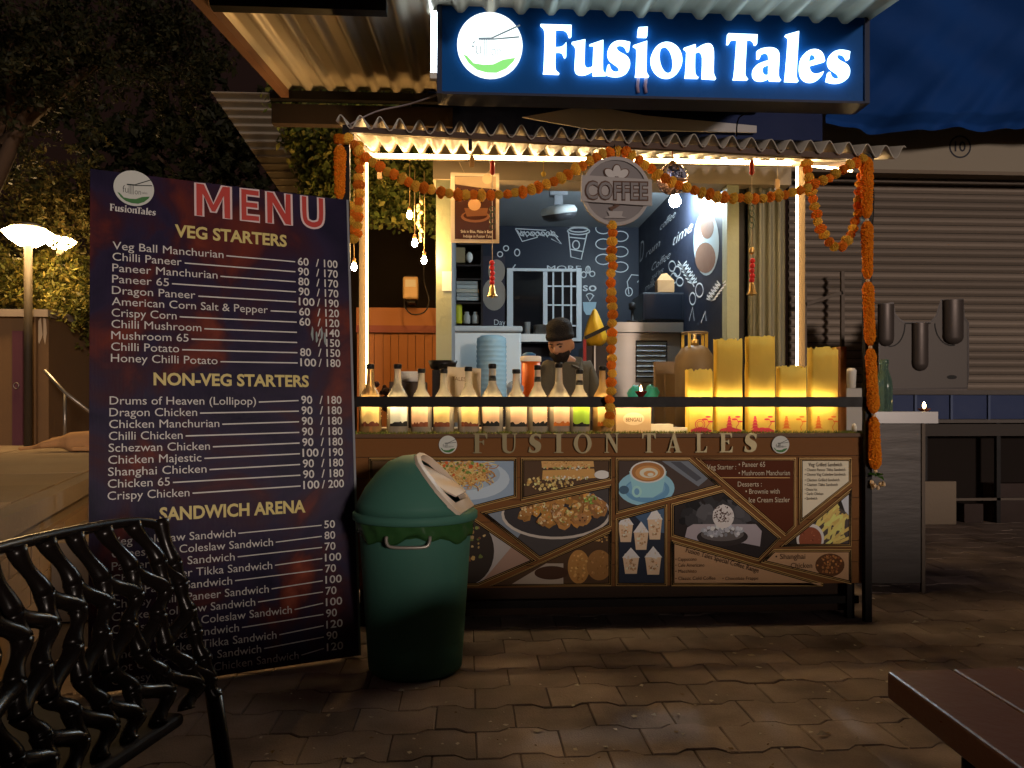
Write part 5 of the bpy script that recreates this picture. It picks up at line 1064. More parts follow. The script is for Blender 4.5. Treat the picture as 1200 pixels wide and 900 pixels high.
# yellow bag hanging from a rail, tall dark trolley
yb = P(697, 362, 6.2); q = MB(); prof = [(.008, .0), (.02, -.02), (.05, -.1), (.085, -.2), (.09, -.26), (.05, -.3)]
q.lathe(prof, 18, yb, None, lambda r, z, a: (r * (1 + .18 * math.sin(5 * a + z * 20)), z)); solo(q, 'yellow_bag', mat('yellow plastic bag', (.62, .35, .02), .45, var=.4, vscale=8), 'yellow plastic bag hanging right of the window', 'bag')
tr = thing('dark_trolley', 'dark trolley with slanted push bar right of the man', 'trolley', (P(700, 440, 6.1).x, 6.1, .02)); a, b = P(687, 405, 6.1), P(713, 405, 6.1)
q = MB(); q.bb((a.x, 6.12, .1), (b.x, 6.5, a.z)); q.obj('bin', m_dw, tr); q = MB(); q.bar(P(686, 396, 6.1), P(715, 382, 6.1), .03); q.obj('push_bar', m_black, tr)
q = MB(); q.bar(P(685, 398, 6.1), P(685, 440, 6.1), .025); q.obj('red_upright', mat('red tube', (.25, .02, .02), .5), tr)
for x in (a.x + .05, b.x - .05):
    q = MB(); q.lathe([(.03, -.02), (.04, -.015), (.04, .015), (.03, .02)], 14, (x, 6.2, .062), Matrix.Rotation(R(90), 3, 'Y')); q.obj('wheel', m_black, tr)
q = MB(); q.bar(P(697, 405, 6.1), P(697, 436, 6.1), .012); q.obj('rod', m_steel, tr)
# ceiling fan unit (round head on a bracket)
Yfn = 6.6; p = P(655, 249, Yfn); fn = thing('round_fan', 'round black and pale fan head hanging from the duct', 'fan', p)
tilt = Matrix.Rotation(R(-8), 3, 'Y') @ Matrix.Rotation(R(12), 3, 'X')
q = MB(); q.lathe([(.0, -.075), (.09, -.07), (.14, -.045), (.152, -.01)], 28, p, tilt); q.obj('grille', mat('dark grille', (.03, .03, .035), .4), fn)
q = MB(); q.lathe([(.153, -.012), (.158, .012), (.14, .045), (.08, .06), (.03, .062)], 28, p, tilt); q.obj('shell', mat('fan grey plastic', (.4, .43, .44), .4), fn)
q = MB(); q.bb(p + Vector((-.04, -.03, .05)), p + Vector((.03, .03, .14))); q.bb(p + Vector((-.08, -.05, .14)), p + Vector((.07, .05, .19))); q.obj('bracket', mat('grey bracket', (.2, .21, .23), .5), fn)
q = MB(); q.tube([p + Vector((0, 0, .19)), (p.x, p.y, ZC - .002)], .015, 8); q.obj('rod', m_steel, fn)
# dessert poster on the pillar line
Ypo = 5.0; pp = front(Ypo); A = lambda x, y: pp.px(x, y); po_ = thing('dessert_poster', 'brown framed dessert poster hanging left of the fan', 'poster', (A(557, 284)[0], Ypo, A(557, 284)[1]))
a, b = A(528, 284), A(585, 203); q = MB(); q.bb((a[0], Ypo, a[1]), (b[0], Ypo + .012, b[1])); q.obj('frame', mat('cream frame', (.55, .44, .3), .5), po_)
a, b = A(533, 280), A(581, 207); q = MB(); q.bb((a[0], Ypo - .003, a[1]), (b[0], Ypo + .002, b[1])); q.obj('sheet', mat('brown poster', (.05, .016, .01), .4), po_)
q = MB(); q.col = (.35, .24, .14); q.flat(pp, [A(*p) for p in ((533, 207), (581, 207), (581, 222), (560, 220), (533, 216))], .0045); q.col = (.5, .36, .2); q.flat(pp, [A(*p) for p in arc(571, 210, 6, 6)], .005); q.col = (.22, .09, .045); q.flat(pp, [A(*p) for p in arc(557, 254, 17, 7)], .0046); q.col = (.06, .02, .012); q.flat(pp, [A(*p) for p in arc(557, 253, 14, 5)], .0049)
q.col = (.2, .08, .035); q.flat(pp, [A(*p) for p in ((544, 244), (572, 244), (570, 253), (547, 254))], .0053); q.col = (.55, .3, .14); q.flat(pp, [A(*p) for p in arc(556, 240, 7.5, 7)], .0057); q.obj('dessert_print', m_print, po_)
q = MB(); 
for s, y, x0, x1 in (('Sink in Bliss, Make it Best', 273, 540, 577), ('Indulge in Fusion Tales', 278.5, 543, 577)): u, v = A(x0, y); put_text(q, pp, s, u, v, width=A(x1, y)[0] - u, height=.019, d=.006)
q.obj('lettering', m_cr, po_)
q = MB(); q.tube([pp.pt(*A(545, 204), -.006), P(538, 190, Ypo + .006)], .002, 4); q.tube([pp.pt(*A(570, 204), -.006), P(586, 186, Ypo + .006)], .002, 4); q.obj('hanging_wire', MATS['beige string'], po_)
nf = front(YF - .003); q = MB(); q.flat(nf, [nf.px(*p) for p in ((518, 318), (529, 318), (529, 341), (518, 341))], 0, .002); nt_ = solo(q, 'paper_notice', mat('white notice', (.6, .6, .58), .7, var=.5, vscale=70, col2=(.3, .32, .38)), 'white paper notice taped on the green pillar', 'notice')

# ---- skinned figures
def skin_mesh(verts, edges, radii, sub=1):
    me = bpy.data.meshes.new('sk'); me.from_pydata([tuple(v) for v in verts], edges, []); o = bpy.data.objects.new('sk', me); COL.objects.link(o)
    md = o.modifiers.new('skin', 'SKIN'); md.use_smooth_shade = True
    for i, r in enumerate(radii): me.skin_vertices[0].data[i].radius = r if isinstance(r, tuple) else (r, r); me.skin_vertices[0].data[i].use_root = (i == 0)
    s = o.modifiers.new('sub', 'SUBSURF'); s.levels = s.render_levels = sub
    dg = bpy.context.evaluated_depsgraph_get(); dg.update(); m2 = bpy.data.meshes.new_from_object(o.evaluated_get(dg)); bpy.data.objects.remove(o); bpy.data.meshes.remove(me); return m2
def fuse(meshes, voxel, smooth=6):
    bm = bmesh.new()
    for m in meshes: bm.from_mesh(m)
    me = bpy.data.meshes.new('f'); bm.to_mesh(me); bm.free(); o = bpy.data.objects.new('f', me); COL.objects.link(o)
    r = o.modifiers.new('r', 'REMESH'); r.mode = 'VOXEL'; r.voxel_size = voxel; r.use_smooth_shade = True
    s = o.modifiers.new('s', 'SMOOTH'); s.factor = .5; s.iterations = smooth
    dg = bpy.context.evaluated_depsgraph_get(); dg.update(); m2 = bpy.data.meshes.new_from_object(o.evaluated_get(dg)); bpy.data.objects.remove(o); m2.polygons.foreach_set('use_smooth', [True] * len(m2.polygons)); return m2
def place(me, name, m, par, org):
    me.transform(Matrix.Translation(-Vector(org))); me.name = name; me.materials.clear(); me.materials.append(m); o = bpy.data.objects.new(name, me); COL.objects.link(o); o.parent = par; return o
# the man: stands behind the counter, head bent down to his left hand work
hc = P(657, 403, 5.0); foot = Vector((P(668, 470, 5.12).x, 5.14, .02)); man = thing('person', 'man in black knitted cap and dark olive shirt bending over his work', 'person', foot)
pel = Vector((foot.x, 5.16, .92)); chest = Vector((P(668, 455, 5.1).x, 5.1, 1.27)); neck = Vector((P(668, 421, 5.06).x, 5.06, 1.44)); hd = hc + Vector((.012, .02, -.02))
shL, shR = Vector((P(643, 434, 5.0).x, 5.02, 1.385)), Vector((P(689, 434, 5.14).x, 5.14, 1.39))
elL, elR = Vector((P(635, 470, 4.93).x - .02, 4.95, 1.14)), Vector((P(697, 470, 5.0).x + .02, 5.02, 1.13)); haL, haR = Vector((P(645, 480, 4.72).x, 4.76, 1.05)), Vector((P(668, 480, 4.72).x, 4.76, 1.05))
def hand(w_, e, side):
    d = (w_ - e).normalized(); x = d.cross(Vector((0, 0, 1))).normalized(); vs, es, rs = [w_, w_ + d * .05], [(0, 1)], [.022, .026]
    pal = w_ + d * .085
    for k, (off, ln) in enumerate(((-.03, .06), (-.01, .072), (.01, .068), (.028, .052))):
        b0 = len(vs); vs += [pal + x * off, pal + x * off + d * ln * .55 + Vector((0, 0, -.012)), pal + x * off + d * ln * .85 + Vector((0, 0, -.035))]; es += [(1, b0), (b0, b0 + 1), (b0 + 1, b0 + 2)]; rs += [.0105, .0085, .007]
    b0 = len(vs); th = w_ + d * .03 + x * .035 * side; vs += [th, th + d * .035 + x * .02 * side + Vector((0, 0, -.015))]; es += [(0, b0), (b0, b0 + 1)]; rs += [.011, .008]; return skin_mesh(vs, es, rs, 1)
hipL, hipR = pel + Vector((-.09, 0, -.04)), pel + Vector((.09, 0, -.04)); knL, knR = hipL + Vector((-.01, -.03, -.42)), hipR + Vector((.02, -.02, -.42)); anL, anR = Vector((knL.x, 5.16, .1)), Vector((knR.x, 5.17, .1)); toL, toR = anL + Vector((-.02, -.15, -.05)), anR + Vector((.03, -.15, -.05))
V_ = [pel, chest, neck, hd + Vector((0, 0, -.06)), shL, elL, haL, shR, elR, haR, hipL, knL, anL, toL, hipR, knR, anR, toR]; E_ = [(0, 1), (1, 2), (2, 3), (1, 4), (4, 5), (5, 6), (1, 7), (7, 8), (8, 9), (0, 10), (10, 11), (11, 12), (12, 13), (0, 14), (14, 15), (15, 16), (16, 17)]
rad = [.12, .13, .055, .05, .06, .045, .025, .06, .045, .025, .085, .06, .04, .03, .085, .06, .04, .03]
body = skin_mesh(V_, E_, rad, 1)
# head with brow, nose, cheeks, chin, ears; turned down and to the left
HR = Matrix.Rotation(R(-28), 3, 'Z') @ Matrix.Rotation(R(23), 3, 'X')
def gauss(v, c, s): return math.exp(-((v - Vector(c)).length / s) ** 2)
hb_ = MB(); nu, nv = 40, 30; vs = []
for i in range(nv + 1):
    t = math.pi * i / nv
    for j in range(nu):
        a = 2 * math.pi * j / nu; d = Vector((math.sin(t) * math.cos(a), math.sin(t) * math.sin(a), math.cos(t))); v = Vector((d.x * .076, d.y * .096, d.z * .118))
        if d.z < 0: v.x *= 1 - .25 * (-d.z) ** 1.5; v.y = v.y * (1 - .12 * (-d.z)) - .012 * (-d.z)
        f = Vector((0, -1, 0)); k = 0
        k += .03 * gauss(d, (0, -.98, -.16), .17) + .014 * gauss(d, (0, -1, .02), .13) - .013 * gauss(d, (.34, -.92, .08), .17) - .013 * gauss(d, (-.34, -.92, .08), .17) + .007 * gauss(d, (.3, -.93, .26), .2) + .007 * gauss(d, (-.3, -.93, .26), .2) + .008 * gauss(d, (0, -.85, -.5), .16) + .012 * gauss(d, (0, -.62, -.8), .25) + .004 * (gauss(d, (.5, -.8, -.15), .25) + gauss(d, (-.5, -.8, -.15), .25))
        v += f * k; vs.append(hc + HR @ v)
hb_.add(vs, [(i * nu + j, (i + 1) * nu + j, (i + 1) * nu + (j + 1) % nu, i * nu + (j + 1) % nu) for i in range(nv) for j in range(nu)], True)
for s in (-1, 1): hb_.ball(hc + HR @ Vector((s * .078, .008, -.012)), (.012, .022, .034), 10, 8, HR)
bodym = fuse([body, hb_.mesh('head'), hand(haL, elL, 1), hand(haR, elR, -1)], .0075, 3)
place(bodym, 'body', mat('brown skin', (.3, .15, .085), .45, spec=.4, var=.25, vscale=18), man, foot)
# cap, beard, brows, eyes
cp2 = MB(); prof = [(.09, -.008), (.1, -.004), (.103, .014), (.1, .03), (.094, .036), (.095, .062), (.088, .092), (.068, .116), (.035, .13), (0, .133)]
cp2.lathe(prof, 30, hc + HR @ Vector((0, .006, .038)), HR @ Matrix.Rotation(R(-10), 3, 'X') @ Matrix.Diagonal((.88, 1.1, 1)), lambda r, z, a: (r * (1 + .012 * math.sin(30 * a)), z)); cp2.obj('knitted_cap', mat('black knit', (.012, .011, .012), .9, var=.5, vscale=40, bump=.6, bscale=120), man)
bd_ = MB(); vs = []; n1, n2 = 22, 9
for i in range(n2 + 1):
    for j in range(n1 + 1):
        a = -math.pi / 2 + (j / n1 - .5) * 2.7; t = math.pi * (.585 + .36 * i / n2); d = Vector((math.sin(t) * math.cos(a), math.sin(t) * math.sin(a), math.cos(t))); v = Vector((d.x * .076, d.y * .096, d.z * .118)); v.x *= 1 - .25 * max(0, -d.z) ** 1.5; v.y = v.y * (1 - .12 * max(0, -d.z)) - .012 * max(0, -d.z)
        side = abs(j / n1 - .5) * 2; up = .012 + .012 * gauss(d, (0, -.62, -.8), .5) - .016 * (side > .93) - .014 * (i == 0); v += d * (up + random.gauss(0, .0012)); 
        if i == 0 and side < .35: v += Vector((0, -.006, .004))
        vs.append(hc + HR @ v)
bd_.add(vs, [(i * (n1 + 1) + j, i * (n1 + 1) + j + 1, (i + 1) * (n1 + 1) + j + 1, (i + 1) * (n1 + 1) + j) for i in range(n2) for j in range(n1)], True); bd_.obj('beard', mat('black hair', (.012, .009, .008), .7, bump=.8, bscale=200), man)
for s in (-1, 1):
    q = MB(); q.tube([hc + HR @ Vector((s * x, y, z)) for x, y, z in ((.014, -.1, .026), (.03, -.098, .032), (.048, -.083, .026))], [.004, .0048, .003], 6); q.obj('eyebrow', MATS['black hair'], man)
    q = MB(); q.ball(hc + HR @ Vector((s * .029, -.083, .008)), (.012, .008, .006), 10, 6, HR); q.obj('eye', mat('eye lid shade', (.05, .025, .018), .4), man)
sr_ = [(.15, .12), (.165, .135), .062, .03]
sh_ = skin_mesh([pel + Vector((0, 0, -.06)), pel + Vector((0, 0, .12)), chest, neck + Vector((0, .012, -.02)), shL, elL, haL - (haL - elL) * .25, shR, elR, haR - (haR - elR) * .25], [(0, 1), (1, 2), (2, 3), (2, 4), (4, 5), (5, 6), (2, 7), (7, 8), (8, 9)], [.15, .145, .155, .07, .085, .062, .045, .085, .062, .045], 2)
place(sh_, 'shirt', mat('dark olive shirt', (.085, .078, .058), .85, var=.6, vscale=14, bump=1, bscale=11), man, foot)
q = MB()
for s in (-1, 1):
    a0 = neck + Vector((0, .05, .03)); q.add([a0 + Vector((s * .0, 0, .01)), a0 + Vector((s * .075, -.045, .0)), neck + Vector((s * .06 - .01, -.1, -.05)), neck + Vector((s * .02 - .015, -.09, -.03)), a0 + Vector((s * .085, -.035, -.03)), neck + Vector((s * .075 - .01, -.1, -.075))], [(0, 1, 2, 3), (1, 4, 5, 2)])
co = q.obj('collar', MATS['dark olive shirt'], man); co.modifiers.new('t', 'SOLIDIFY').thickness = .006
tr_ = skin_mesh([pel + Vector((0, 0, .04)), hipL, knL, anL + Vector((0, 0, .02)), hipR, knR, anR + Vector((0, 0, .02))], [(0, 1), (1, 2), (2, 3), (0, 4), (4, 5), (5, 6)], [.13, .1, .075, .062, .1, .075, .062], 1)
place(tr_, 'trousers', mat('dark trousers', (.02, .02, .025), .8), man, foot)
# ================================================================== MENU BOARD
BL_, BR_ = PZ(103, 818), PZ(422, 771); ux_ = (BR_ - BL_).normalized(); n0 = Vector((ux_.y, -ux_.x, 0)); LEAN = R(6.0)
uz_ = Vector((0, 0, 1)) * math.cos(LEAN) - n0 * math.sin(LEAN); nn = n0 * math.cos(LEAN) + Vector((0, 0, 1)) * math.sin(LEAN)
bp_ = Plane(BL_ + Vector((0, 0, .012)), ux_, uz_, nn); B = lambda x, y: bp_.px(x, y)
BW_ = (BR_ - BL_).length; BH_ = (B(110, 195)[1] + B(405, 237)[1]) / 2
board = thing('menu_board', 'tall dark menu board leaning behind the green bin, headed MENU', 'menu board', BL_)
def board_material():
    m = mat('menu flex print', (.03, .03, .08), .3); n = m.node_tree; L = n.links; b = n.nodes['Principled BSDF']; geo = n.nodes.new('ShaderNodeTexCoord')
    n1 = n.nodes.new('ShaderNodeTexNoise'); n1.inputs['Scale'].default_value = 2.3; n1.inputs['Detail'].default_value = 7; n1.inputs['Distortion'].default_value = .9; L.new(geo.outputs['Object'], n1.inputs[0])
    r = n.nodes.new('ShaderNodeValToRGB'); e = r.color_ramp.elements; e[0].position = .3; e[0].color = (.012, .010, .03, 1); e[1].position = .76; e[1].color = (.32, .07, .035, 1)
    for p, c in ((.45, (.026, .018, .05, 1)), (.53, (.045, .014, .026, 1)), (.62, (.14, .026, .018, 1))): k = e.new(p); k.color = c
    L.new(n1.outputs[0], r.inputs[0]); L.new(r.outputs[0], b.inputs['Base Color'])
    w_ = n.nodes.new('ShaderNodeTexWave'); w_.bands_direction = 'X'; w_.inputs['Scale'].default_value = 62; w_.inputs['Distortion'].default_value = .3
    mp = n.nodes.new('ShaderNodeMapping'); mp.inputs['Rotation'].default_value = (0, 0, -math.atan2(ux_.y, ux_.x)); L.new(geo.outputs['Object'], mp.inputs[0]); L.new(mp.outputs[0], w_.inputs[0])
    bp = n.nodes.new('ShaderNodeBump'); bp.inputs['Strength'].default_value = .35; bp.inputs['Distance'].default_value = .003; L.new(w_.outputs[0], bp.inputs['Height']); L.new(bp.outputs[0], b.inputs['Normal']); return m
q = MB(); q.flat(bp_, [(0, 0), (BW_, 0), (BW_, BH_), (0, BH_)], -.012, .012); q.obj('panel', board_material(), board)
for u in (.03, BW_ - .03):
    q = MB(); q.bar(bp_.pt(u, 0, -.03), bp_.pt(u, BH_ - .02, -.03), .03, .03, n0); q.obj('back_batten', mat('batten timber', (.2, .13, .07), .7), board)
q = MB(); q.bar(bp_.pt(BW_ / 2, BH_ * .8, -.05), (bp_.pt(BW_ / 2, BH_ * .8, -.05) - n0 * .42) * Vector((1, 1, 0)) , .03, .03, n0); q.obj('prop', MATS['batten timber'], board)
q = MB(); q.flat(bp_, [(BW_ - .006, 0), (BW_ + .004, 0), (BW_ + .004, BH_), (BW_ - .006, BH_)], .0005, .003); q.obj('edge_tape', mat('scuffed edge', (.4, .42, .45), .4, var=.9, vscale=22, col2=(.03, .03, .05)), board)
m_tx = mat('menu white ink', (.66, .64, .62), .4); m_hd = mat('menu yellow ink', (.66, .55, .2), .4); m_rd = mat('menu red ink', (.5, .05, .04), .4)
def V2(p): return B(*p)
def cap_h(x, y0, y1): return B(x, y0)[1] - B(x, y1)[1]
def bt_text(s, u0, v0, m, name, width=None, height=.035, off=0.0, d=.0012, align='l', space=1.0):
    q = MB(); w_ = put_text(q, bp_, s, u0, v0, width=width, height=height, d=d, offset=off, align=align, space=space); q.obj(name, m, board); return w_
# title: white rim, red core
SANS = {'M': [(0,0),(0,1),(.26,1),(.5,.42),(.74,1),(1,1),(1,0),(.78,0),(.78,.66),(.57,.16),(.43,.16),(.22,.66),(.22,0)],
 'E': [(0,0),(0,1),(1,1),(1,.8),(.34,.8),(.34,.61),(.93,.61),(.93,.41),(.34,.41),(.34,.2),(1,.2),(1,0)],
 'N': [(0,0),(0,1),(.3,1),(.74,.38),(.74,1),(1,1),(1,0),(.72,0),(.26,.64),(.26,0)],
 'U': [(0,1),(.27,1),(.27,.38),(.31,.25),(.5,.19),(.69,.25),(.73,.38),(.73,1),(1,1),(1,.36),(.93,.14),(.76,.02),(.5,-.03),(.24,.02),(.07,.14),(0,.36)]}
m_rim = mat('menu rim ink', (.72, .55, .55), .4)
for s, x0, x1 in (('M', 229, 271), ('E', 282, 304), ('N', 312, 342), ('U', 353, 380)):
    u0, u1 = B(x0, 255)[0], B(x1, 255)[0]; v0 = B(300, 260)[1]; hh = cap_h(300, 223, 260); pts = [(u0 + x * (u1 - u0), v0 + y * hh) for x, y in chaikin(SANS[s], 40)]
    q = MB(); glyph(q, bp_, [pts], .0006, .0008); q.obj('title_letter', m_rd, board)
    q = MB(); q.stroke(bp_, pts, .009, .0022, True); q.obj('title_rim', m_rim, board)
for s, x0, x1, y, hh in (('VEG STARTERS', 205, 336, 283, 13.5), ('NON-VEG STARTERS', 180, 362, 452, 13.5), ('SANDWICH ARENA', 187, 358, 605, 14.5)):
    xm = (x0 + x1) / 2; u0, u1 = B(x0, y)[0], B(x1, y)[0]; bt_text(s, u0, B(xm, y)[1], m_hd, 'heading', u1 - u0, cap_h(xm, y - hh, y), .03)
secs = [([('Veg Ball Manchurian', 262, '60', '100'), ('Chilli Paneer', 213, '90', '170'), ('Paneer Manchurian', 255, '80', '170'), ('Paneer 65', 198, '90', '170'), ('Dragon Paneer', 229, '100', '190'), ('American Corn Salt & Pepper', 314, '60', '120'), ('Crispy Corn', 207, '60', '120'), ('Chilli Mushroom', 236, '', '140'), ('Mushroom 65', 221, '', '150'), ('Chilli Potato', 210, '80', '150'), ('Honey Chilli Potato', 255, '100', '180')], (132, 292), (130, 424), (349, 310.5), (352, 429)),
        ([('Drums of Heaven (Lollipop)', 300, '90', '180'), ('Dragon Chicken', 231, '90', '180'), ('Chicken Manchurian', 257, '90', '180'), ('Chilli Chicken', 214, '90', '180'), ('Schezwan Chicken', 246, '90', '180'), ('Chicken Majestic', 236, '100', '190'), ('Shanghai Chicken', 242, '90', '180'), ('Chicken 65', 199, '90', '180'), ('Crispy Chicken', 222, '100', '200')], (128.5, 474), (126, 586), (353, 473), (355.5, 573))]
for items, s0, s1, r0, r1 in secs:
    a, b = B(*s0), B(*s1); c, d = B(*r0), B(*r1); n = len(items)
    for k, (s, xe, p1, p2) in enumerate(items):
        f = k / (n - 1); v = a[1] + (b[1] - a[1]) * f; u = a[0] + (b[0] - a[0]) * f; vr = c[1] + (d[1] - c[1]) * f; ur = c[0] + (d[0] - c[0]) * f; y_ = s0[1] + (s1[1] - s0[1]) * f
        ue = B(xe, y_ + (HZ - y_) * .1)[0]; bt_text(s, u, v, m_tx, 'menu_line', ue - u, .0345)
        q = MB(); hh = .036
        if p1: put_text(q, bp_, p1, ur, vr, width=.072 if len(p1) == 3 else .05, height=hh, d=.0012, offset=.014)
        put_text(q, bp_, '/ ' + p2, ur + .083, vr, width=.102, height=hh, d=.0012, offset=.012); q.obj('price', m_tx, board)
        q = MB(); q.stroke(bp_, [(ue + .012, v + .012), (ur - .012, vr + .014)], .0055, .001); q.obj('leader_line', m_tx, board)
sand = [('Veg Coleslaw Sandwich', 276, '50'), ('Cheesy Veg Coleslaw Sandwich', 320, '80'), ('Paneer Tikka Sandwich', 275, '70'), ('Cheesy Paneer Tikka Sandwich', 319, '100'), ('Chilli Paneer Sandwich', 272, '70'), ('Cheesy Chilli Paneer Sandwich', 315, '100'), ('Chicken Coleslaw Sandwich', 299, '70'), ('Cheesy Chicken Coleslaw Sandwich', 342, '100'), ('Chicken Tikka Sandwich', 280, '90'), ('Cheesy Chicken Tikka Sandwich', 324, '120'), ('Hot Garlic Chicken Sandwich', 306, '90'), ('Cheesy Hot Garlic Chicken Sandwich', 350, '120')]
v1, v12 = B(276, 629)[1], B(350, 772)[1]; c, d = B(380, 619), B(383, 763)
for k, (s, xe, p1) in enumerate(sand):
    f = k / 11; v = v1 + (v12 - v1) * f; u = B(131, 640)[0]; vr = c[1] + (d[1] - c[1]) * f; ur = c[0] + (d[0] - c[0]) * f; ue = B(xe, 629 + 143 * f)[0]
    bt_text(s, u, v, m_tx, 'menu_line', ue - u, .0335)
    q = MB(); put_text(q, bp_, p1, ur, vr, width=.074 if len(p1) == 3 else .049, height=.034, d=.0012, offset=.01); q.obj('price', m_tx, board)
    q = MB(); q.stroke(bp_, [(ue + .012, v + .014), (ur - .012, vr + .014)], .0045, .001); q.obj('leader_line', m_tx, board)
c = B(157, 221); rr = B(180.5, 221)[0] - c[0]; logo(board, bp_, c, rr, m_lw, m_lg, m_li, .0012)
q = MB(); order = [('F', 0), ('u', 0), ('s', 0), ('i', 0), ('o', 0), ('n', 0), ('T', 1), ('a', 1), ('l', 1), ('e', 1), ('s', 2)]; u0, v0 = B(128, 247); sc_ = (B(185, 247)[0] - u0) / 2190.0
for ch, w_ in order:
    loops = []
    for lp in GL[ch]:
        pts = chaikin(lp)
        if w_ == 2: pts = [(x * .965 + 480, y * .92 + 80) for x, y in pts]
        loops.append([(u0 + ((1080 - 90 if w_ else 0) + x) * sc_, v0 + (415 - y + (.02 * x if not w_ else .02 * (x + 1080))) * sc_ * 1.05) for x, y in pts])
    glyph(q, bp_, loops, .0006, .001)
q.obj('name_line', m_tx, board)
q = MB()
for (x, y) in ((366, 392), (371, 395), (377, 391), (381, 396)): u, v = B(x, y); q.flat(bp_, blob(u, v, .006, .03, 8, .4), .0014)
q.obj('scuff', mat('scuffed flex', (.35, .42, .42), .5, var=.5, vscale=40), board)

# ================================================================== GREEN BIN
bc = PZ(487, 782); bin_ = thing('waste_bin', 'green plastic waste bin with swing lid in front of the stall', 'bin', bc)
m_bin = mat('green bin plastic', (.06, .19, .145), .6, var=.45, vscale=3.5, col2=(.05, .1, .085), bump=.08, bscale=9, stretch=(2, 2, .6), detail=8)
HB = .69
q = MB(); q.lathe([(.190, 0), (.203, .012), (.205, .03), (.245, HB - .06), (.247, HB - .03)], 40, bc); q.obj('bucket', m_bin, bin_)
q = MB(); q.lathe([(.249, HB - .10), (.252, HB - .09), (.256, HB - .075), (.253, HB - .06), (.258, HB - .045), (.256, HB - .03), (.262, HB - .012)], 140, bc, None, lambda r, z, a: (r * (1 + .012 * math.sin(17 * a + 60 * z) + random.uniform(-.012, .012)), z + (.014 * math.sin(4 * a + 1) + .01 * math.sin(11 * a) if z < HB - .08 else 0))); q.obj('bin_liner', mat('green liner film', (.04, .13, .04), .25, transl=.3, spec=.5), bin_)
q = MB(); q.lathe([(.262, HB - .035), (.272, HB - .03), (.272, HB - .004), (.262, HB + .004)], 44, bc); q.obj('lid_rim', m_bin, bin_)
# dome cut by a slanting plane
bm = bmesh.new(); tmp = MB(); tmp.lathe([(.261, HB + .002), (.25, HB + .045), (.218, HB + .105), (.17, HB + .165), (.12, HB + .215), (.06, HB + .24), (.0, HB + .246)], 48, (0, 0, 0)); m0 = tmp.mesh('lid'); bm.from_mesh(m0)
cutn = Vector((.72, -.16, .66)).normalized(); cutp = Vector((.10, -.02, HB + .14)); bmesh.ops.remove_doubles(bm, verts=bm.verts, dist=.0005)
res = bmesh.ops.bisect_plane(bm, geom=bm.verts[:] + bm.edges[:] + bm.faces[:], plane_co=cutp, plane_no=cutn, clear_outer=True)
rim = [v.co.copy() for v in res['geom_cut'] if isinstance(v, bmesh.types.BMVert)]; cen = sum(rim, Vector()) / len(rim)
ax1 = cutn.cross(Vector((0, 0, 1))).normalized(); ax2 = cutn.cross(ax1); rim.sort(key=lambda v: math.atan2((v - cen).dot(ax2), (v - cen).dot(ax1)))
lm = bpy.data.meshes.new('lid_dome'); bm.to_mesh(lm); bm.free(); lm.polygons.foreach_set('use_smooth', [True] * len(lm.polygons)); lm.materials.append(m_bin); lo = bpy.data.objects.new('lid_dome', lm); COL.objects.link(lo); lo.parent = bin_; lo.modifiers.new('t', 'SOLIDIFY').thickness = .004
def ringmesh(k0, k1, lift0, lift1):
    q = MB(); n = len(rim); vs = [cen + (v - cen) * k0 + cutn * lift0 for v in rim] + [cen + (v - cen) * k1 + cutn * lift1 for v in rim]; q.add(vs, [(i, (i + 1) % n, n + (i + 1) % n, n + i) for i in range(n)], True); return q
m_flap = mat('cream flap plastic', (.62, .52, .42), .45, var=.2, vscale=9)
q = ringmesh(1.0, .8, .012, .018); q2 = ringmesh(1.03, 1.0, -.012, .012); q.add(q2.v, q2.f, True); q2 = ringmesh(.8, .76, .018, -.012); q.add(q2.v, q2.f, True); q.obj('lid_collar', m_flap, bin_, True)
q = MB(); n = len(rim); piv = Matrix.Rotation(R(16), 3, ax1); q.add([cen + piv @ ((v - cen) * .74) + cutn * -.012 for v in rim] , [tuple(range(n))]); fo = q.obj('swing_flap', m_flap, bin_, True); fo.modifiers.new('t', 'SOLIDIFY').thickness = .006
yb_ = bc.y - .243
q = MB(); A_ = [P(453, 629, yb_ - .01), P(453, 636, yb_ - .02), P(458, 641, yb_ - .026), P(478, 642, yb_ - .03), P(498, 641, yb_ - .024), P(503, 636, yb_ - .016), P(504, 628, yb_ - .002)]
q.tube(spline(A_, .01)[1][::5], .007, 8); q.obj('handle', mat('pale wire handle', (.5, .47, .42), .4, .6), bin_)

# ================================================================== WOVEN PLASTIC CHAIR (foreground left)
cA = Vector((-.775, 1.97, 0)); wdir = Vector((.22, .975, 0)).normalized(); mid = cA - wdir * .31
chair = thing('plastic_chair', 'dark brown plastic chair with open woven back in the foreground', 'chair', (mid.x, mid.y, 0), math.atan2(wdir.y, wdir.x))
# local frame: x along the back's width, +y = the seat side (away from the stall), z up
m_ch = mat('dark brown glossy plastic', (.010, .007, .006), .26, spec=.35, var=.2, vscale=10)
ZTOP = .868
def cb(x, z):   # curved back surface: bows towards the seat and slopes out downwards
    f = (ZTOP - z) / .45; return Vector((x * (1 + .10 * f), .045 * (1 - (x / .31) ** 2) - .13 * f, z))
hw = .322
top = [cb(-hw + 2 * hw * k / 20, ZTOP - (.025 * (abs(k - 10) / 10) ** 8)) for k in range(21)]
L1 = [cb(-hw, z) for z in (.83, .7, .56, .42)]; R1 = [cb(hw, z) for z in (.83, .7, .56, .42)]
q = MB(); q.tube(list(reversed(L1)) + top + R1, .0125, 10); q.obj('back_frame', m_ch, chair, True)
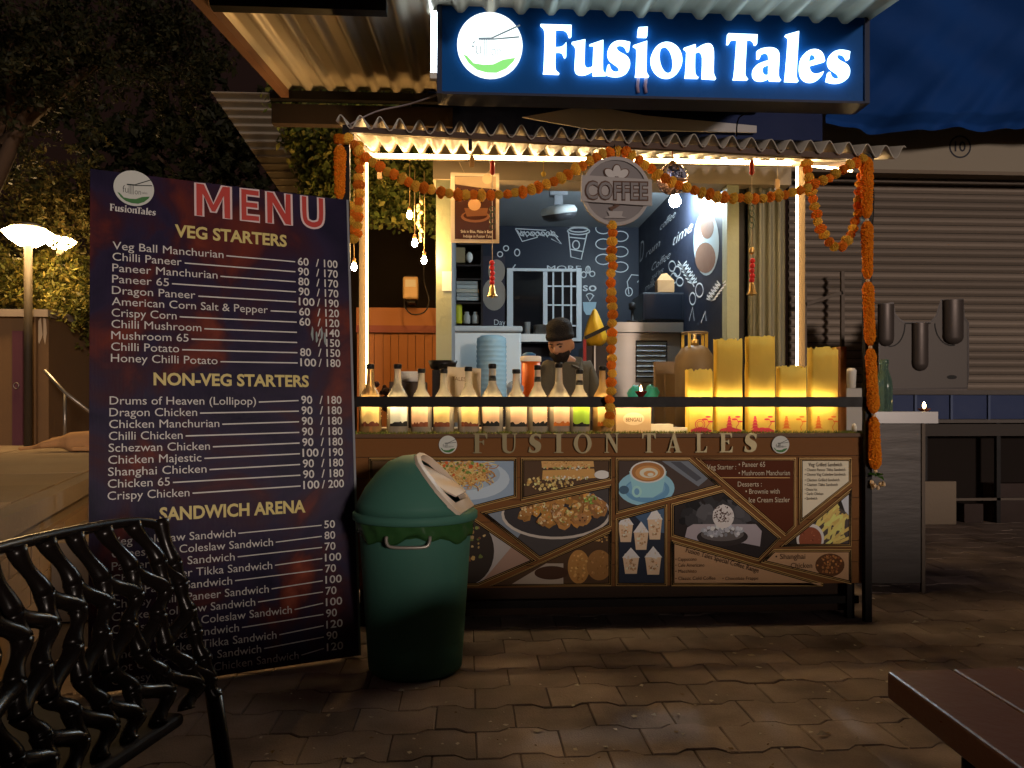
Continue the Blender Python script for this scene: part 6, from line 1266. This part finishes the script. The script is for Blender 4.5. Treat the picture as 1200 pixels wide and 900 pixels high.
# open net of thick webs: staggered rounded cells, long in the top row
nc = 8; rows = [.862, .752, .70, .632, .58, .515, .46, .415]
cell = 2 * hw / nc; rr_ = random.Random(4)
def node(k, r):
    j = (r + 1) // 2 % 2; x = -hw + (k + (.5 if j else 0)) * cell; return max(-hw, min(hw, x)), rows[r]
jit = {}
def jn(k, r):
    if (k, r) not in jit:
        x, z = node(k, r); e = 0 if r in (0, len(rows) - 1) or abs(x) >= hw - .001 else 1; jit[(k, r)] = (x + e * rr_.uniform(-.007, .007), z + e * rr_.uniform(-.012, .012))
    return jit[(k, r)]
def webline(p0, p1, r0, r1, bow):
    pts = []; n = 7; (x, z), (x2, z2) = p0, p1
    for i in range(n + 1):
        f = i / n; t = f * f * (3 - 2 * f); pts.append(cb(max(-hw, min(hw, x + (x2 - x) * t + bow * math.sin(math.pi * f))), z + (z2 - z) * f))
    b = MB(); b.tube(pts, [1.3 * (r0 + (r1 - r0) * abs(2 * i / n - 1)) for i in range(n + 1)], 10); return b
for r in range(len(rows) - 1):
    for k in range(nc + 1):
        if r % 2 == 0:      # upright web inside a cell row
            a_, b_ = jn(k, r), jn(k, r + 1); webline(a_, b_, .0105, .0165, rr_.uniform(-.006, .006)).obj('web', m_ch, chair, True)
        else:               # branches to the two staggered neighbours
            j = (r + 1) // 2 % 2
            for dk in ((0, 1) if j else (-1, 0)):
                if 0 <= k + dk <= nc:
                    webline(jn(k, r), jn(k + dk, r + 1), .0125, .0165, 0).obj('web', m_ch, chair, True)
q = MB(); q.box((0, .09, .40), (.5, .42, .03)); smooth_bevel(q.obj('seat', mat('dull brown plastic', (.018, .011, .009), .7), chair, True), .012, 3)
for sx in (-1, 1):
    q = MB(); q.tube([cb(sx * hw, .43), Vector((sx * .36, -.16, .22)), Vector((sx * .375, -.18, 0))], [.02, .021, .022], 10); q.obj('leg', m_ch, chair, True)
    q = MB(); q.tube([Vector((sx * .22, .28, .4)), Vector((sx * .25, .31, .2)), Vector((sx * .27, .33, 0))], [.018, .019, .02], 10); q.obj('leg', m_ch, chair, True)

# ================================================================== WOODEN TABLE (foreground right)
zt_ = .735; tA = PZ(1038, 786, zt_); tB = PZ(1210, 912, zt_); ed = (tB - tA).normalized(); tC = PZ(1215, 779, zt_); bk = (tC - tA).normalized()
table = thing('wooden_table', 'dark red plank table corner in the right foreground', 'table', (tA.x + .5, tA.y - .35, 0)); m_tb = mat('dark red table wood', (.34, .14, .07), .3, spec=.5, var=.6, vscale=7, col2=(.12, .045, .022), stretch=(1.5, 1.5, 6), bump=.12, bscale=40)
LT = .75; pw = .108
for k in range(7):
    o_ = tA + bk * (pw * k); q = MB(); g_ = .002; c0, c1, c2, c3 = o_ + bk * g_, o_ + bk * (pw - g_), o_ + bk * (pw - g_) + ed * LT, o_ + bk * g_ + ed * LT; dz = random.uniform(-.001, .001)
    q.add([p + Vector((0, 0, dz)) for p in (c0, c1, c2, c3)] + [p + Vector((0, 0, -.042)) for p in (c0, c1, c2, c3)], [(0, 1, 2, 3)[::-1], (4, 5, 6, 7), (0, 1, 5, 4), (1, 2, 6, 5), (2, 3, 7, 6), (3, 0, 4, 7)]); smooth_bevel(q.obj('plank', m_tb, table), .004, 2)
q = MB(); o_ = tA + bk * .06 + ed * .12; q.bar(o_ + Vector((0, 0, -.062)), o_ + bk * .6 + Vector((0, 0, -.062)), .05, .036); q.obj('cross_batten', m_tb, table)
m_log = mat('mossy log', (.085, .075, .045), .8, var=.6, vscale=12, bump=.5, bscale=30)
for a_, b_ in ((.10, .16), (.62, .16), (.10, .6), (.62, .6)):
    p = tA + bk * a_ + ed * b_; q = MB(); q.tube([(p.x, p.y, 0), (p.x + .004, p.y, .35), (p.x, p.y, zt_ - .044 - (.037 if b_ < .3 else 0))], [.062, .055, .058], 14); q.obj('leg', m_log, table)

# ================================================================== RIGHT OF THE STALL
Yt = 4.62; a, b = P(1026, 486, Yt), P(1096, 486, Yt); stt = thing('steel_worktable', 'worn steel clad worktable right of the stall post', 'worktable', ((a.x + b.x) / 2, Yt + .3, 0))
q = MB(); q.bb((a.x - .12, Yt - .03, P(1060, 496, Yt).z), (b.x, Yt + .62, P(1060, 482.5, Yt).z)); q.obj('top', mat('pale steel top', (.3, .29, .29), .35, .4, var=.3), stt)
x1_ = P(1082, 600, Yt).x; q = MB(); q.bb((a.x - .06, Yt, .06), (x1_ - .012, Yt + .56, P(1060, 496.3, Yt).z)); q.obj('side_cladding', mat('scratched grey sheet', (.085, .076, .072), .38, .3, var=.6, vscale=3, stretch=(.6, 1, 3), bump=.25, bscale=5), stt)
for x, y in ((x1_ - .004, Yt - .008), (x1_ - .004, Yt + .56), (a.x - .06, Yt - .008), (a.x - .06, Yt + .56)):
    q = MB(); q.bb((x - .01, y, 0), (x + .012, y + .02, P(1060, 496.4, Yt).z)); q.obj('leg', MATS['dull iron'], stt)
zst = P(1060, 482.5, Yt).z
bt_ = thing('green_glass_bottle', 'greenish clear glass bottle beside the orange flower rope', 'bottle', (P(1036, 482, Yt + .12).x, Yt + .12, zst)); q = MB(); q.lathe([(.045, 0), (.05, .01), (.05, .16), (.046, .2), (.03, .25), (.024, .27), (.025, .3), (.028, .302), (.028, .325), (.02, .33)], 20); q.obj('glass', mat('green bottle glass', (.35, .62, .52), .08, trans=.85, ior=1.3), bt_, True)
dy = thing('clay_lamp', 'small burning clay lamp on the steel worktable', 'oil lamp', (P(1083, 482, Yt + .1).x, Yt + .1, zst)); q = MB(); q.lathe([(.018, 0), (.034, .012), (.038, .02), (.03, .018), (0, .01)], 16); q.obj('bowl', mat('clay', (.25, .08, .04), .7), dy, True); q = MB(); q.lathe([(0, .018), (.009, .028), (.01, .04), (.004, .058), (0, .066)], 10); q.obj('flame', m_fl, dy, True)
# small tubs and sign card at the counter's right end, seen left of the post
Yq = YC + .45
for (x0, x1, y0, y1, nm, lab, m) in ((985, 1010, 455, 470, 'printed_card', 'white printed card between the last lantern and the right post', mat('printed card', (.55, .53, .5), .6, var=.6, vscale=18, col2=(.15, .15, .15))), (986, 997, 430, 455, 'clear_tub', 'small clear tub standing on the printed card', mat('cloudy tub', (.5, .42, .3), .3)), (998, 1009, 434, 455, 'white_tub', 'small white tub standing beside the clear tub', m_white)):
    p, r = P(x0, y1, Yq), P(x1, y0, Yq); q = MB()
    if nm == 'printed_card': q.bb((p.x, Yq, ztop + .021), (r.x, Yq + .12, r.z))
    else: q.lathe([((r.x - p.x) * .42, 0), ((r.x - p.x) * .5, .1), ((r.x - p.x) * .52, .105), ((r.x - p.x) * .3, .12)], 14, ((p.x + r.x) / 2, Yq + .06, p.z + .003))
    solo(q, nm, m, lab, 'tub' if 'tub' in nm else 'card')
# blue plank counter before the shutter
Yb = 7.35; bcn = thing('blue_counter', 'long blue panelled counter in front of the closed shutter', 'counter', (P(1140, 500, Yb).x, Yb + .15, 0)); x0_, x1_ = P(1040, 480, Yb).x, P(1040, 480, Yb).x + 3.6
m_bl = mat('dull blue paint', (.028, .05, .15), .5, var=.5, vscale=6); q = MB(); q.bb((x0_, Yb + .01, P(1140, 491, Yb).z), (x1_, Yb + .26, P(1140, 463, Yb).z)); q.obj('board', m_bl, bcn)
q = MB(); q.bb((x0_ - .02, Yb - .02, P(1140, 462.5, Yb).z), (x1_, Yb + .28, P(1140, 457, Yb).z)); q.obj('top', mat('dirty grey top', (.13, .11, .1), .5, var=.5), bcn)
for x in (1073, 1115, 1159, 1203): p = P(x, 480, Yb); q = MB(); q.bb((p.x - .012, Yb - .006, P(1140, 494, Yb).z), (p.x + .012, Yb + .009, P(1140, 463, Yb).z)); q.obj('batten', mat('blue batten paint', (.07, .1, .2), .5), bcn)
q = MB(); q.bb((x0_, Yb - .012, P(1140, 495.5, Yb).z), (x1_, Yb + .009, P(1140, 491.5, Yb).z)); q.obj('lower_rail', MATS['dirty grey top'], bcn)
for x in (1086, 1172, 1260): p = P(x, 500, Yb); q = MB(); q.bb((p.x - .02, Yb + .02, 0), (p.x + .02, Yb + .06, P(1140, 496, Yb).z)); q.obj('leg', m_black, bcn)
q = MB(); q.bb((x0_, Yb + .01, P(1140, 511, Yb).z), (x1_, Yb + .03, P(1140, 497, Yb).z)); q.obj('apron', mat('dark apron', (.05, .04, .035), .6), bcn)
q = MB(); q.bb((x0_, Yb + .02, P(1140, 587, Yb).z), (x1_, Yb + .05, P(1140, 584, Yb).z)); q.obj('foot_rail', mat('dull iron', (.1, .08, .065), .6, .5), bcn)
q = MB(); q.bb((x0_, Yb + .22, 0), (x1_, Yb + .25, P(1140, 492, Yb).z)); q.obj('back_panel', mat('counter shade board', (.016, .011, .009), .85), bcn)  # dark board added to paint the shade under the blue counter
q = MB(); p, r = P(1083, 606, Yb - .06), P(1121, 564, Yb - .06); q.bb((p.x, Yb - .06, 0.0), (r.x, Yb + .005, r.z)); smooth_bevel(solo(q, 'concrete_block', m_conc, 'grey concrete block under the blue counter, right of the steel table', 'block'), .008)
for (x0, x1, y0, lab) in ((1128, 1150, 590, 'low dark crate lying under the blue counter'), (1160, 1225, 566, 'brown box at the right edge under the blue counter')):
    p, r = P(x0, 640, Yb + .1), P(x1, y0, Yb + .1); q = MB(); q.bb((p.x, Yb + .07, 0), (r.x, Yb + .2, r.z)); solo(q, 'dark_crate', mat('dark brown board', (.06, .04, .035), .7, var=.4), lab, 'crate')
# perforated steel rack with three upright half round troughs
Yk = 7.45; kf = front(Yk); K = lambda x, y: kf.px(x, y); rk = thing('perforated_rack', 'dark grey perforated rack with three upright troughs on the blue counter', 'rack', (K(1083, 458)[0], Yk, K(1083, 458)[1]))
def rack_mat():
    m = mat('perforated grey steel', (.07, .06, .055), .45, .2); n = m.node_tree; L = n.links; b = n.nodes['Principled BSDF']; tc = n.nodes.new('ShaderNodeTexCoord'); vo = n.nodes.new('ShaderNodeTexVoronoi'); vo.inputs['Scale'].default_value = 55; vo.inputs['Randomness'].default_value = .05; L.new(tc.outputs['Object'], vo.inputs[0])
    r = n.nodes.new('ShaderNodeValToRGB'); r.color_ramp.elements[0].position = .22; r.color_ramp.elements[0].color = (.012, .01, .01, 1); r.color_ramp.elements[1].position = .34; r.color_ramp.elements[1].color = (.075, .064, .058, 1); L.new(vo.outputs['Distance'], r.inputs[0]); L.new(r.outputs[0], b.inputs['Base Color']); return m
out_ = [(1030, 357), (1046, 355), (1048, 368), (1054, 375), (1060, 378), (1090, 378), (1097, 370), (1100, 360), (1102, 352), (1128, 351), (1129, 372), (1134, 378), (1134, 440), (1133, 455), (1030, 456)]
q = MB(); q.flat(kf, [K(*p) for p in out_], 0, .006); q.obj('plate', rack_mat(), rk)
m_tr = mat('trough steel', (.1, .082, .075), .4, .4, var=.3, vscale=8)
for (x0, x1, y0, y1) in ((1028, 1047, 357, 406), (1068, 1087, 379, 435), (1104, 1128, 352, 404)):
    q = MB(); a, b = K(x0, y1), K(x1, y0); cx_, r_ = (a[0] + b[0]) / 2, (b[0] - a[0]) / 2; n = 14; vs = []; prof = [(y, 1.0) for y in (b[1], a[1] + .07)] + [(a[1] + .035, .85), (a[1] + .01, .5), (a[1], .05)]
    for z, k in prof: vs += [(cx_ - r_ * k * math.cos(math.pi * i / n), Yk - .007 - r_ * .6 * k * math.sin(math.pi * i / n), z) for i in range(n + 1)]
    q.add(vs, [(j * (n + 1) + i, j * (n + 1) + i + 1, (j + 1) * (n + 1) + i + 1, (j + 1) * (n + 1) + i) for j in range(len(prof) - 1) for i in range(n)], True); q.obj('trough', m_tr, rk)
q = MB(); q.stroke(kf, [K(*p) for p in arc(1043, 380, 17, 26, 0, 1.7)], .012, .0085); q.stroke(kf, [K(*p) for p in arc(1115, 378, 20, 27, 1.4, 3.1)], .012, .0085); q.stroke(kf, [K(1060, 379), K(1090, 379)], .012, .0085); q.obj('edge_fold', m_black, rk)
q = MB(); q.stroke(kf, [K(*p) for p in out_], .02, .0082, True); q.obj('rim_fold', mat('rim fold steel', (.03, .025, .024), .35, .4), rk)
q = MB(); q.flat(kf, [K(*p) for p in arc(1115, 442, 6, 2.5)], .0075); q.obj('slot', m_black, rk)
q = MB(); q.bb((K(1030, 457)[0], Yk, P(1140, 457, Yb).z + .001), (K(1133, 457)[0], Yk + .12, K(1133, 455.5)[1])); q.obj('base', m_tr, rk)
# ================================================================== LEFT AND BEHIND: fence, meter, ivy, cabin, lamps, dog, trees
Yf = 6.6; ff = front(Yf); fx0, fx1 = P(418, 400, Yf).x, P(520, 400, Yf).x; fz = P(470, 361, Yf).z; fz2 = P(470, 386, Yf).z
fence = thing('plank_fence', 'orange brown plank fence left of the green pillar', 'fence', ((fx0 + fx1) / 2, Yf, 0)); m_fw = mat('orange varnished wood', (.3, .11, .03), .5, var=.6, vscale=5, col2=(.1, .035, .01), stretch=(5, 1, .5), detail=8)
x = fx0; 
while x < fx1:
    wd = random.uniform(.06, .085); q = MB(); q.bb((x + .002, Yf + random.uniform(0, .008), 0), (min(x + wd, fx1) - .002, Yf + .03, fz2)); q.obj('plank', m_fw, fence); x += wd
q = MB(); q.bb((fx0, Yf - .02, fz2 + .002), (fx1, Yf + .04, fz)); q.obj('top_board', m_fw, fence); q = MB(); q.bb((fx0, Yf - .035, fz2 - .03), (fx1, Yf - .021, fz2 + .03)); q.obj('rail', mat('red brown rail', (.16, .04, .025), .5), fence)
Ym = 6.3; mt = thing('electric_meter', 'small brown electric meter box with dial above the plank fence', 'meter', P(481, 352, Ym)); a, b = P(472, 350, Ym), P(490, 324, Ym)
q = MB(); q.bb((a.x, Ym, a.z), (b.x, Ym + .08, b.z)); smooth_bevel(q.obj('case', mat('meter case', (.3, .19, .09), .4), mt), .015, 3); q = MB(); a2, b2 = P(475, 336, Ym), P(487, 328, Ym); q.bb((a2.x, Ym - .006, a2.z), (b2.x, Ym + .004, b2.z)); q.obj('dial', mat('dial', (.55, .5, .4), .3, var=1, vscale=40, col2=(.05, .05, .05)), mt)
q = MB(); q.tube(spline([P(475, 350, Ym + .03), P(474, 358, Ym), P(482, 368, Ym - .1), P(497, 366, Ym - .1), P(503, 352, Ym - .1), P(497, 330, Ym - .1), P(497, 308, Ym - .2)], .03)[1][::8], .006, 6); q.obj('cable', m_black, mt); q = MB(); q.bb((a.x + .03, Ym + .08, a.z - .02), (b.x - .03, Ym + .3, b.z + .02)); q.obj('bracket', m_black, mt)
q = MB(); q.bb((P(410, 300, Yf + 1.2).x - .6, Yf + 1.2, 0), (xL0 - .02, Yf + 1.3, 4.2)); solo(q, 'dark_back_wall', mat('brown wall', (.025, .018, .014), .9, var=.5, vscale=3), 'dark brown wall behind the plank fence and bulbs', 'wall')  # plain dark brown wall across the dark opening behind the fence

def leaf_cloud(pts_fn, n, size, cols, m, asp=1.8):
    q = MB()
    for _ in range(n):
        p, c = pts_fn(); s = size * random.uniform(.6, 1.3); u = Vector((random.gauss(0, 1), random.gauss(0, 1), random.gauss(0, 1))).normalized(); v = u.cross(Vector((random.gauss(0, 1), random.gauss(0, 1), random.gauss(0, 1)))).normalized()
        k = random.uniform(.6, 1.3); cc = random.choice(cols) if c is None else c; q.col = tuple(min(1, x * k) for x in cc)
        q.add([p - u * s, p + v * s / asp, p + u * s, p - v * s / asp], [(0, 1, 2, 3)])
    return q
m_leaf = mat('foliage', attr=True, rough=.6, transl=.3)
# ivy curtains beside the shop
def ivy(quad, Y, n, label, depth=.3, size=.03):
    ivt = thing('ivy_curtain', label, 'ivy', P(sum(p[0] for p in quad) / 4, max(p[1] for p in quad), Y)); A_ = [P(*p, Y) for p in quad]; cl = [(random.random(), random.random(), random.uniform(.05, .16)) for _ in range(60)]
    def fn():
        while True:
            f, g = random.random(), random.random(); cx = min(cl, key=lambda c: abs(c[0] - f) + abs(c[1] - g)); bulge = .12 * math.cos(min(1.5, 12 * (abs(cx[0] - f) + abs(cx[1] - g))))
            f2 = f + random.gauss(0, .03); g2 = g + random.gauss(0, .03); p = A_[0].lerp(A_[1], f2).lerp(A_[3].lerp(A_[2], f2), g2); return p + Vector((0, -bulge - random.random() * depth * .5, random.gauss(0, .03))), None
    leaf_cloud(fn, n, size, [(.06, .085, .02), (.1, .12, .03), (.15, .145, .04), (.04, .055, .014)], m_leaf).obj('leaves', m_leaf, ivt)
    q = MB()
    for k in range(9):
        f = (k + .5) / 9; q.tube([A_[0].lerp(A_[1], f) + Vector((0, .05, 0)), A_[0].lerp(A_[1], f + .03).lerp(A_[3].lerp(A_[2], f + .03), .5) + Vector((0, .05, 0)), A_[3].lerp(A_[2], f) + Vector((0, .05, 0))], .012, 5)
    q.obj('stems', mat('vine stem', (.06, .04, .02), .8), ivt)
ivy([(322, 112), (505, 118), (505, 195), (366, 250)], 6.0, 9000, 'ivy curtain hanging under the tin awning, left of the canopy')
ivy([(420, 180), (514, 180), (514, 272), (420, 262)], 6.2, 4200, 'ivy curtain hanging behind the filament bulbs')
q = MB(); q.tube([P(370, 150, 5.9), P(369, 232, 5.9)], .014, 6); solo(q, 'thin_pipe', mat('pipe', (.3, .25, .18), .5), 'thin upright pipe in front of the ivy', 'pipe')
hm = thing('flower_string', 'string of pale dried blossoms hanging beside the bulbs', 'ornament', P(492, 282, 5.4))
q = MB(); q.tube([P(492, 215, 5.4), P(492, 284, 5.4)], .002, 4); q.obj('thread', MATS['beige string'], hm)
for k in range(22):
    q = MB(); q.ball(P(492 + random.uniform(-3, 3), 236 + k * 2.2, 5.4 + random.uniform(-.02, .02)), random.uniform(.009, .014), 7, 5); q.obj('blossom', mat('dry blossom', (.5, .34, .2), .8), hm)

# ---- cabin on the platform
Yx = 9.6; cab = thing('plaster_cabin', 'stained brown plaster cabin with purple door on the left platform', 'cabin', (P(0, 500, Yx).x, Yx, ZP)); a, b = P(-90, 522, Yx), P(57, 372, Yx)
q = MB(); q.bb((a.x, Yx, ZP), (b.x, Yx + 2.2, b.z)); q.obj('wall', m_plas, cab); q = MB(); q.bb((a.x, Yx - .08, b.z), (b.x + .03, Yx + 2.3, P(0, 363, Yx).z)); q.obj('roof_slab', mat('grey slab', (.3, .24, .19), .8, var=.5), cab)
u, v = P(16, 522, Yx), P(28, 388, Yx); q = MB(); q.bb((u.x, Yx - .03, ZP + .002), (v.x, Yx - .002, v.z)); dr = q.obj('door', mat('purple door paint', (.12, .045, .06), .5, var=.5, vscale=4, stretch=(3, 1, .5)), cab); dr['label'] = 'narrow purple door leaf'
q = MB(); cc = P(19, 452, Yx - .05); q.tube([cc + Vector((.03 * math.cos(t), 0, .035 * math.sin(t))) for t in (6.283 * k / 14 for k in range(14))], .006, 6, closed=True); q.obj('ring_handle', m_steel, dr)
cpn = front(Yx); q = MB()
for poly in ([(44, 378), (48, 372), (50, 392), (49, 396), (46, 403), (44, 398)], [(51, 372), (54, 374), (55, 390), (53, 404), (51, 396)]): q.flat(cpn, [cpn.px(*p) for p in poly], .003)
q.obj('peeled_plaster', mat('pale plaster', (.5, .38, .25), .8), cab)
u = P(43, 520, Yx); q = MB(); q.bb((u.x - .02, Yx - .06, ZP + .001), (u.x + .02, Yx - .001, b.z)); q.obj('pilaster', m_plas, cab)
rl = thing('steel_handrail', 'slanting steel handrail behind the sleeping dog', 'railing', P(76, 515, 9.0)); q = MB(); q.tube([P(52, 434, 9.0), P(76, 460, 9.0), P(118, 492, 9.0)], .022, 8); q.obj('rail', m_steel, rl)
q = MB(); pz = P(76, 460, 9.0); q.tube([(pz.x, pz.y, ZP), pz], .02, 8); q.obj('post', m_steel, rl)
# ---- mushroom garden lamps
m_lamp = mat('lamp glass glow', (1, .9, .7), .4, emit=(1, .64, .27), es=42)
for (x, y, Y, lab, k) in ((33, 271, 9.4, 'lit garden lamp with wide shade over the plaster cabin, the larger', 1.0), (70, 281, 11.5, 'smaller lit garden lamp, nearer the menu board', .8)):
    p = P(x, y, Y); lp = thing('garden_lamp', lab, 'lamp', (p.x, p.y, ZP), group='lit garden lamps')
    q = MB(); q.tube([(p.x, p.y, ZP), (p.x, p.y, p.z - .16 * k)], .045, 10); q.obj('pole', mat('lamp pole', (.04, .03, .02), .6), lp)
    q = MB(); q.lathe([(.10 * k, -.17 * k), (.2 * k, -.10 * k), (.27 * k, -.02 * k), (.2 * k, .02 * k), (0, .03 * k)], 26, p); q.obj('glass_bowl', m_lamp, lp)
    q = MB(); q.lathe([(.2 * k, .0), (.19 * k, .02 * k), (.12 * k, .06 * k), (.0, .08 * k)], 26, p + Vector((0, 0, .022))); q.obj('shade', mat('lamp shade', (.5, .45, .35), .5), lp)
# ---- dog asleep on its side
Yd = 8.2; S = lambda x, y, dy=0: P(x, y, Yd + dy) if False else Vector((P(x, y, Yd).x, Yd + dy, max(ZP + .02, P(x, y, Yd).z)))
dogo = Vector((S(80, 529).x, Yd, ZP)); dog = thing('dog', 'tan dog asleep on the platform, hind legs stretched left', 'dog', dogo); m_fur = mat('tan fur', (.45, .25, .11), .85, var=.4, col2=(.25, .12, .05), vscale=8, bump=.3, bscale=80)
vs = [S(86, 521), S(104, 519, .02), S(122, 520, .03), S(136, 521, .03), S(150, 523, 0), S(160, 525, -.03),
      S(72, 521, -.02), S(56, 524, -.10), S(44, 527, -.06), S(30, 528.5, -.1),
      S(74, 520, .06), S(58, 520, .06), S(48, 525, .1), S(38, 527, .07),
      S(126, 525, -.12), S(112, 528, -.2), S(98, 529, -.22), S(128, 524, .1), S(116, 528, -.02), S(104, 529.5, -.08), S(90, 526, .16), S(84, 529, .28)]
es = [(0, 1), (1, 2), (2, 3), (3, 4), (4, 5), (0, 6), (6, 7), (7, 8), (8, 9), (0, 10), (10, 11), (11, 12), (12, 13), (2, 14), (14, 15), (15, 16), (2, 17), (17, 18), (18, 19), (0, 20), (20, 21)]
rs = [.105, .1, .12, .08, .06, .035, .06, .035, .02, .02, .06, .035, .02, .02, .045, .025, .02, .045, .025, .02, .02, .012]
cap_ = MB()
for i_, j_ in es: cap_.tube([vs[i_], vs[i_].lerp(vs[j_], .5), vs[j_]], [rs[i_], (rs[i_] + rs[j_]) / 2, rs[j_]], 14)
for v_, r_ in zip(vs, rs): cap_.ball(v_, r_, 14, 9)
dm = fuse([cap_.mesh('dog')], .011, 4)
mz = min(v.co.z for v in dm.vertices); dm.transform(Matrix.Translation((0, 0, ZP - mz))); place(dm, 'body', m_fur, dog, dogo)
q = MB()
for s in (-1, 1):
    e = S(150, 522) + Vector((0, .05 * s, .05)); q.add([e, e + Vector((-.03, .02 * s, .05)), e + Vector((.03, .03 * s, .03))], [(0, 1, 2)])
q.obj('ears', m_fur, dog)
# ---- trees
m_bark = mat('tree bark', (.09, .055, .035), .9, var=.5, vscale=8, bump=.6, bscale=20)
def tree(base, lab, clumps, n, size, cols, trunk=.14, droop=.5):
    t = thing('tree', lab, 'tree', base, group='trees behind the platform'); top = Vector((sum(c[0].x for c in clumps) / len(clumps), sum(c[0].y for c in clumps) / len(clumps), max(c[0].z for c in clumps)))
    q = MB(); mid_ = base.lerp(top, .5) + Vector((.15, 0, 0)); q.tube(spline([base, base.lerp(mid_, .5), mid_, top], .3)[1][::10], [trunk * (1 - .8 * k / 8) for k in range(8)][:len(spline([base, base.lerp(mid_, .5), mid_, top], .3)[1][::10])], 9); q.obj('trunk', m_bark, t)
    for c, r in clumps:
        s_ = base.lerp(top, random.uniform(.45, .85)); q = MB(); q.tube([s_, s_.lerp(c, .6) + Vector((0, 0, .2)), c], [trunk * .35, trunk * .2, trunk * .08], 6); q.obj('limb', m_bark, t)
    tw = [[(c + Vector((random.gauss(0, r.x * .5), random.gauss(0, r.y * .5), random.gauss(0, r.z * .5))), Vector((random.gauss(0, 1), random.gauss(0, 1), random.gauss(-droop, .5))).normalized()) for _ in range(46)] for c, r in clumps]
    def fn():
        k = random.randrange(len(clumps)); p, d = random.choice(tw[k]); l = random.random() * .5; return p + d * l + Vector((random.gauss(0, .03), random.gauss(0, .03), random.gauss(0, .03) - droop * l * l)), None
    leaf_cloud(fn, n, size, cols, m_leaf, 2.6).obj('crown', m_leaf, t)
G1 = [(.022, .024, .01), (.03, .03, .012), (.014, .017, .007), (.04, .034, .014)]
cl = lambda L: [(P(x, y, Y), Vector((r, r, r * .7))) for x, y, Y, r in L]
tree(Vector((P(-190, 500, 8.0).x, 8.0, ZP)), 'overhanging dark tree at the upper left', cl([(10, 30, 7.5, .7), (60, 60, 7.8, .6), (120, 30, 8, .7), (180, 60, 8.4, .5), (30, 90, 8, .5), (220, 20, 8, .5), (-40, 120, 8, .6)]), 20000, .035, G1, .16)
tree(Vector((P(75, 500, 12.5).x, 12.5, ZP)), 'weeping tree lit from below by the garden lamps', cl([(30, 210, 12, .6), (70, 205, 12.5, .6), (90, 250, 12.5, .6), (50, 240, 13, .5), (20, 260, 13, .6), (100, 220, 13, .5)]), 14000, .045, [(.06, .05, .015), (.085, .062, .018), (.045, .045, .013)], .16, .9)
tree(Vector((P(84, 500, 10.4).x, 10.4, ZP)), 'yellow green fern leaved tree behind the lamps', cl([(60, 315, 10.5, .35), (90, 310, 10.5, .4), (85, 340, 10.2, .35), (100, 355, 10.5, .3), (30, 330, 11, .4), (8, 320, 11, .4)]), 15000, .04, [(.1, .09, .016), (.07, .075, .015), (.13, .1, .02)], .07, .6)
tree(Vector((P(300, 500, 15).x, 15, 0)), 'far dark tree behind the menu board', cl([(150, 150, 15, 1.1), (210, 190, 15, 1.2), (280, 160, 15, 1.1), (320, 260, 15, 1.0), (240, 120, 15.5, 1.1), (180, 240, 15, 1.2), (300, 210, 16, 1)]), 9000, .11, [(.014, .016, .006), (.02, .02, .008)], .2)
# low hedge line closing the view
hdg = MB()
def fn(): return Vector((random.uniform(-16, -1), random.uniform(17, 19), random.uniform(0, 3.2) ** 1.0)), None
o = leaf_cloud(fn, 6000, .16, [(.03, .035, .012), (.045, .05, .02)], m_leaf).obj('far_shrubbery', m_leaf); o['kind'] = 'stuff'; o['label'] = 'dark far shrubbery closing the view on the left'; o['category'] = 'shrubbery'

# ---- loose wiring slung about the stall front
for pts, lab in (([(521, 108, 3.75), (480, 122, 3.9), (440, 131, 3.98), (408, 147, 4.0)], 'thin pale cable slung from the sign corner to the left post'),
                 ([(893, 108, 3.75), (885, 128, 3.9), (866, 138, 4.0), (863, 160, 4.02)], 'thin dark cable hanging from the sign down to the canopy edge'),
                 ([(1016, 185, 4.0), (1024, 230, 4.02), (1019, 330, 4.03), (1024, 470, 4.05)], 'thin dark cable running down beside the right post')):
    q = MB(); q.tube(spline([P(*p) for p in pts], .03)[1][::6], .004, 6); solo(q, 'power_cable', mat('cable %s' % lab[5:9], (.3, .25, .25) if 'pale' in lab else (.015, .012, .012), .5), lab, 'cable')
